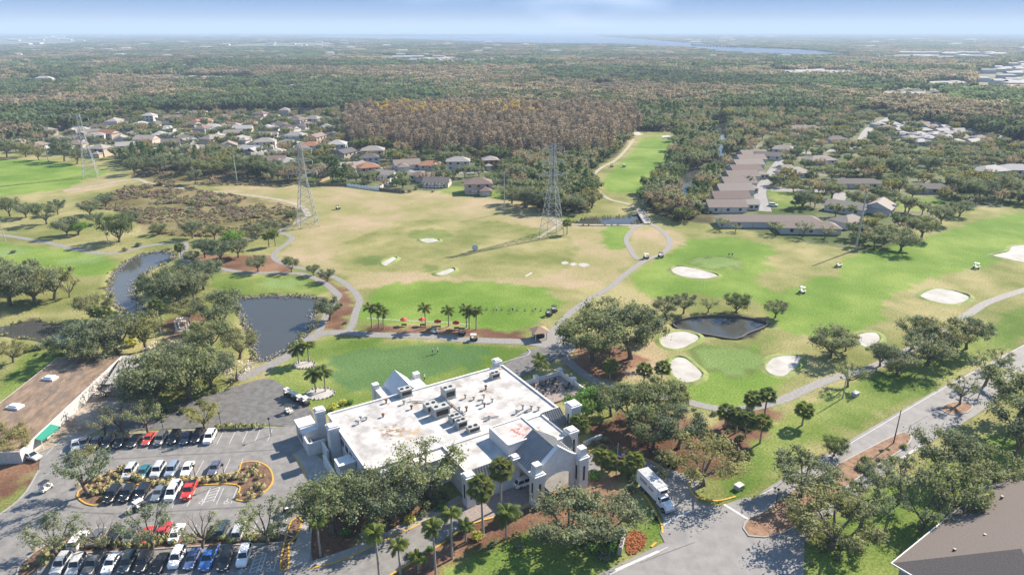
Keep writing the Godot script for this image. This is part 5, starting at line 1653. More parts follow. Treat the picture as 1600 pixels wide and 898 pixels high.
func towers() -> void:
	for q in [[Vector2(-95.0, -307.5), 37.0, 4.4, "steel lattice pylon straddling the cart path", 0.5], [Vector2(17.7, -292.6), 40.0, 4.2, "steel lattice pylon before the dark tree clump", 0.35], [Vector2(-261.0, -420.2), 38.0, 4.0, "steel lattice pylon at the edge of the far green field", 0.4]]:
		var o := thing("pylon", q[3], "pylon", v3(q[0]), q[4], "lattice pylons of the power line")
		var H: float = q[1]
		var w: float = q[2]
		var wide := func(y: float) -> float: return lerpf(w, 1.3, minf(y / (H * 0.62), 1.0)) if y < H * 0.62 else lerpf(1.3, 0.7, (y - H * 0.62) / (H * 0.38))
		for s in [[-1, -1], [1, -1], [1, 1], [-1, 1]]:
			var b := Mb.new()
			for k in 12:
				var y0: float = H * k / 12.0
				var y1: float = H * (k + 1) / 12.0
				var w0: float = wide.call(y0)
				var w1: float = wide.call(y1)
				b.bar(Vector3(s[0] * w0, y0, s[1] * w0), Vector3(s[0] * w1, y1, s[1] * w1), 0.19)
			part("leg", b.mesh(), M.steel, o)
		var br := Mb.new()
		for k in 12:
			var y0: float = H * k / 12.0
			var y1: float = H * (k + 1) / 12.0
			var w0: float = wide.call(y0)
			var w1: float = wide.call(y1)
			for t in 4:
				var a := [Vector3(-1, 0, -1), Vector3(1, 0, -1), Vector3(1, 0, 1), Vector3(-1, 0, 1)]
				var p: Vector3 = a[t]
				var r: Vector3 = a[(t + 1) % 4]
				br.bar(p * w0 + Vector3(0, y0, 0), r * w1 + Vector3(0, y1, 0), 0.09)
				br.bar(r * w0 + Vector3(0, y0, 0), p * w1 + Vector3(0, y1, 0), 0.09)
				br.bar(p * w1 + Vector3(0, y1, 0), r * w1 + Vector3(0, y1, 0), 0.09)
		part("bracing", br.mesh(), M.steel, o)
		for f in [0.66, 0.8, 0.94]:
			var arm := Mb.new()
			var y: float = H * f
			var L := 6.4 if f < 0.7 else 5.0
			for s in [-1.0, 1.0]:
				for z in [-0.8, 0.8]:
					arm.bar(Vector3(s * 0.9, y, z), Vector3(s * L, y + 0.3, 0), 0.16)
					arm.bar(Vector3(s * 0.8, y + 1.7, z * 0.8), Vector3(s * L, y + 0.35, 0), 0.14)
				for k in 4: arm.bar(Vector3(s * lerpf(0.9, L, k / 4.0), y + 0.1, 0), Vector3(s * lerpf(0.9, L, (k + 0.5) / 4.0), y + 1.5 * (1 - k / 4.0), 0), 0.1)
			part("crossarm", arm.mesh(), M.steel, o)
			for s in [-1.0, 1.0]:
				var ins := Mb.new()
				ins.tube(Vector3(s * L, y + 0.2, 0), Vector3(s * L, y - 1.6, 0), 0.12, 0.12, 6)
				part("insulator", ins.mesh(), M.trim, o)
	for q in [[Vector2(142.5, -269.9), 25.0, 0.42, "thick pale utility pole at the end of the villas"], [Vector2(-3.8, -330.1), 21.0, 0.28, "slim pale utility pole beside the dark tree clump"], [Vector2(-163.4, -401.3), 19.0, 0.28, "pale utility pole behind the brush field"], [Vector2(-321.2, -473.2), 18.0, 0.3, "pale utility pole at the far green field"], [Vector2(-170.6, -276.2), 9.0, 0.16, "short grey pole beside the dark round tree"], [Vector2(-218.9, -282.8), 9.0, 0.16, "short grey pole by the western cart path"], [Vector2(83.9, -128.3), 8.5, 0.14, "dark pole on the avenue's planted median"], [Vector2(81.7, -148.1), 9, 0.16, "brown pole on the verge of the avenue"]]:
		var o := thing("utility_pole", q[3], "pole", v3(q[0]), 0.3)
		var b := Mb.new()
		b.tube(Vector3(0, -0.2, 0), Vector3(0, q[1], 0), q[2], q[2] * 0.6, 8, true)
		part("shaft", b.mesh(), M.pole_concrete if q[1] > 8.7 else M.black, o)
		if q[1] > 15:
			var a := Mb.new()
			for f in [0.97, 0.9]: a.bar(Vector3(-1.0, q[1] * f, 0), Vector3(1.0, q[1] * f, 0), 0.14)
			part("crossarm", a.mesh(), M.steel, o)


# ---------- vehicles and people ----------
var car_protos := {}


func car_body(kind: String) -> Dictionary:
	# meshes of one kind of car; front towards +z
	var spec: Dictionary = {
		"sedan": {"L": 4.8, "W": 0.9, "belt": 0.92, "roof": 1.45, "hood": 0.86, "g": [1.05, 0.35, -1.0, -1.75], "rear": 0.95},
		"suv": {"L": 4.8, "W": 0.95, "belt": 1.05, "roof": 1.75, "hood": 1.02, "g": [1.15, 0.55, -1.85, -2.2], "rear": 1.05},
		"pickup": {"L": 5.7, "W": 1.0, "belt": 1.12, "roof": 1.85, "hood": 1.1, "g": [1.25, 0.7, -0.55, -0.8], "rear": 1.12},
		"van": {"L": 5.2, "W": 0.98, "belt": 1.15, "roof": 2.0, "hood": 1.08, "g": [1.7, 0.95, -2.2, -2.5], "rear": 1.15},
	}[kind]
	var L: float = spec.L / 2
	var W: float = spec.W
	var st := [[L, 0.62, 0.78], [L - 0.12, spec.hood - 0.12, 0.92], [L - 0.6, spec.hood, 0.99], [spec.g[0], spec.belt, 1.0], [0.0, spec.belt, 1.0], [spec.g[3], spec.belt, 1.0], [-L + 0.35, spec.rear, 0.98], [-L + 0.06, spec.rear - 0.1, 0.93], [-L, 0.6, 0.86]]
	var b := Mb.new()
	var rings: Array = []
	for s in st:
		var w: float = W * s[2]
		var t: float = s[1]
		rings.append([Vector3(-w * 0.92, 0.28, s[0]), Vector3(-w, 0.55, s[0]), Vector3(-w * 0.98, t - 0.1, s[0]), Vector3(-w * 0.86, t, s[0]), Vector3(w * 0.86, t, s[0]), Vector3(w * 0.98, t - 0.1, s[0]), Vector3(w, 0.55, s[0]), Vector3(w * 0.92, 0.28, s[0])])
	for k in rings.size() - 1:
		for j in 8:
			var m := (j + 1) % 8
			b.quad(rings[k][j], rings[k][m], rings[k + 1][m], rings[k + 1][j])
	for j in range(1, 7):
		b.tri(rings[0][0], rings[0][j + 1], rings[0][j])
		var z: int = rings.size() - 1
		b.tri(rings[z][0], rings[z][j], rings[z][j + 1])
	var out := {"body": b.mesh()}
	# greenhouse: glass all round, painted roof and pillars
	var y0: float = spec.belt - 0.02
	var y1: float = spec.roof
	var wb := W * 0.88
	var wt := W * 0.72
	var g: Array = spec.g
	var lo := [Vector3(wb, y0, g[0]), Vector3(-wb, y0, g[0]), Vector3(-wb, y0, g[3]), Vector3(wb, y0, g[3])]
	var hi := [Vector3(wt, y1, g[1]), Vector3(-wt, y1, g[1]), Vector3(-wt, y1, g[2]), Vector3(wt, y1, g[2])]
	var gl := Mb.new()
	for k in 4:
		var m := (k + 1) % 4
		gl.quad(lo[m], lo[k], hi[k], hi[m])
	out.glass = gl.mesh()
	var rf := Mb.new()
	rf.quad(hi[0] + Vector3(0.03, 0, 0.05), hi[3] + Vector3(0.03, 0, -0.05), hi[2] + Vector3(-0.03, 0, -0.05), hi[1] + Vector3(-0.03, 0, 0.05))
	var mid := [Vector3(wt * 0.6, y1 + 0.05, g[1] - 0.2), Vector3(-wt * 0.6, y1 + 0.05, g[1] - 0.2), Vector3(-wt * 0.6, y1 + 0.05, g[2] + 0.15), Vector3(wt * 0.6, y1 + 0.05, g[2] + 0.15)]
	rf.quad(mid[1], mid[0], mid[3], mid[2])
	for k in 4:
		var m := (k + 1) % 4
		var ex := Vector3(0.03 if hi[k].x > 0 else -0.03, 0.004, 0.05 if k < 2 else -0.05)
		var em := Vector3(0.03 if hi[m].x > 0 else -0.03, 0.004, 0.05 if m < 2 else -0.05)
		rf.quad(hi[m] + em, hi[k] + ex, mid[k], mid[m])
	for k in 4: rf.bar(lo[k], hi[k], 0.1, 0.09)
	for s in [-1.0, 1.0]: rf.bar(Vector3(s * wb, y0, (g[0] + g[3]) * 0.5), Vector3(s * wt, y1, (g[1] + g[2]) * 0.5), 0.1, 0.06)
	out.roof = rf.mesh()
	if kind == "pickup":
		var bed := Mb.new()
		bed.quad(Vector3(-W * 0.78, 1.128, g[3] - 0.1), Vector3(-W * 0.78, 1.128, -L + 0.15), Vector3(W * 0.78, 1.128, -L + 0.15), Vector3(W * 0.78, 1.128, g[3] - 0.1))
		out.bed = bed.mesh()
	out.L = L
	out.W = W
	out.hood = spec.hood
	out.rear = spec.rear
	return out


func wheel_mesh(r: float, w: float) -> ArrayMesh:
	var b := Mb.new()
	b.tube(Vector3(-w / 2, 0, 0), Vector3(w / 2, 0, 0), r, r, 12, true)
	return b.mesh()


func car(at: Vector2, turn: float, kind: String, paint: Color, label: String, group := "", y := 0.1) -> void:
	if not car_protos.has(kind): car_protos[kind] = car_body(kind)
	if not car_protos.has("wheel"):
		car_protos.wheel = wheel_mesh(0.34, 0.24)
		car_protos.rim = wheel_mesh(0.2, 0.26)
		car_protos.lamp = boxm(Vector3(0.34, 0.14, 0.1))
	var d: Dictionary = car_protos[kind]
	var o := thing("parked_car" if kind != "pickup" else "pickup_truck", label, "car" if kind != "pickup" else "pickup", v3(at, y), turn, group)
	var m := flat(paint.r, paint.g, paint.b, 0.28)
	m.clearcoat_enabled = true
	m.clearcoat = 0.6
	m.clearcoat_roughness = 0.1
	part("body", d.body, m, o)
	part("glass", d.glass, M.glass, o)
	part("roof", d.roof, m, o)
	if d.has("bed"): part("bed", d.bed, M.black, o)
	for s in [[-1, 1], [1, 1], [-1, -1], [1, -1]]:
		var w := part("wheel", car_protos.wheel, M.rubber, o, Vector3(s[0] * (d.W - 0.12), 0.34, s[1] * (d.L - 0.95)))
		part("rim", car_protos.rim, M.rim, w)
	for s in [-1, 1]:
		part("headlight", car_protos.lamp, M.head, o, Vector3(s * d.W * 0.68, d.hood - 0.28, d.L - 0.1))
		part("taillight", car_protos.lamp, M.tail, o, Vector3(s * d.W * 0.72, d.rear - 0.3, -d.L + 0.06))
		part("mirror", boxm(Vector3(0.2, 0.14, 0.1)), m, o, Vector3(s * (d.W + 0.06), d.hood + 0.02, 0.75))
	part("number_plate", boxm(Vector3(0.4, 0.16, 0.04)), M.trim, o, Vector3(0, 0.5, d.L + 0.0))


func golf_cart(at: Vector2, turn: float, body: Color, top: Color, label: String, y := 0.12) -> void:
	var o := thing("golf_cart", label, "golf cart", v3(at, y), turn, "golf carts about the course")
	var m := flat(body.r, body.g, body.b, 0.4)
	if not car_protos.has("cart_body"):
		var b := Mb.new()
		b.box(Vector3(0, 0.36, 0), Vector3(1.16, 0.22, 2.3))
		b.box(Vector3(0, 0.68, 0.93), Vector3(1.1, 0.42, 0.45), 0, 0.85)
		b.box(Vector3(0, 0.62, -0.75), Vector3(1.14, 0.36, 0.75))
		car_protos.cart_body = b.mesh()
		var p := Mb.new()
		for s in [-0.52, 0.52]:
			p.bar(Vector3(s, 0.8, 0.8), Vector3(s, 1.86, 0.55), 0.05)
			p.bar(Vector3(s, 0.75, -0.95), Vector3(s, 1.86, -0.8), 0.05)
		car_protos.cart_posts = p.mesh()
		car_protos.cart_wheel = wheel_mesh(0.23, 0.2)
		car_protos.cart_top = boxm(Vector3(1.25, 0.1, 1.75), 0.94)
	part("body", car_protos.cart_body, m, o)
	part("posts", car_protos.cart_posts, M.black, o)
	part("canopy", car_protos.cart_top, flat(top.r, top.g, top.b, 0.5), o, Vector3(0, 1.86, -0.1))
	part("seat", boxm(Vector3(1.05, 0.14, 0.5)), M.trim, o, Vector3(0, 0.81, -0.4))
	part("seat_back", boxm(Vector3(1.05, 0.45, 0.12)), M.trim, o, Vector3(0, 0.96, -0.66))
	part("windscreen", boxm(Vector3(1.0, 0.9, 0.03)), M.clear, o, Vector3(0, 0.9, 0.74))
	for s in [[-1, 1], [1, 1], [-1, -1], [1, -1]]: part("wheel", car_protos.cart_wheel, M.rubber, o, Vector3(s[0] * 0.5, 0.23, s[1] * 0.78))
	var w := Mb.new()
	w.tube(Vector3(-0.25, 1.05, 0.35), Vector3(-0.25, 1.1, 0.33), 0.18, 0.18, 10, true)
	part("steering_wheel", w.mesh(), M.black, o)


func box_truck(at: Vector2, turn: float) -> void:
	var o := thing("box_truck", "white delivery box truck with refrigerator unit above its cab", "truck", v3(at, 0.11), turn)
	var white := flat(0.72, 0.73, 0.75, 0.4)
	var L := 5.0
	part("cargo_box", boxm(Vector3(2.5, 2.7, 6.6)), white, o, Vector3(0, 1.1, -1.6))
	part("box_roof", boxm(Vector3(2.42, 0.06, 6.5)), M.steel, o, Vector3(0, 3.802, -1.6))
	for k in 9: part("roof_rib", boxm(Vector3(2.4, 0.04, 0.06)), M.trim, o, Vector3(0, 3.863, -4.5 + k * 0.73))
	part("chassis", boxm(Vector3(1.0, 0.4, 9.0)), M.black, o, Vector3(0, 0.65, -0.3))
	part("refrigerator", boxm(Vector3(1.9, 0.95, 0.7)), M.trim, o, Vector3(0, 2.75, 2.05))
	part("grille_panel", boxm(Vector3(1.5, 0.6, 0.05)), M.black, o, Vector3(0, 2.9, 2.4))
	var c := Mb.new()
	c.box(Vector3(0, 1.15, 2.6), Vector3(2.2, 1.1, 1.6))
	c.box(Vector3(0, 1.15, 4.05), Vector3(1.9, 0.95, 1.4), 0, 0.9)
	c.box(Vector3(0, 2.05, 2.45), Vector3(2.15, 0.75, 1.3), 0, 0.86)
	part("cab", c.mesh(), white, o)
	var ws := Mb.new()
	ws.quad(Vector3(-0.98, 1.7, 3.13), Vector3(0.98, 1.7, 3.13), Vector3(0.86, 2.36, 3.04), Vector3(-0.86, 2.36, 3.04))
	part("windscreen", ws.mesh(), M.glass, o)
	for s in [-1.0, 1.0]:
		part("side_window", boxm(Vector3(0.04, 0.5, 0.8)), M.glass, o, Vector3(s * 1.05, 1.78, 2.5))
		part("mirror", boxm(Vector3(0.1, 0.4, 0.2)), M.black, o, Vector3(s * 1.3, 1.75, 3.2))
		part("headlight", boxm(Vector3(0.3, 0.2, 0.08)), M.head, o, Vector3(s * 0.7, 1.0, 4.74))
		# dark red and black lettering blocks on the box side, unreadable at this distance
		part("side_print", boxm(Vector3(0.02, 0.75, 2.4)), M.print_dark, o, Vector3(s * 1.252, 2.3, -2.6))
		part("side_print", boxm(Vector3(0.02, 0.55, 1.6)), M.print_red, o, Vector3(s * 1.252, 2.35, 0.0))
		for z in [3.9, -2.2, -3.3]:
			var w := part("wheel", wheel_mesh(0.5, 0.35), M.rubber, o, Vector3(s * 1.0, 0.5, z))
			part("rim", wheel_mesh(0.28, 0.37), M.rim, w)
	part("bumper", boxm(Vector3(2.2, 0.3, 0.2)), M.steel, o, Vector3(0, 0.5, 4.8))


func vehicles() -> void:
	M.clear = flat(0.9, 0.92, 0.92, 0.05)
	M.clear.transparency = BaseMaterial3D.TRANSPARENCY_ALPHA
	M.clear.albedo_color.a = 0.12
	M.print_dark = mottled(Color(0.08, 0.07, 0.09), Color(0.6, 0.58, 0.58), 2.0, 0.06, 81, 0.5, 256, 5, 3.0)
	M.print_red = mottled(Color(0.25, 0.03, 0.04), Color(0.65, 0.55, 0.55), 1.7, 0.06, 82, 0.5, 256, 5, 3.0)
	var black := Color(0.012, 0.012, 0.014)
	var grey := Color(0.1, 0.105, 0.11)
	var silver := Color(0.42, 0.43, 0.44)
	var white := Color(0.75, 0.75, 0.75)
	var navy := Color(0.02, 0.03, 0.07)
	var t := deg_to_rad(6.3)
	var rows := [
		["row by the cart yard", t, [[Vector2(-91.0, -127.6), "sedan", navy, "navy"], [Vector2(-88.4, -127.8), "suv", black, "black"], [Vector2(-85.8, -128.1), "suv", black, "black"], [Vector2(-82.9, -128.5), "sedan", black, "black"], [Vector2(-80.2, -129.0), "sedan", Color(0.42, 0.06, 0.04), "red"], [Vector2(-77.5, -129.3), "suv", grey, "charcoal"], [Vector2(-74.8, -129.5), "suv", black, "black"], [Vector2(-72.1, -129.5), "sedan", navy, "navy"], [Vector2(-69.8, -130.1), "suv", black, "black"], [Vector2(-67.0, -129.8), "suv", white, "white"]]],
		["row above the planted island", t, [[Vector2(-78.1, -117.2), "suv", silver, "silver"], [Vector2(-75.3, -117.2), "sedan", Color(0.02, 0.14, 0.17), "teal"], [Vector2(-72.6, -117.6), "suv", silver, "silver"], [Vector2(-69.8, -118.1), "suv", Color(0.2, 0.25, 0.32), "slate blue"], [Vector2(-66.8, -118.3), "sedan", white, "white"], [Vector2(-61.3, -118.5), "sedan", Color(0.09, 0.1, 0.14), "dark grey"]]],
		["row below the planted island", t, [[Vector2(-77.6, -110.0), "suv", black, "black"], [Vector2(-74.9, -110.2), "suv", black, "black"], [Vector2(-72.1, -110.6), "suv", black, "black"], [Vector2(-68.9, -110.6), "sedan", Color(0.13, 0.16, 0.19), "steel grey"], [Vector2(-66.2, -110.8), "van", white, "white"], [Vector2(-63.3, -111.2), "pickup", Color(0.45, 0.035, 0.025), "bright red"]]],
		["row under the small trees", t + PI, [[Vector2(-76.7, -97.3), "suv", white, "white"], [Vector2(-74.1, -97.9), "sedan", grey, "charcoal"], [Vector2(-70.9, -98.4), "suv", black, "black"], [Vector2(-68.2, -98.6), "sedan", grey, "charcoal"], [Vector2(-65.5, -98.3), "sedan", Color(0.4, 0.03, 0.02), "red"], [Vector2(-62.9, -99.6), "sedan", Color(0.45, 0.03, 0.03), "red"], [Vector2(-60.2, -99.2), "sedan", white, "white"], [Vector2(-52.4, -99.9), "suv", Color(0.03, 0.05, 0.055), "dark green"], [Vector2(-49.2, -99.7), "suv", silver, "silver"]]],
		["outermost row past the long island", t, [[Vector2(-76.2, -91.4), "suv", silver, "silver"], [Vector2(-73.5, -91.4), "suv", silver, "silver"], [Vector2(-70.8, -91.6), "pickup", grey, "charcoal"], [Vector2(-67.9, -91.7), "sedan", white, "white"], [Vector2(-65.1, -91.6), "suv", Color(0.03, 0.045, 0.045), "dark green"], [Vector2(-62.5, -92.0), "suv", black, "black"], [Vector2(-59.6, -91.7), "sedan", black, "black"], [Vector2(-57.3, -92.9), "suv", white, "white"], [Vector2(-54.6, -92.9), "sedan", Color(0.06, 0.1, 0.22), "blue"], [Vector2(-51.8, -92.9), "pickup", Color(0.03, 0.12, 0.36), "bright blue"], [Vector2(-48.8, -92.6), "suv", black, "black"], [Vector2(-46.0, -93.5), "suv", white, "white"]]],
	]
	var nth := ["first", "second", "third", "fourth", "fifth", "sixth", "seventh", "eighth", "ninth", "tenth", "eleventh", "twelfth"]
	for r in rows:
		var left: int = r[2].size()
		for q in r[2]:
			left -= 1
			var off := Vector2(sin(t), cos(t)) * rng.randf_range(-0.25, 0.25)
			var size: String = {"sedan": "sedan", "suv": "SUV", "pickup": "pickup truck", "van": "passenger van"}[q[1]]
			car(q[0] + off, r[1] + rng.randf_range(-0.03, 0.03), q[1], q[2], "%s %s, %s from the clubhouse in the %s" % [q[3], size, nth[left], r[0]], "cars in the " + r[0])
	car(Vector2(-102.0, -122.8), 1.2, "sedan", silver, "silver sedan parked at the corner of the flat roofed hall")
	car(Vector2(-94.9, -126.8), 0.5, "sedan", silver, "silver sedan in shade at the end of the bare yard")
	car(Vector2(-93.6, -127.6), 0.3, "sedan", grey, "dark grey sedan beside the bare yard")
	car(Vector2(2.6, -113.8), 2.1, "suv", white, "white SUV waiting under the clubhouse porch", "", 0.125)
	car(Vector2(134.8, -344.6), 1.2, "suv", white, "white SUV parked at a street corner among the villas", "", 0.05)
	box_truck(Vector2(27.8, -109.3), deg_to_rad(23.0))
	var pale := Color(0.6, 0.58, 0.52)
	var dk := Color(0.03, 0.03, 0.035)
	for q in [[Vector2(-92.0, -112.0), 2.9, pale, dk, "golf cart with dark canopy beside the mulch corner of the car park"], [Vector2(-55.6, -149.0), 0.8, dk, pale, "golf cart parked in a row at the lawn edge of the cart yard"], [Vector2(-53.4, -147.2), 0.8, dk, pale, "golf cart parked in a row at the lawn edge of the cart yard"], [Vector2(-51.6, -145.6), 0.8, dk, pale, "golf cart parked in a row at the lawn edge of the cart yard"], [Vector2(-50.0, -145.0), 0.8, dk, pale, "golf cart parked in a row at the lawn edge of the cart yard"], [Vector2(-53.0, -141.2), 0.9, pale, dk, "pale golf cart standing alone in the cart yard"], [Vector2(-23.2, -186.9), 1.5, pale, dk, "golf cart on the path behind the red umbrellas"], [Vector2(-14.9, -185.6), 1.5, dk, dk, "all dark golf cart on the path by the mulch"], [Vector2(-11.2, -181.5), 1.6, dk, pale, "golf cart with pale canopy crossing the path"], [Vector2(11.8, -200.2), 0.6, dk, dk, "dark golf cart at the east end of the range tee"], [Vector2(13.6, -203.4), 0.6, dk, dk, "second dark golf cart at the east end of the range tee"], [Vector2(53.4, -258.1), 1.2, dk, pale, "golf cart on the path fork past the range"], [Vector2(59.6, -259.7), 0.9, dk, dk, "dark golf cart at the looping path"], [Vector2(125.8, -248.6), 1.0, pale, Color(0.4, 0.1, 0.06), "golf cart with reddish canopy on the fairway near the pole"], [Vector2(100.6, -220.6), 0.8, pale, pale, "pale golf cart alone on the middle of the fairway"], [Vector2(177.3, -246.4), 0.8, pale, Color(0.5, 0.55, 0.6), "blue grey golf cart near the scalloped bunker"], [Vector2(66.2, -451.9), 0.5, dk, dk, "dark golf cart on the far fairway by the wood"], [Vector2(74.3, -451.9), 0.5, dk, pale, "pale roofed golf cart on the far fairway"], [Vector2(-88.2, -337.9), 1.4, dk, dk, "dark ball collecting cart out on the driving range"], [Vector2(-70.6, -106.3), 2.6, dk, pale, "golf cart driving between the parking rows"], [Vector2(-41.9, -105.3), 1.0, dk, dk, "dark golf cart in shade beside the clubhouse oaks"]]:
		golf_cart(q[0], q[1], q[2], q[3], q[4])
	people()


func person_mesh(shirt: Color, legs: Color) -> ArrayMesh:
	# a standing figure: tapered capsules joined smoothly, meshed as surface nets
	var bones := [[Vector3(0, 1.0, 0), Vector3(0, 1.38, 0), 0.15, 0.17], [Vector3(-0.17, 1.4, 0), Vector3(0.17, 1.4, 0), 0.08, 0.08], [Vector3(0, 1.45, 0), Vector3(0, 1.55, 0.01), 0.06, 0.055], [Vector3(0, 1.63, 0.02), Vector3(0, 1.7, 0.01), 0.095, 0.1], [Vector3(-0.09, 0.95, 0), Vector3(-0.11, 0.5, 0.03), 0.1, 0.065], [Vector3(-0.11, 0.5, 0.03), Vector3(-0.12, 0.08, 0), 0.065, 0.045], [Vector3(0.09, 0.95, 0), Vector3(0.13, 0.5, 0.03), 0.1, 0.065], [Vector3(0.13, 0.5, 0.03), Vector3(0.15, 0.08, 0), 0.065, 0.045], [Vector3(-0.12, 0.05, 0), Vector3(-0.13, 0.04, 0.17), 0.05, 0.04], [Vector3(0.15, 0.05, 0), Vector3(0.17, 0.04, 0.17), 0.05, 0.04], [Vector3(-0.21, 1.38, 0), Vector3(-0.24, 1.1, 0.06), 0.06, 0.045], [Vector3(-0.24, 1.1, 0.06), Vector3(-0.06, 0.9, 0.28), 0.045, 0.04], [Vector3(0.21, 1.38, 0), Vector3(0.24, 1.1, 0.06), 0.06, 0.045], [Vector3(0.24, 1.1, 0.06), Vector3(0.02, 0.9, 0.28), 0.045, 0.04]]
	var cell := 0.045
	var lo := Vector3(-0.4, -0.05, -0.3)
	var nx := 18
	var ny := 42
	var nz := 16
	var fld := PackedFloat32Array()
	fld.resize(nx * ny * nz)
	for k in nz:
		for j in ny:
			for i in nx:
				var p := lo + Vector3(i, j, k) * cell
				var s := 0.0
				for b in bones:
					var ab: Vector3 = b[1] - b[0]
					var t := clampf((p - b[0]).dot(ab) / ab.length_squared(), 0, 1)
					var d: float = (p - b[0] - ab * t).length() - lerpf(b[2], b[3], t)
					s += exp(-d * 45.0)
				fld[(k * ny + j) * nx + i] = -log(s + 1e-12) / 45.0
	var at := {}
	var m := Mb.new()
	var idx := func(i: int, j: int, k: int) -> int: return (k * ny + j) * nx + i
	for k in nz - 1:
		for j in ny - 1:
			for i in nx - 1:
				var c := Vector3.ZERO
				var n := 0
				for e in [[0, 0, 0, 1, 0, 0], [0, 1, 0, 1, 1, 0], [0, 0, 1, 1, 0, 1], [0, 1, 1, 1, 1, 1], [0, 0, 0, 0, 1, 0], [1, 0, 0, 1, 1, 0], [0, 0, 1, 0, 1, 1], [1, 0, 1, 1, 1, 1], [0, 0, 0, 0, 0, 1], [1, 0, 0, 1, 0, 1], [0, 1, 0, 0, 1, 1], [1, 1, 0, 1, 1, 1]]:
					var a: float = fld[idx.call(i + e[0], j + e[1], k + e[2])]
					var b: float = fld[idx.call(i + e[3], j + e[4], k + e[5])]
					if (a < 0) != (b < 0):
						c += Vector3(e[0], e[1], e[2]).lerp(Vector3(e[3], e[4], e[5]), a / (a - b))
						n += 1
				if n: at[Vector3i(i, j, k)] = lo + (Vector3(i, j, k) + c / n) * cell
	for q in at:
		for ax in 3:
			var d := Vector3i(1 if ax == 0 else 0, 1 if ax == 1 else 0, 1 if ax == 2 else 0)
			var u := Vector3i(d.z, d.x, d.y)
			var w := Vector3i(d.y, d.z, d.x)
			var a: float = fld[idx.call(q.x, q.y, q.z)]
			var b: float = fld[idx.call(q.x + d.x, q.y + d.y, q.z + d.z)]
			if (a < 0) == (b < 0) or not (at.has(q - u) and at.has(q - w) and at.has(q - u - w)): continue
			var y: float = at[q].y
			m.col = Color(0.4, 0.26, 0.19) if y > 1.5 and y < 1.66 else (Color(0.7, 0.7, 0.68) if y >= 1.66 else (shirt if y > 1.0 else (legs if y > 0.12 else Color(0.6, 0.6, 0.6))))
			if a < 0: m.quad(at[q], at[q - u], at[q - u - w], at[q - w])
			else: m.quad(at[q], at[q - w], at[q - u - w], at[q - u])
	return m.mesh()


func people() -> void:
	var figs := [person_mesh(Color(0.65, 0.65, 0.66), Color(0.05, 0.055, 0.07)), person_mesh(Color(0.04, 0.05, 0.08), Color(0.3, 0.26, 0.2)), person_mesh(Color(0.3, 0.06, 0.05), Color(0.55, 0.54, 0.5))]
	for q in [[Vector2(-20.9, -173.1), 0, "person in white shirt putting on the practice green"], [Vector2(-22.2, -172.3), 1, "person in dark shirt bent to the practice green"], [Vector2(87.0, -260.5), 1, "person in dark shirt standing on the upper green"], [Vector2(88.3, -260.5), 1, "second person in dark shirt on the upper green"], [Vector2(7.6, -202.8), 2, "person in red shirt at the end of the range tee"], [Vector2(-22.7, -157.3), 0, "person in white shirt on the lawn behind the clubhouse"], [Vector2(-5.0, -203.4), 0, "person in white shirt hitting balls from the range tee"], [Vector2(0.2, -202.8), 1, "person in dark shirt hitting balls from the range tee"]]:
		single("person", figs[q[1]], M.person, q[2], "person", v3(q[0], 0.03), rng.randf() * TAU)


# ---------- the woods and the country beyond ----------
var keep: Array = []


func clear_of(p: Vector2, r: float) -> bool:
	for q in keep:
		if absf(p.x - q[0].x) < q[1] + r and p.distance_to(q[0]) < q[1] + r: return false
	return true


func seen(x: float, z: float, margin := 25.0) -> bool:
	return absf(x) < 0.8 * -z + margin


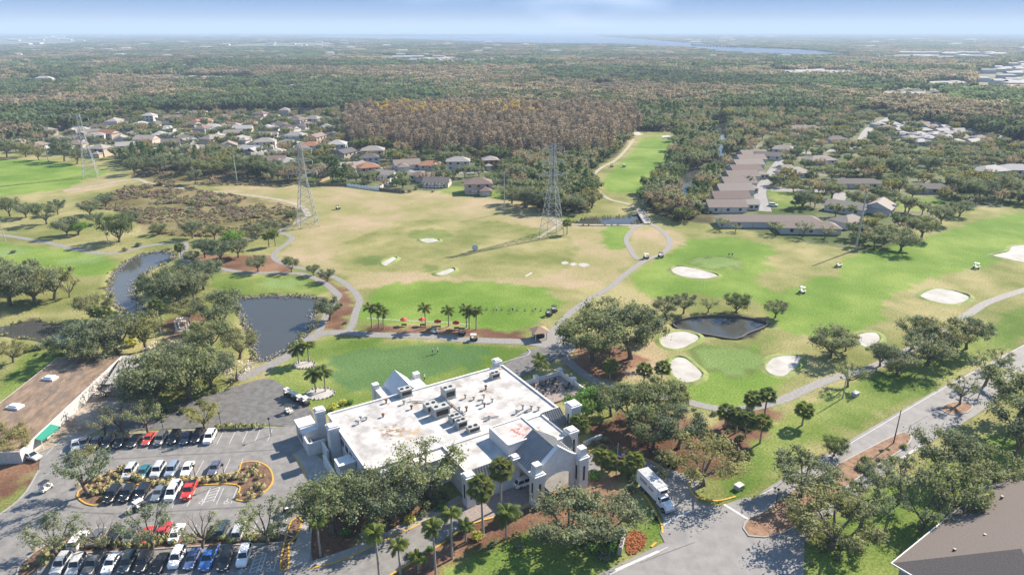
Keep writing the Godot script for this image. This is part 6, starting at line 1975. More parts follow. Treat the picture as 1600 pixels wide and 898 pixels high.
func far_country() -> void:
	var nz := FastNoiseLite.new()
	nz.seed = 9
	nz.frequency = 0.006
	var wood: Array = []
	var cyp: Array = []
	var garden: Array = []
	# trees of the woods and gardens inside the mapped ground
	var z := MAPZ + 3.0
	while z < -240.0:
		var x := MAPX + 3.0
		while x < -MAPX:
			var p := Vector2(x + rng.randf_range(-2.8, 2.8), z + rng.randf_range(-2.8, 2.8))
			x += 6.6
			var c := class_at(p.x, p.y)
			if c < 0 or not seen(p.x, p.y): continue
			if c == WOOD and rng.randf() < 0.78 and clear_of(p, 3): wood.append(p)
			elif c == CYPRESS: cyp.append(p)
			elif c == SUBURB and rng.randf() < 0.52 + 0.3 * nz.get_noise_2d(p.x * 4, p.y * 4) and clear_of(p, 2.5): garden.append(p)
		z += 6.6
	var near := func(a: Vector2, b: Vector2) -> bool: return a.y > b.y
	wood.sort_custom(near)
	cyp.sort_custom(near)
	garden.sort_custom(near)
	var one := {}
	for k in 5: one["mid%d" % k] = joined(P.mid[k], M["leaf%d" % (k % 4)])
	for k in 5: one["cyp%d" % k] = joined(P.cypress[k], M["leaf%d" % (k % 2)])
	for k in 2: one["pine%d" % k] = joined(P.pine[k], M.leaf0)
	var rest := {}
	var words := {"mid0": "grey green", "mid1": "dark green", "mid2": "olive", "mid3": "yellowish", "mid4": "bare brown", "pine0": "tall dark pine like", "pine1": "broad pine like"}
	for k in wood.size():
		var p: Vector2 = wood[k]
		var r := rng.randf()
		var n := nz.get_noise_2d(p.x, p.y)
		var kind := "mid1" if r < 0.3 else ("mid0" if r < 0.55 else ("mid2" if r < 0.72 else ("mid4" if r < 0.86 + n * 0.3 else ("pine0" if r < 0.95 else "mid3"))))
		var s := rng.randf_range(0.6, 1.0)
		var tr := spot(p.x, p.y, s, rng.randf_range(0.95, 1.25))
		if k < 170:
			var o := single("woodland_tree", one[kind], null, words[kind] + " tree at the edge of the woods past the course", "tree", Vector3.ZERO, 0, "woodland edge trees, " + words[kind])
			o.transform = tr
		else: rest.get_or_add(kind, []).append(tr)
	for k in garden.size():
		var p: Vector2 = garden[k]
		var kind: String = ["mid0", "mid1", "mid2", "mid3", "mid4", "mid0"][rng.randi() % 6]
		var tr := spot(p.x, p.y, rng.randf_range(0.35, 0.85))
		if k < 130:
			var o := single("garden_tree", one[kind], null, words[kind] + " tree standing between houses", "tree", Vector3.ZERO, 0, "garden trees, " + words[kind])
			o.transform = tr
		else: rest.get_or_add(kind, []).append(tr)
	for k in cyp.size():
		var p: Vector2 = cyp[k]
		var n := nz.get_noise_2d(p.x * 1.5 + 300, p.y * 1.5)
		var kind := "cyp%d" % (rng.randi() % 3)
		# rust and gold crowns in the middle of the wood
		if n > 0.2 and rng.randf() < 0.4: kind = "cyp3"
		if p.y < -660 and p.x < 30 and p.x > -140 and rng.randf() < 0.45: kind = "cyp4" if rng.randf() < 0.6 else "cyp3"
		var tr := spot(p.x, p.y, rng.randf_range(0.85, 1.15), rng.randf_range(0.85, 1.1))
		if k < 300:
			var o := single("cypress_tree", one[kind], null, ("rusty leaved" if kind == "cyp3" else ("golden leaved" if kind == "cyp4" else "bare brown")) + " cypress at the near edge of the brown wood", "tree", Vector3.ZERO, 0, "cypress trees at the wood's edge, " + ("rusty" if kind == "cyp3" else ("golden" if kind == "cyp4" else "bare")))
			o.transform = tr
		else: rest.get_or_add(kind, []).append(tr)
	# dark evergreens along the foot of the cypress wood
	for q in [[-115.3, -516], [-101.2, -504.6], [-92.7, -510.2], [-81.1, -496.4], [-45.4, -485.8], [-31.8, -485.8], [-18.1, -483.2], [-4.4, -473.2], [8.9, -473.2], [22.2, -473.2], [35.8, -478.2], [45.6, -488.4], [59.3, -488.4], [0, -440.9], [12.2, -432.4], [16.8, -394.2], [26.7, -403.1], [32.3, -377.3], [36.3, -361.8], [26.8, -350.1], [16.6, -347.3], [7, -369.4]]:
		tree("mid", Vector2(q[0], q[1]) + Vector2(rng.randf_range(-4, 4), rng.randf_range(-4, 4)), rng.randf_range(5, 7.5), "dense dark tree standing before the brown cypress wood", "dark trees before the cypress wood")
	for kind in rest:
		stuff("wood", one[kind], null, rest[kind], {"cyp": "brown leafless cypress wood behind the houses", "mid": "mixed wood spreading past the houses", "pin": "tall pines standing in the mixed wood"}[kind.left(3)], "wood")
	# open country: woods in ever larger clumps towards the horizon
	var bay := pv([-2527.5, -8974, -1297.6, -7365.7, -534.3, -6060.3, -181.7, -5146.4, 201.9, -4571, 645.9, -4571, 874.7, -3803.9, 859.2, -2767.1, 996.9, -2494, 1269.3, -2623.6, 1362.5, -3420.3, 1177.5, -3803.9, 1271.7, -5146.4, 1315.5, -7110.7, 1271.7, -10324.9, 1886.5, -15901.6, 3229.6, -22983.3, 7785.7, -29559.1, 15138.8, -34490.9, 22708.1, -51752.4, -27249.8, -51752.4, -15571.3, -29559.1, -5190.4, -24627.2, -1816.7, -20681.7, 0, -15901.6, -106.9, -12152.5, -956.1, -10870, -1974.6, -11225.5, -3419.6, -12152.5])
	sheet("bay_water", bay, 0.6, M.bay, "pale bay water under the horizon")
	var lagoon := smooth(pv([118.7, -1144.9, 138.1, -1179.3, 156.6, -1158.4, 161.7, -1106.1, 140.1, -1069.8, 122.7, -1087.6]), true, 12)
	sheet("lagoon", lagoon, 0.4, M.water, "small bright lagoon in the woods")
	var gaps: Array = [bay, lagoon]
	var lots := [
		[pv([-667.2, -1246.6, -708.5, -1348.9, -484.4, -1348.9, -439.9, -1215.8, -540.7, -1200.9])], [pv([-398.6, -2081.6, -465.8, -2623.6, -211.2, -2376.6, -56.8, -2125.7, -60, -1922.1, -279.5, -1959.7])], [pv([693.2, -1058.2, 961.8, -1491, 1353.9, -1922.1, 1439.6, -1922.1, 778.6, -1024.8])], [pv([-3052, -4110.7, -5869.2, -7934.8, -6358.3, -10324.9, -3155.2, -5419, -2688.6, -4110.7])],
		[pv([491.5, -1386.7, 564.3, -1537.2, 708, -1491, 662.8, -1367.6])], [pv([-740.6, -1561.3, -843.4, -1817.4, -778.6, -1817.4, -673.6, -1561.3])], [pv([-1581.2, -3803.9, -1816.7, -4899.8, -1338.6, -5419, -942, -3803.9])], [pv([1170.7, -2269.5, 1473, -2767.1, 1865.8, -2767.1, 1534.1, -2269.5])], [pv([625.1, -1081.6, 711.3, -1215.8, 777, -1215.8, 686.1, -1069.8])], [pv([466.4, -901, 532.2, -1014.1, 602.6, -993.4, 556.5, -901])], [pv([-822.8, -1186.4, -896.5, -1313, -773.8, -1246.6, -717.4, -1144.9])],
	]
	for q in lots: gaps.append(q[0])
	var boxes: Array = []
	for q in gaps:
		var r := Rect2(q[0], Vector2.ZERO)
		for v in q: r = r.expand(v)
		boxes.append(r)
	var spots := [[], [], [], []]
	var tints := [[], [], [], []]
	var pn := FastNoiseLite.new()
	pn.seed = 77
	pn.frequency = 0.0022
	pn.fractal_octaves = 3
	var d := 380.0
	while d < 15000.0:
		var s := maxf(9.0, d * 0.0082)
		var x := -0.8 * d - 40
		while x < 0.8 * d + 40:
			var p := Vector2(x + rng.randf_range(-0.5, 0.5) * s, -d + rng.randf_range(-0.5, 0.5) * s)
			x += s
			if p.y > MAPZ and absf(p.x) < -MAPX: continue
			var open := false
			for k in gaps.size():
				if boxes[k].has_point(p) and Geometry2D.is_point_in_polygon(p, gaps[k]):
					open = true
					break
			if open: continue
			var n := pn.get_noise_2d(p.x, p.y)
			var n2 := pn.get_noise_2d(p.x * 0.6 + 900, p.y * 0.6)
			if d > 1000 and n2 > 0.22 and rng.randf() < 0.75: continue
			var kind := 0
			if n > 0.16: kind = 2 if rng.randf() < 0.6 else 0
			elif n < -0.15: kind = 3 if rng.randf() < 0.6 else 1
			else: kind = [0, 1, 0, 0, 1, 2][rng.randi() % 6]
			var R := s * rng.randf_range(0.6, 0.85) / 6.0
			spots[kind].append(spot(p.x, p.y, R, minf(1.1, (rng.randf_range(1.3, 1.8) if d < 2000 else rng.randf_range(0.7, 1.0)) / R)))
			var t := rng.randf_range(0.6, 1.35) * (1.0 + 0.5 * n2)
			tints[kind].append(Color(t * rng.randf_range(0.95, 1.08), t, t * 0.95))
		d += s
	for k in 4: stuff("far_wood", P.far[k][1], M.leaf0, spots[k], ["grey green woodland reaching to the horizon", "dark evergreen woodland in the distance", "brown winter woodland in the distance", "distant stands of dark pine"][k], "woodland", tints[k])
	# pale roofs in the clearings
	var lots_y: Array = [[0, 16, 16, 10, 1], [1, 12, 46, 22, 2], [2, 34, 26, 16, 2], [3, 16, 70, 30, 3], [4, 9, 40, 18, 2], [5, 5, 30, 14, 1], [6, 12, 50, 22, 2], [7, 14, 60, 24, 2], [8, 8, 22, 13, 1], [9, 12, 18, 11, 1], [10, 5, 18, 11, 1]]
	var where := ["in a clearing of the woods", "in the long warehouse lot", "in the crowded pale estate", "in the industrial strip near the horizon", "in a thin lot before the bay", "on a small hill of roofs", "in the belt below the horizon", "in the hazy business strip", "in the small grove estate", "in the lane of bungalows", "in the western clearing"]
	for q in lots_y:
		var poly: PackedVector2Array = lots[q[0]][0]
		var r: Rect2 = boxes[q[0] + 2]
		var done := 0
		var tries := 0
		while done < q[1] and tries < 400:
			tries += 1
			var p := r.position + Vector2(rng.randf(), rng.randf()) * r.size
			if not Geometry2D.is_point_in_polygon(p, poly): continue
			done += 1
			var w: float = q[2] * rng.randf_range(0.7, 1.3)
			var dd: float = q[3] * rng.randf_range(0.8, 1.2)
			var o := thing("distant_building", "pale flat or low roofed building " + where[q[0]], "building", v3(p), rng.randf_range(-0.2, 0.2), "pale buildings " + where[q[0]])
			part("wall", boxm(Vector3(w, 3.5 * q[4], dd)), M.walls[1], o)
			var b := Mb.new()
			hip_roof(b, w, dd, 3.5 * q[4] + 0.01, 1.2 + dd * 0.06, 0.4, done % 2 == 0)
			part("roof", b.mesh(), M.roofs[8] if rng.randf() < 0.75 else M.roofs[5], o)
	for k in 150:
		var dist := 900.0 * pow(12.0, rng.randf())
		var p := Vector2(rng.randf_range(-0.75, 0.75) * dist, -dist)
		if Geometry2D.is_point_in_polygon(p, bay) or Geometry2D.is_point_in_polygon(p, lagoon): continue
		var w := dist * rng.randf_range(0.006, 0.016) + 8
		var o := thing("distant_building", "pale roof showing among the far woods", "building", v3(p), rng.randf_range(-0.2, 0.2), "pale roofs among the far woods")
		part("wall", boxm(Vector3(w, 7.0, w * 0.5)), M.walls[1], o)
		var b := Mb.new()
		hip_roof(b, w, w * 0.5, 7.01, 2.0 + w * 0.05, 0.4)
		part("roof", b.mesh(), M.roofs[[8, 5, 8, 2][k % 4]], o)
	# a row of tall blocks, faint on the horizon
	for k in 9:
		var p := Vector2(-14936.9, -22983.3) + Vector2(k * 420.0 + rng.randf_range(-150, 150), rng.randf_range(-400, 400))
		single("tower_block", boxm(Vector3(60, rng.randf_range(30, 78), 50)), M.walls[1], "faint tower block on the hazy horizon", "building", v3(p), 0, "tower blocks on the horizon")


# ---------- planting ----------
func plant() -> void:
	var group := [
		# kind, label, group, spots (x, z, crown radius)
		["oak", "broad grey green oak over the plaza beside the starter path", "oaks by the plaza", [[21.9, -167.5, 10], [32.8, -169.9, 10.5], [28.9, -180.2, 9.5], [40, -183.3, 5]]],
		["oak", "small oak at the rim of the little round pond", "oaks by the round pond", [[48.3, -197.6, 4.6], [55, -201.8, 4.4], [83.3, -198.6, 4.2]]],
		["open", "thin young tree at the rim of the little round pond", "", [[63.2, -202.8, 3.2]]],
		["dark", "dark round headed tree at the rim of the little round pond", "", [[72.1, -202.8, 4.5]]],
		["oak", "oak between the sand bunkers of the eastern hole", "oaks of the eastern hole", [[88.5, -170.7, 6.6], [94.6, -174.7, 4]]],
		["oak", "old oak in the clump where the eastern cart path bends", "eastern oak clump", [[101.6, -160.5, 5.6], [112.9, -166, 7.6], [121, -171.5, 7.5], [129.5, -175.9, 6.4], [114, -175.9, 6], [99.5, -165.2, 4.2]]],
		["open", "sparse tree on the bank of the avenue", "sparse trees by the avenue", [[85.6, -153.9, 4.2], [121.1, -154.6, 5.4], [108.7, -145, 4], [130, -163, 4]]],
		["oak", "oak on the median of the avenue", "oaks of the avenue median", [[56.5, -110.4, 6.6], [117.1, -136.9, 9]]],
		["oak", "oak on the lawn beside the brown hip roof", "oaks by the hip roofed block", [[86.9, -117.4, 6.6], [93.5, -112.8, 6.4], [81, -103.7, 6.8], [107.6, -123.7, 8.5]]],
		["dark", "slim dark tree on the median of the avenue", "", [[68.8, -123.7, 3.0]]],
		["open", "thin tree on the grass strip by the avenue", "thin avenue trees", [[63.5, -100.9, 5.2], [74.2, -108.1, 5.4], [71.7, -110.2, 4.4], [74.2, -100.2, 4.6]]],
		["yellow", "large yellow green tree on the verge at the crossing", "", [[56.1, -96, 8.2]]],
		["yellow", "yellow green tree on the median tip", "", [[53.1, -98.9, 4.6]]],
		["yellow", "spreading yellowish oak beside the curved drive", "", [[38.1, -113.8, 8]]],
		["oak", "oak in the mulch grove east of the clubhouse", "oaks of the eastern mulch grove", [[26.9, -133.7, 7], [34.4, -138.3, 6.4], [36.2, -126.6, 6.6], [23.3, -139.7, 5.2], [30.6, -126.6, 5.4]]],
		["bright", "glossy bright green tree by the terrace", "", [[17.2, -138.3, 5.2]]],
		["oak", "oak hugging the front wall of the clubhouse", "oaks along the clubhouse front", [[-32.5, -100.2, 7.2], [-26, -101.6, 6.6], [-22.3, -103.4, 7], [-29.3, -107.4, 5]]],
		["open", "tall open oak leaning over the clubhouse roof", "open oaks over the roof", [[-15.9, -109.3, 8], [-19.9, -109.7, 6]]],
		["oak", "wide low oak on the entrance lawn", "wide oak of the entrance lawn", [[10, -97.3, 7.6], [16.8, -97.6, 7.4]]],
		["open", "airy tree on the planted parking island", "", [[-82.7, -110.4, 6]]],
		["open", "airy small tree in the long island of the car park", "trees of the long parking island", [[-78.1, -93.5, 5.6], [-70.9, -94.7, 4.4], [-62.8, -95.4, 5], [-54.3, -96, 4.4], [-43.2, -97, 5]]],
		["yellow", "small yellow tipped tree at the end of the first parking row", "", [[-90.3, -122.8, 2.4]]],
		["open", "small tree by the kerb of the first parking row", "trees of the first parking row", [[-91.3, -131.6, 3.4], [-88, -132.1, 4.8], [-81.9, -132.1, 4.8]]],
		["yellow", "umbrella shaped tree at the cart yard kerb", "", [[-69.5, -133.4, 4.4]]],
		["oak", "dense oak between the bare yard and the wide pond", "oaks west of the cart yard", [[-85.9, -144.4, 9], [-79.8, -148.1, 9.2], [-88, -156.6, 7.5], [-76.4, -153.3, 7], [-88.1, -142.6, 6]]],
		["bare", "leafless pale tree behind the low shed", "leafless trees by the shed", [[-100.7, -148.7, 4.6], [-95.7, -151.3, 4.8], [-95.2, -169.1, 5], [-71.4, -157.3, 5.2], [-101.8, -155.3, 3.5]]],
		["oak", "oak on the strip between the two ponds", "oaks between the ponds", [[-115.4, -207.2, 7.2], [-109, -208.3, 7.2], [-108.1, -223.7, 7.6], [-87.4, -186.9, 8.2], [-83.9, -171.5, 7.4], [-100, -194.1, 6], [-117, -218.7, 6], [-75.3, -169.9, 6], [-106.9, -212.8, 6.4]]],
		["oak", "oak in the dark western grove by the green", "western grove oaks", [[-165.4, -208.3, 9.5], [-158.5, -210.5, 9.5], [-154.3, -214, 7.5], [-180.3, -221.8, 9], [-170.3, -221.8, 8]]],
		["open", "lone slender tree beside the western grove", "", [[-150.7, -216.3, 4.2]]],
		["oak", "oak on the near bank of the winding pond", "near bank oaks", [[-130.3, -196.6, 6.4], [-119.5, -169.9, 8], [-109.7, -171.5, 8.6], [-103.7, -174.7, 7.4], [-111, -164.1, 6]]],
		["yellow", "yellow green tree at the western lawn", "yellow green trees of the western lawn", [[-136.5, -167.5, 4.6], [-109.9, -126.6, 4.8], [-105.2, -123.7, 3.6]]],
		["oak", "oak at the bank of the wide pond by the cart path", "", [[-57.1, -196.6, 4.8]]],
		["oak", "young oak in a mulch bed along the cart path", "young oaks along the cart path", [[-95.7, -242.7, 4.4], [-82.9, -242, 3.6], [-73.5, -238.4, 3], [-66.8, -231.5, 3.4], [-124.4, -251.7, 3.6], [-114.5, -254.9, 5.6], [-109.5, -259.7, 5.4], [-122.8, -259.7, 4.8]]],
		["bright", "bright green tree by the mulch bed of the cart path", "", [[-115.9, -271.7, 5.6]]],
		["oak", "olive tree at the rim of the brush field", "trees at the rim of the brush field", [[-207.4, -326.3, 5.5], [-209.7, -344.6, 5], [-177.2, -307.5, 4.5], [-156.6, -292.6, 4], [-139.7, -286.6, 5], [-129.2, -284.7, 4.6], [-111.1, -284.7, 5], [-106.8, -292.6, 4.4], [-105.5, -316.7, 3.6], [-194.9, -309.8, 4.4]]],
		["dark", "big dense dark tree on the western fairway", "", [[-168.5, -280.9, 7.5]]],
		["oak", "oak in the row above the western fairway", "oaks above the western fairway", [[-196.7, -290.6, 6], [-218.2, -309.8, 6.4], [-235.6, -321.5, 5.5], [-245, -323.9, 6.2], [-223.9, -327.6, 5]]],
		["bright", "light green bushy tree beside the dense dark tree", "", [[-193.1, -292.6, 4.6]]],
		["oak", "oak at the point of the villas' lawn", "oaks on the villas' lawn", [[160.1, -268.2, 7.6], [178.9, -286.6, 7.2], [200.9, -309.8, 7], [163.5, -286.6, 5], [218.5, -323.9, 6]]],
		["open", "leafy tree before the long low villa row", "trees before the villa row", [[95.8, -301, 3.8], [100.9, -296.8, 3], [117.1, -293.7, 5], [128, -288.6, 5], [136.9, -286.6, 4.6]]],
		["yellow", "pale willowy tree by the canal bank", "willowy trees by the canal", [[74.9, -323.9, 6.5], [82.3, -315.5, 6], [94.8, -340.5, 7], [109.5, -377.3, 6.5]]],
		["oak", "oak by the canal mouth of the far fairway", "oaks of the canal mouth", [[84.4, -377.3, 6.5], [72.1, -350.1, 5.4], [96.7, -412.5, 7], [120.1, -465.9, 8], [125.6, -518.9, 8], [147.3, -527.8, 8], [156.8, -584.5, 7]]],
		["oak", "oak among the villas", "oaks among the villas", [[148.7, -340.5, 6], [172.7, -361.8, 6.5], [179.7, -340.5, 6], [213.6, -377.3, 7], [215.9, -361.8, 6], [246.4, -369.4, 8], [250.2, -358.8, 8], [265.9, -361.8, 8], [219.1, -422.2, 8], [239, -422.2, 8], [264.8, -432.4, 8], [194.9, -412.5, 6], [158, -377.3, 5], [138.3, -394.2, 4], [195.7, -518.9, 6], [216.5, -504.6, 6], [259.5, -403.1, 7]]],
		["oak", "oak of the tree row beyond the far western field", "far western tree row", [[-362.4, -491.1, 8], [-348.7, -491.1, 8], [-310.2, -473.2, 9], [-295.5, -463.5, 8], [-331.1, -478.2, 6], [-238.2, -428.3, 7], [-222, -428.3, 7], [-204.1, -424.2, 7], [-186.4, -420.2, 8], [-157.3, -416.3, 9], [-147.5, -416.3, 9], [-135.3, -408.7, 6]]],
		["oak", "oak in the dark clump by the second pylon", "oaks by the second pylon", [[0, -350.1, 7], [6.5, -340.5, 7], [14.4, -333.9, 7], [22.5, -333.9, 7], [32.1, -333.9, 7.5], [40.8, -340.5, 6], [29.9, -369.4, 8], [39.2, -394.2, 8]]],
	]
	for q in group:
		for s in q[3]: tree(q[0], Vector2(s[0], s[1]), s[2], q[1], q[2], 0.72 if "low" in q[1] else 0.95, "oak_tree" if q[0] in ["oak"] else "tree")
	# pines near the pylon
	for s in [[-106.9, -403.1, 3], [-103.4, -401.3, 3], [-99.6, -405, 2.6]]: tree("pine", Vector2(s[0], s[1]), s[2] * 1.4, "tall thin pine with bare stem by the garden fence", "pines by the garden fence", 0.9, "pine_tree")
	# palms
	for s in [[-42.8, -190.7, 6.6], [-40.6, -190.7, 6.2], [-39.1, -189.8, 5.2], [-26.4, -190.7, 6.4], [-19.4, -191.7, 5.2], [-13.9, -191.2, 6], [-13, -189.8, 5.2], [-10.9, -189.3, 6]]: palm(Vector2(s[0], s[1]), s[2], "queen", "feathery palm in the mulch behind the range tee", "palms behind the range tee", 1.1)
	for s in [[-58.1, -166.8, 4.6], [-55.5, -167.5, 5], [-49.3, -151, 5.2], [-47, -151.6, 5.2]]: palm(Vector2(s[0], s[1]), s[2], "queen", "full headed palm on a stone ringed bed of the lawn", "palms in stone rings", 1.25, true)
	for s in [[-22.1, -89.4, 9], [-18.6, -89.7, 6], [-12.7, -89.5, 10], [-10.3, -93.4, 9.5], [-33.1, -94.1, 7]]: palm(Vector2(s[0], s[1]), s[2], "queen", "slender feather palm along the entrance drive", "feather palms of the entrance drive", 0.95, true)
	for s in [[-15.8, -90.8, 2.6], [-8.2, -97.6, 3.4]]: palm(Vector2(s[0], s[1]), s[2], "queen", "short dark palm along the entrance drive", "short palms of the entrance drive", 0.85, true)
	for s in [[-5.2, -99.2, 10], [-2.1, -106.6, 8.5]]: palm(Vector2(s[0], s[1]), s[2], "fan", "tall fan palm standing before the clubhouse porch", "fan palms at the porch", 1.15, true)
	palm(Vector2(-1.1, -98.3), 5.5, "queen", "wide drooping palm in front of the tall fan palms", "", 1.35, true)
	palm(Vector2(14.3, -126.6), 6.0, "fan", "yellowed fan palm beside the clubhouse pillar", "", 1.1, true)
	palm(Vector2(7.2, -158.0), 5.0, "queen", "bushy palm on the grass by the service road", "", 1.3, true)
	for s in [[18.5, -118.5, 3], [20, -117.9, 2.5], [24.9, -117.4, 3], [23.4, -116.4, 2.4]]: palm(Vector2(s[0], s[1]), s[2], "fan", "low bright palm in the bed by the flagpole", "low palms by the flagpole", 0.95, true)
	for s in [[66.8, -135.8, 3.8], [56, -139.2, 4.6], [59.7, -140.3, 5], [54.6, -128.5, 5], [52, -130.6, 4.4], [50.5, -132.6, 4.2], [48.7, -134.8, 3.8], [39.8, -141.2, 4], [38.5, -145, 4.2], [25.5, -158, 3.6], [33.7, -154.6, 4.2], [38.3, -155.3, 4.4], [24.5, -292.6, 5], [-99.7, -275.3, 5], [-101.8, -273.5, 4.4], [-105.6, -186.9, 9], [-126, -190.7, 5], [-122.3, -189.3, 5.5], [-132.3, -259.7, 4]]: palm(Vector2(s[0], s[1]), s[2], "fan", "stout cabbage palm on the grass of the course", "cabbage palms on the course", 1.0)
	for s in [[-80.9, -458.8, 8], [-45.6, -449.7, 7], [-21.6, -440.9, 6], [-101.4, -449.7, 7], [-37.7, -397.7, 5], [-228.3, -533.9, 7], [-269.9, -559.8, 7], [-178.8, -504.6, 6], [177.5, -403.1, 6], [161.5, -315.5, 6], [179.5, -377.3, 6], [199, -333.9, 5]]: palm(Vector2(s[0], s[1]), s[2], "queen", "garden palm between the houses", "garden palms", 1.2)
	reeds()
	# brush field
	var br := [[], [], []]
	var gap := FastNoiseLite.new()
	gap.seed = 21
	gap.frequency = 0.035
	var poly := [pv([-224.6, -344.6, -222.4, -390.7, -203.5, -397.7, -165.2, -377.3, -120.7, -350.1, -105.9, -333.9, -103.4, -309.8, -107.5, -290.6, -140.6, -288.6, -164.4, -296.8, -195.8, -333.9]), pv([-244.5, -436.6, -203.7, -432.4, -146.3, -406.8, -133.5, -390.7, -177.1, -397.7, -214.6, -405])]
	for p in poly:
		var r := Rect2(p[0], Vector2.ZERO)
		for v in p: r = r.expand(v)
		for k in int(r.get_area() / 2.0):
			var q := r.position + Vector2(rng.randf(), rng.randf()) * r.size
			if not Geometry2D.is_point_in_polygon(q, p): continue
			var g := q.y > -300 and rng.randf() < 0.6
			if gap.get_noise_2d(q.x, q.y) + rng.randf_range(-0.1, 0.1) < -0.12: continue
			br[1 if g else (0 if rng.randf() < 0.55 else (2 if rng.randf() < 0.5 else 1))].append(spot(q.x, q.y, rng.randf_range(0.35, 1.0) * rng.randf_range(0.7, 1.9) * (0.6 + 0.5 * sin(q.x * 0.07) * cos(q.y * 0.09) + 0.3), rng.randf_range(0.6, 1.2)))
	stuff("brush", P.shrub[3], M.leaf0, br[0], "reddish winter brush covering the field", "brush")
	stuff("brush", P.shrub[4], M.leaf0, br[1], "straw coloured brush along the field edge", "brush")
	stuff("brush", P.shrub[0], M.leaf0, br[2], "grey green brush scattered in the field", "brush")
	# bank vegetation and undergrowth
	var under: Array = []
	for line in [pv([-120.4, -169.9, -109.8, -166.8, -100, -169.9, -96.7, -175.9]), pv([-147.4, -178.1, -138.6, -175.9, -124.1, -173.1]), pv([-74.7, -155.3, -76.6, -142.6, -85.9, -139.7]), pv([14.1, -129, 21.9, -124.2, 33.8, -116.4]), pv([-39.1, -107.4, -29, -105.5, -19.3, -105.5, -10.1, -111.2]), pv([45.2, -129, 58.2, -142.6]), pv([80.6, -321.5, 99.5, -333.9]), pv([19.3, -333.9, 31.2, -323.9]), pv([55.2, -102, 67.5, -113.2, 82.8, -125.4]), pv([52.3, -92.3, 58.8, -97])]:
		for k in line.size() - 1:
			for j in int(line[k].distance_to(line[k + 1]) * 1.1):
				var q: Vector2 = line[k].lerp(line[k + 1], rng.randf()) + Vector2(rng.randfn(0, 1.6), rng.randfn(0, 1.6))
				under.append(spot(q.x, q.y, rng.randf_range(0.5, 1.3)))
	stuff("undergrowth", P.shrub[0], M.leaf3, under, "low grey green undergrowth beneath the trees", "undergrowth")
	# ornamental grasses on the parking islands
	var tu: Array = []
	for line in [[pv([-78, -116.1, -70.4, -113.8, -61.8, -114.9, -55.1, -115.7]), 1.0], [pv([-82.9, -110, -82.5, -114.9, -80, -117.4]), 2.2], [pv([-80.3, -108.9, -80, -112.8, -80, -116.4]), 2.0], [pv([-54.8, -118.5, -52.1, -116.4, -50, -112.2, -51.8, -110.2]), 2.6], [pv([-81.5, -93.5, -76.7, -96.6, -67.7, -96.6, -56.8, -97.6, -42.3, -98.3]), 1.3], [pv([-68.3, -133.7, -62.7, -134.2, -56.3, -134.8]), 0.6], [pv([-80.8, -90.8, -79.3, -93.5, -77.1, -95.4]), 2.4]]:
		for k in line[0].size() - 1:
			for j in int(line[0][k].distance_to(line[0][k + 1]) * 2.2):
				var q: Vector2 = line[0][k].lerp(line[0][k + 1], rng.randf()) + Vector2(rng.randfn(0, 0.45), rng.randfn(0, 0.45)) * line[1]
				tu.append(spot(q.x, q.y, rng.randf_range(0.55, 1.05), 1.0, 0.2))
	stuff("ornamental_grass", P.tuft[0], M.plain_colour, tu.slice(0, tu.size() / 2), "straw coloured grass tufts on the parking islands", "grass")
	stuff("ornamental_grass", P.tuft[1], M.plain_colour, tu.slice(tu.size() / 2), "green gold grass tufts on the parking islands", "grass")
	# single shrubs near the entrance
	for s in [[7.6, -108.5, 1.3, 1], [-17.7, -93.8, 0.9, 0], [-14.3, -95.1, 0.9, 1], [-11.4, -97.8, 0.8, 0], [-6.3, -98.3, 1.2, 2], [-3.4, -96.6, 0.9, 0], [1.3, -95.7, 1.0, 0], [5.2, -98.9, 1.1, 1], [8.2, -101.6, 1.2, 0], [14.5, -95.1, 1.3, 1], [16, -93.5, 1.4, 0], [17.6, -95.1, 1.3, 1], [13.8, -97, 1.2, 0], [23.4, -112.2, 1.2, 0], [16.8, -115.7, 1.5, 1], [24.7, -114.9, 1.8, 0], [-26, -99.9, 1.4, 2], [-23.3, -100.9, 1.2, 0], [-29.9, -99.2, 1.2, 1], [-18.9, -102.7, 1.2, 2], [-16.8, -104.4, 1.2, 0], [-13.3, -106.3, 1.1, 1], [-42.9, -142.6, 1.4, 2], [-41.1, -145, 1.2, 2], [-39.3, -145.6, 1.0, 1], [45.5, -112.8, 0.9, 1], [33.4, -120.5, 1.6, 2], [31.4, -123.7, 1.4, 0], [-90.3, -178.1, 1.6, 1], [-109.6, -178.1, 2.0, 2], [-99.3, -173.9, 1.8, 2], [-128.7, -174.7, 2.0, 2], [-135, -175.9, 1.6, 0], [-159.3, -268.2, 1.4, 4], [-157.2, -274.4, 1.6, 0], [-203.6, -265.6, 1.2, 0], [-57.4, -377.3, 1.6, 3], [-54.7, -383.9, 1.5, 0], [-44.5, -377.3, 1.0, 0], [183.1, -377.3, 2, 0], [-51.6, -194.1, 0.8, 3]]:
		single("shrub", P.shrub[s[3]], M["leaf%d" % (rng.randi() % 3)], ["grey green", "bright green", "golden green", "reddish", "straw coloured"][s[3]] + " rounded shrub planted in a bed", "shrub", v3(Vector2(s[0], s[1])), rng.randf() * TAU, "planted shrubs, " + str(s[3])).scale = Vector3.ONE * s[2]


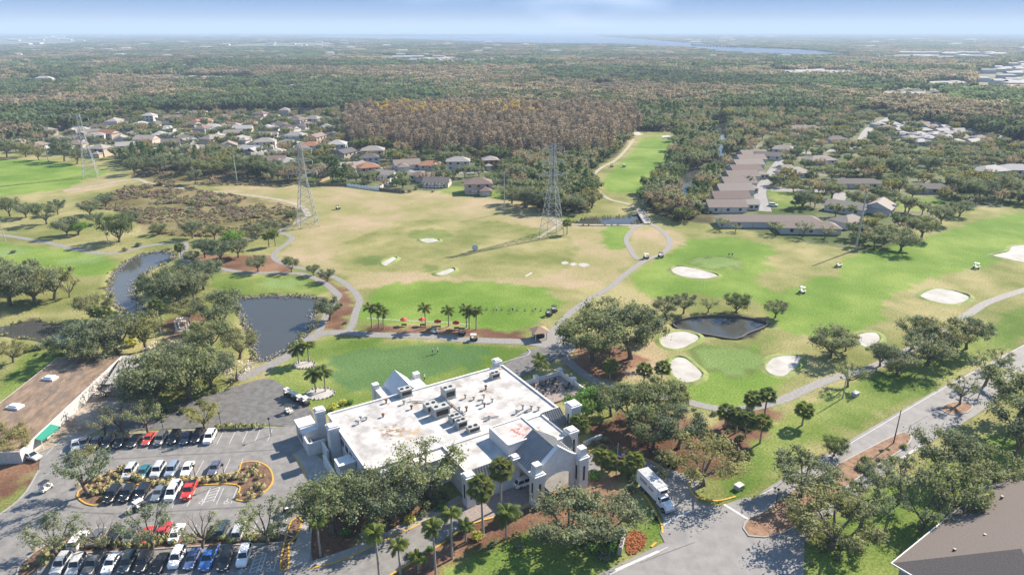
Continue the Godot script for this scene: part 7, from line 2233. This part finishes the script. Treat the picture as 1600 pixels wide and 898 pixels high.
# ---------- small things ----------
func details() -> void:
	# red umbrellas over benches at the range
	var red := flat(0.5, 0.03, 0.03, 0.7)
	for q in [Vector2(-33.3, -192.6), Vector2(-27.6, -192.6), Vector2(-22.7, -191.2), Vector2(-17.0, -190.2)]:
		var o := thing("red_umbrella", "red parasol shading a bench behind the range tee", "umbrella", v3(q), rng.randf(), "red parasols at the range")
		var b := Mb.new()
		b.tube(Vector3(0, 0, 0), Vector3(0, 2.5, 0), 0.04, 0.04, 6)
		part("pole", b.mesh(), M.trim, o)
		var c := Mb.new()
		for k in 8:
			var a := Vector3(cos(TAU * k / 8) * 1.15, 2.0, sin(TAU * k / 8) * 1.15)
			var e := Vector3(cos(TAU * (k + 1) / 8) * 1.15, 2.0, sin(TAU * (k + 1) / 8) * 1.15)
			c.tri(e, a, Vector3(0, 2.7, 0))
			c.quad(a, e, e - Vector3(0, 0.18, 0), a - Vector3(0, 0.18, 0))
		part("canopy", c.mesh(), red, o)
		var bench := thing("bench", "dark bench under a red parasol", "bench", v3(q + Vector2(0.2, 0.9)), 0.1, "benches at the range")
		part("seat", boxm(Vector3(1.6, 0.08, 0.5)), M.black, bench, Vector3(0, 0.45, 0))
		part("backrest", boxm(Vector3(1.6, 0.45, 0.07)), M.black, bench, Vector3(0, 0.55, 0.25))
		for s in [-0.7, 0.7]: part("leg", boxm(Vector3(0.08, 0.45, 0.45)), M.black, bench, Vector3(s, 0, 0))
	# white rope line of the tee
	strip("tee_line", pv([-45.8, -198.1, -32, -196.1, -18.9, -194.6, -12.8, -193.1]), 0.3, 0.03, M.white_line, "white line marking the range tee")
	# ball baskets and mats along the tee
	for k in 10:
		var q := Vector2(-13.5, -205.0).lerp(Vector2(9.3, -203.9), k / 9.0)
		var o := thing("bag_stand", "small dark bag stand on the range tee", "stand", v3(q), rng.randf(), "bag stands on the range tee")
		var b := Mb.new()
		b.bar(Vector3(-0.5, 0, 0), Vector3(-0.3, 0.9, 0), 0.06)
		b.bar(Vector3(0.5, 0, 0), Vector3(0.3, 0.9, 0), 0.06)
		b.bar(Vector3(-0.4, 0.85, 0), Vector3(0.4, 0.85, 0), 0.1)
		part("frame", b.mesh(), M.bark, o)
		part("basket", boxm(Vector3(0.35, 0.35, 0.35)), M.rust, o, Vector3(0, 0.0, 0.1))
	# target disc on the range
	var tg := thing("range_target", "white round target board standing on the driving range", "target", v3(Vector2(-15.3, -269.0)))
	var tb := Mb.new()
	tb.tube(Vector3(0, 1.3, 0), Vector3(0, 1.3, 0.15), 1.3, 1.3, 20, true)
	part("board", tb.mesh(), M.trim, tg)
	for s in [-0.6, 0.6]: part("post", boxm(Vector3(0.1, 1.2, 0.1)), M.steel, tg, Vector3(s, 0, -0.06))
	# flags on the greens
	for q in [[Vector2(63.0, -175.5), "round"], [Vector2(75.6, -252.5), "upper"], [Vector2(-51.5, -341.9), "range"], [Vector2(-171.3, -257.3), "western"], [Vector2(-35.4, -293.7), "target"]]:
		var o := thing("flagstick", "flagstick with small white flag in the " + q[1] + " green", "flagstick", v3(q[0]))
		var b := Mb.new()
		b.tube(Vector3.ZERO, Vector3(0, 2.2, 0), 0.03, 0.02, 5)
		part("stick", b.mesh(), M.trim, o)
		var fl := Mb.new()
		fl.box(Vector3(0.27, 2.0, 0), Vector3(0.5, 0.34, 0.02))
		part("flag", fl.mesh(), M.trim, o)
	# flagpole before the porch
	var fp := thing("flagpole", "tall flagpole with a drooping red, white and blue flag", "flagpole", v3(Vector2(21.3, -117.0)))
	var pb := Mb.new()
	pb.tube(Vector3.ZERO, Vector3(0, 7.5, 0), 0.09, 0.05, 8, true)
	part("pole", pb.mesh(), M.steel, fp)
	var flag := part("flag", ArrayMesh.new(), null, fp)
	var fm := ArrayMesh.new()
	for st in 3:
		var fb := Mb.new()
		for k in 7:
			if st < 2 and k % 2 != st: continue
			if st == 2 and k > 3: continue
			var y0 := 5.6 - k * 0.17
			for j in range(0, 2 if st == 2 else 4):
				var x0 := 0.08 + j * 0.36
				var z0 := sin(j * 1.4) * 0.12 + (0.012 if st == 2 else 0.0)
				var z1 := sin((j + 1) * 1.4) * 0.12 + (0.012 if st == 2 else 0.0)
				fb.quad(Vector3(x0, y0 - j * 0.13 - 0.17, z0), Vector3(x0 + 0.36, y0 - (j + 1) * 0.13 - 0.17, z1), Vector3(x0 + 0.36, y0 - (j + 1) * 0.13, z1), Vector3(x0, y0 - j * 0.13, z0))
		fb.mesh([flat(0.5, 0.05, 0.07), M.trim, flat(0.03, 0.05, 0.2)][st], fm)
	flag.mesh = fm
	# monument sign and flower bed at the crossing
	var sg := thing("monument_sign", "low pale entrance sign wall beside an orange flower bed", "sign", v3(Vector2(19.4, -96.6)), 1.25)
	part("wall", boxm(Vector3(4.6, 1.5, 0.5)), M.stone, sg)
	part("panel", boxm(Vector3(3.4, 0.9, 0.06)), flat(0.5, 0.5, 0.47), sg, Vector3(0, 0.35, 0.27))
	for s in [-2.3, 2.3]: part("pier", boxm(Vector3(0.7, 1.9, 0.7)), M.stone, sg, Vector3(s, 0, 0))
	sheet("flower_bed", smooth(pv([20.4, -98.9, 21.5, -100.2, 23.2, -100.2, 24.1, -98.6, 23.2, -96.2, 21.1, -94.4, 19.8, -95.1]), true, 0.6), 0.05, M.pale_mulch, "bed of orange flowers at the crossing", 0.05)
	var fl: Array = []
	var bed := smooth(pv([20.4, -98.9, 21.5, -100.2, 23.2, -100.2, 24.1, -98.6, 23.2, -96.2, 21.1, -94.4, 19.8, -95.1]), true, 0.6)
	var fr := Rect2(bed[0], Vector2.ZERO)
	for v in bed: fr = fr.expand(v)
	for k in 420:
		var q := fr.position + Vector2(rng.randf(), rng.randf()) * fr.size
		if Geometry2D.is_point_in_polygon(q, bed): fl.append(spot(q.x, q.y, rng.randf_range(0.12, 0.22), 1.0, 0.05))
	stuff("flowers", make_shrub(1, 6, 0.45, Color(0.2, 0.075, 0.025), Color(0.34, 0.16, 0.06)), M.plain_colour, fl, "orange bedding flowers at the crossing", "flowers")
	var ub := thing("utility_cabinet", "green metal utility cabinet behind the entrance sign", "cabinet", v3(Vector2(17.8, -97.3)), 0.5)
	part("housing", boxm(Vector3(1.7, 1.2, 1.5), 0.96), flat(0.06, 0.14, 0.11, 0.5), ub)
	part("plinth", boxm(Vector3(2.0, 0.12, 1.8)), M.concrete, ub)
	for q in [[Vector2(85.4, -149.4), "grey box on the verge by the leaning pole"], [Vector2(45.0, -112.6), "pale box on the grass by the crossing"]]:
		var c := thing("ground_box", q[1], "box", v3(q[0]), 0.6)
		part("housing", boxm(Vector3(1.7, 0.9, 1.3), 0.94), M.ac, c)
		part("lid", boxm(Vector3(1.75, 0.08, 1.35)), M.steel, c, Vector3(0, 0.898, 0))
	# stone rings round the lawn palms
	for q in [[Vector2(-56.4, -166.0), 2.9], [Vector2(-48.0, -150.3), 3.6]]:
		sheet("palm_bed", ellipse(q[0], q[1], q[1] * 0.8), 0.06, M.sand, "pale gravel bed under lawn palms", 0.06)
		var rb := rock_mesh()
		var o := thing("stone_ring", "ring of pale stones round a bed of lawn palms", "stones", v3(q[0]), 0, "stone rings on the lawn")
		for k in 22:
			var t := TAU * k / 22
			var s := part("stone", rb, M.stone, o, Vector3(cos(t) * q[1], 0.15, sin(t) * q[1] * 0.8), rng.randf() * 6)
			s.scale = Vector3.ONE * rng.randf_range(0.26, 0.4)
	# lamp posts
	for q in [[Vector2(-78.8, -132.9), "first parking row's western end"], [Vector2(-66.0, -133.7), "first parking row's eastern end"], [Vector2(-54.0, -131.3), "cart yard corner"], [Vector2(-63.1, -113.8), "planted island's middle"], [Vector2(-57.4, -114.1), "planted island's eastern half"], [Vector2(-52.1, -95.7), "long parking island"], [Vector2(50.0, -106.4), "avenue median"], [Vector2(56.9, -116.4), "avenue median's far side"]]:
		var o := thing("lamp_post", "black lamp post with round head at the " + q[1], "lamp post", v3(q[0], 0.05))
		var b := Mb.new()
		b.tube(Vector3.ZERO, Vector3(0, 4.2, 0), 0.09, 0.06, 6)
		part("shaft", b.mesh(), M.black, o)
		var h := Mb.new()
		h.tube(Vector3(0, 4.2, 0), Vector3(0, 4.5, 0), 0.12, 0.3, 8)
		h.tube(Vector3(0, 4.5, 0), Vector3(0, 4.7, 0), 0.3, 0.1, 8, true)
		part("head", h.mesh(), M.black, o)
	# signs
	for q in [[Vector2(26.2, -104.4), "small white sign on the lawn kerb near the truck"], [Vector2(24.3, -100.9), "little white marker on the entrance lawn"]]:
		var o := thing("small_sign", q[1], "sign", v3(q[0]), 0.4)
		part("post", boxm(Vector3(0.07, 1.1, 0.07)), M.steel, o)
		part("board", boxm(Vector3(0.55, 0.45, 0.04)), M.trim, o, Vector3(0, 0.9, 0.06))
	var bin := thing("litter_bin", "black litter bin on the kerb beside the truck", "bin", v3(Vector2(26.8, -103.4)))
	var bb := Mb.new()
	bb.tube(Vector3.ZERO, Vector3(0, 0.85, 0), 0.28, 0.32, 10)
	bb.tube(Vector3(0, 0.85, 0), Vector3(0, 1.0, 0), 0.34, 0.2, 10, true)
	part("drum", bb.mesh(), M.black, bin)
	part("foot", boxm(Vector3(0.5, 0.06, 0.5)), M.black, bin)
	# low garden wall along the east grove
	var gw := thing("garden_wall", "low white garden wall by the eastern mulch grove", "wall")
	var wp := pv([15.6, -127.1, 17.8, -129, 19.9, -130.3])
	for k in 2:
		var wb := Mb.new()
		wb.bar(v3(wp[k], 0.5), v3(wp[k + 1], 0.5), 0.3, 1.0)
		part("wall_length", wb.mesh(), M.trim, gw)
		var cb := Mb.new()
		cb.bar(v3(wp[k], 1.06), v3(wp[k + 1], 1.06), 0.42, 0.12)
		part("coping", cb.mesh(), M.trim, gw)
	# causeway across the bay
	var cw := thing("causeway", "thin bridge on piers crossing the far bay", "bridge")
	var c0 := Vector2(1059.7, -4283.3)
	var c1 := Vector2(1156.1, -3734.1)
	var db := Mb.new()
	db.bar(v3(c0, 9), v3(c1, 9), 14, 2)
	part("deck", db.mesh(), M.concrete, cw)
	for k in 14:
		var pm := Mb.new()
		var p: Vector2 = c0.lerp(c1, (k + 0.5) / 14.0)
		pm.bar(v3(p, 0), v3(p, 8), 9)
		part("pier", pm.mesh(), M.concrete, cw)


# look-alikes are told apart by the landmark whose side of their set they stand on
func distinguish() -> void:
	var marks := {"starter hut": Vector2(8.1, -183.3), "flagpole": Vector2(21.3, -117.0), "oval pond": Vector2(63.1, -192.6), "wide pond": Vector2(-72.2, -196.6), "winding pond": Vector2(-138.7, -231.5), "white arbour": Vector2(-100.0, -189.3), "entrance sign": Vector2(19.4, -96.6), "clubhouse porch": Vector2(7.6, -113.2), "terrace": Vector2(11.4, -153.6), "cart yard": Vector2(-68.9, -142.6), "hip roof": Vector2(76.9, -97.0), "red parasol": Vector2(-25.5, -191.7), "cart bridge": Vector2(63.6, -320.3), "path pylon": Vector2(-95.0, -307.5), "clump pylon": Vector2(17.7, -292.6), "field pylon": Vector2(-261.0, -420.2), "villa row": Vector2(119.1, -307.5), "brush field": Vector2(-154.1, -333.9), "upper green": Vector2(79.8, -254.1), "round green": Vector2(59.7, -169.5), "flat hall": Vector2(-108.8, -142.6), "planted island": Vector2(-68.0, -114.3), "range target": Vector2(-15.3, -269.0), "packed estate": Vector2(365.6, -611.3), "far fairway": Vector2(94.0, -478.2), "cypress wood": Vector2(-23.7, -644.9), "box truck": Vector2(27.8, -109.3), "thick pole": Vector2(142.5, -269.9), "white fence": Vector2(-86.1, -385.6), "dark timber building": Vector2(234.4, -377.3), "western green": Vector2(-169.8, -255.7)}
	var sets := {}
	for o in get_children():
		if o.has_meta("group") and o.has_meta("label") and not o.has_meta("kind"): sets.get_or_add(o.get_meta("label"), []).append(o)
	for label in sets:
		var all: Array = sets[label]
		if all.size() < 2 or all.size() > 80: continue
		var done := {}
		for name_ in marks:
			var at: Vector2 = marks[name_]
			var best: Node3D = null
			var least := 1e9
			var second := 1e9
			for o in all:
				var dist := at.distance_to(Vector2(o.position.x, o.position.z))
				if dist < least:
					second = least
					least = dist
					best = o
				elif dist < second: second = dist
			# only where it clearly stands out, and the landmark is not far away
			if second - least < 1.5 or least > 140.0: continue
			if not done.has(best) or done[best][1] > least: done[best] = [name_, least]
		for o in done:
			var text: String = label + ", on the " + done[o][0] + " side"
			if text.split(" ").size() <= 16: o.set_meta("label", text)
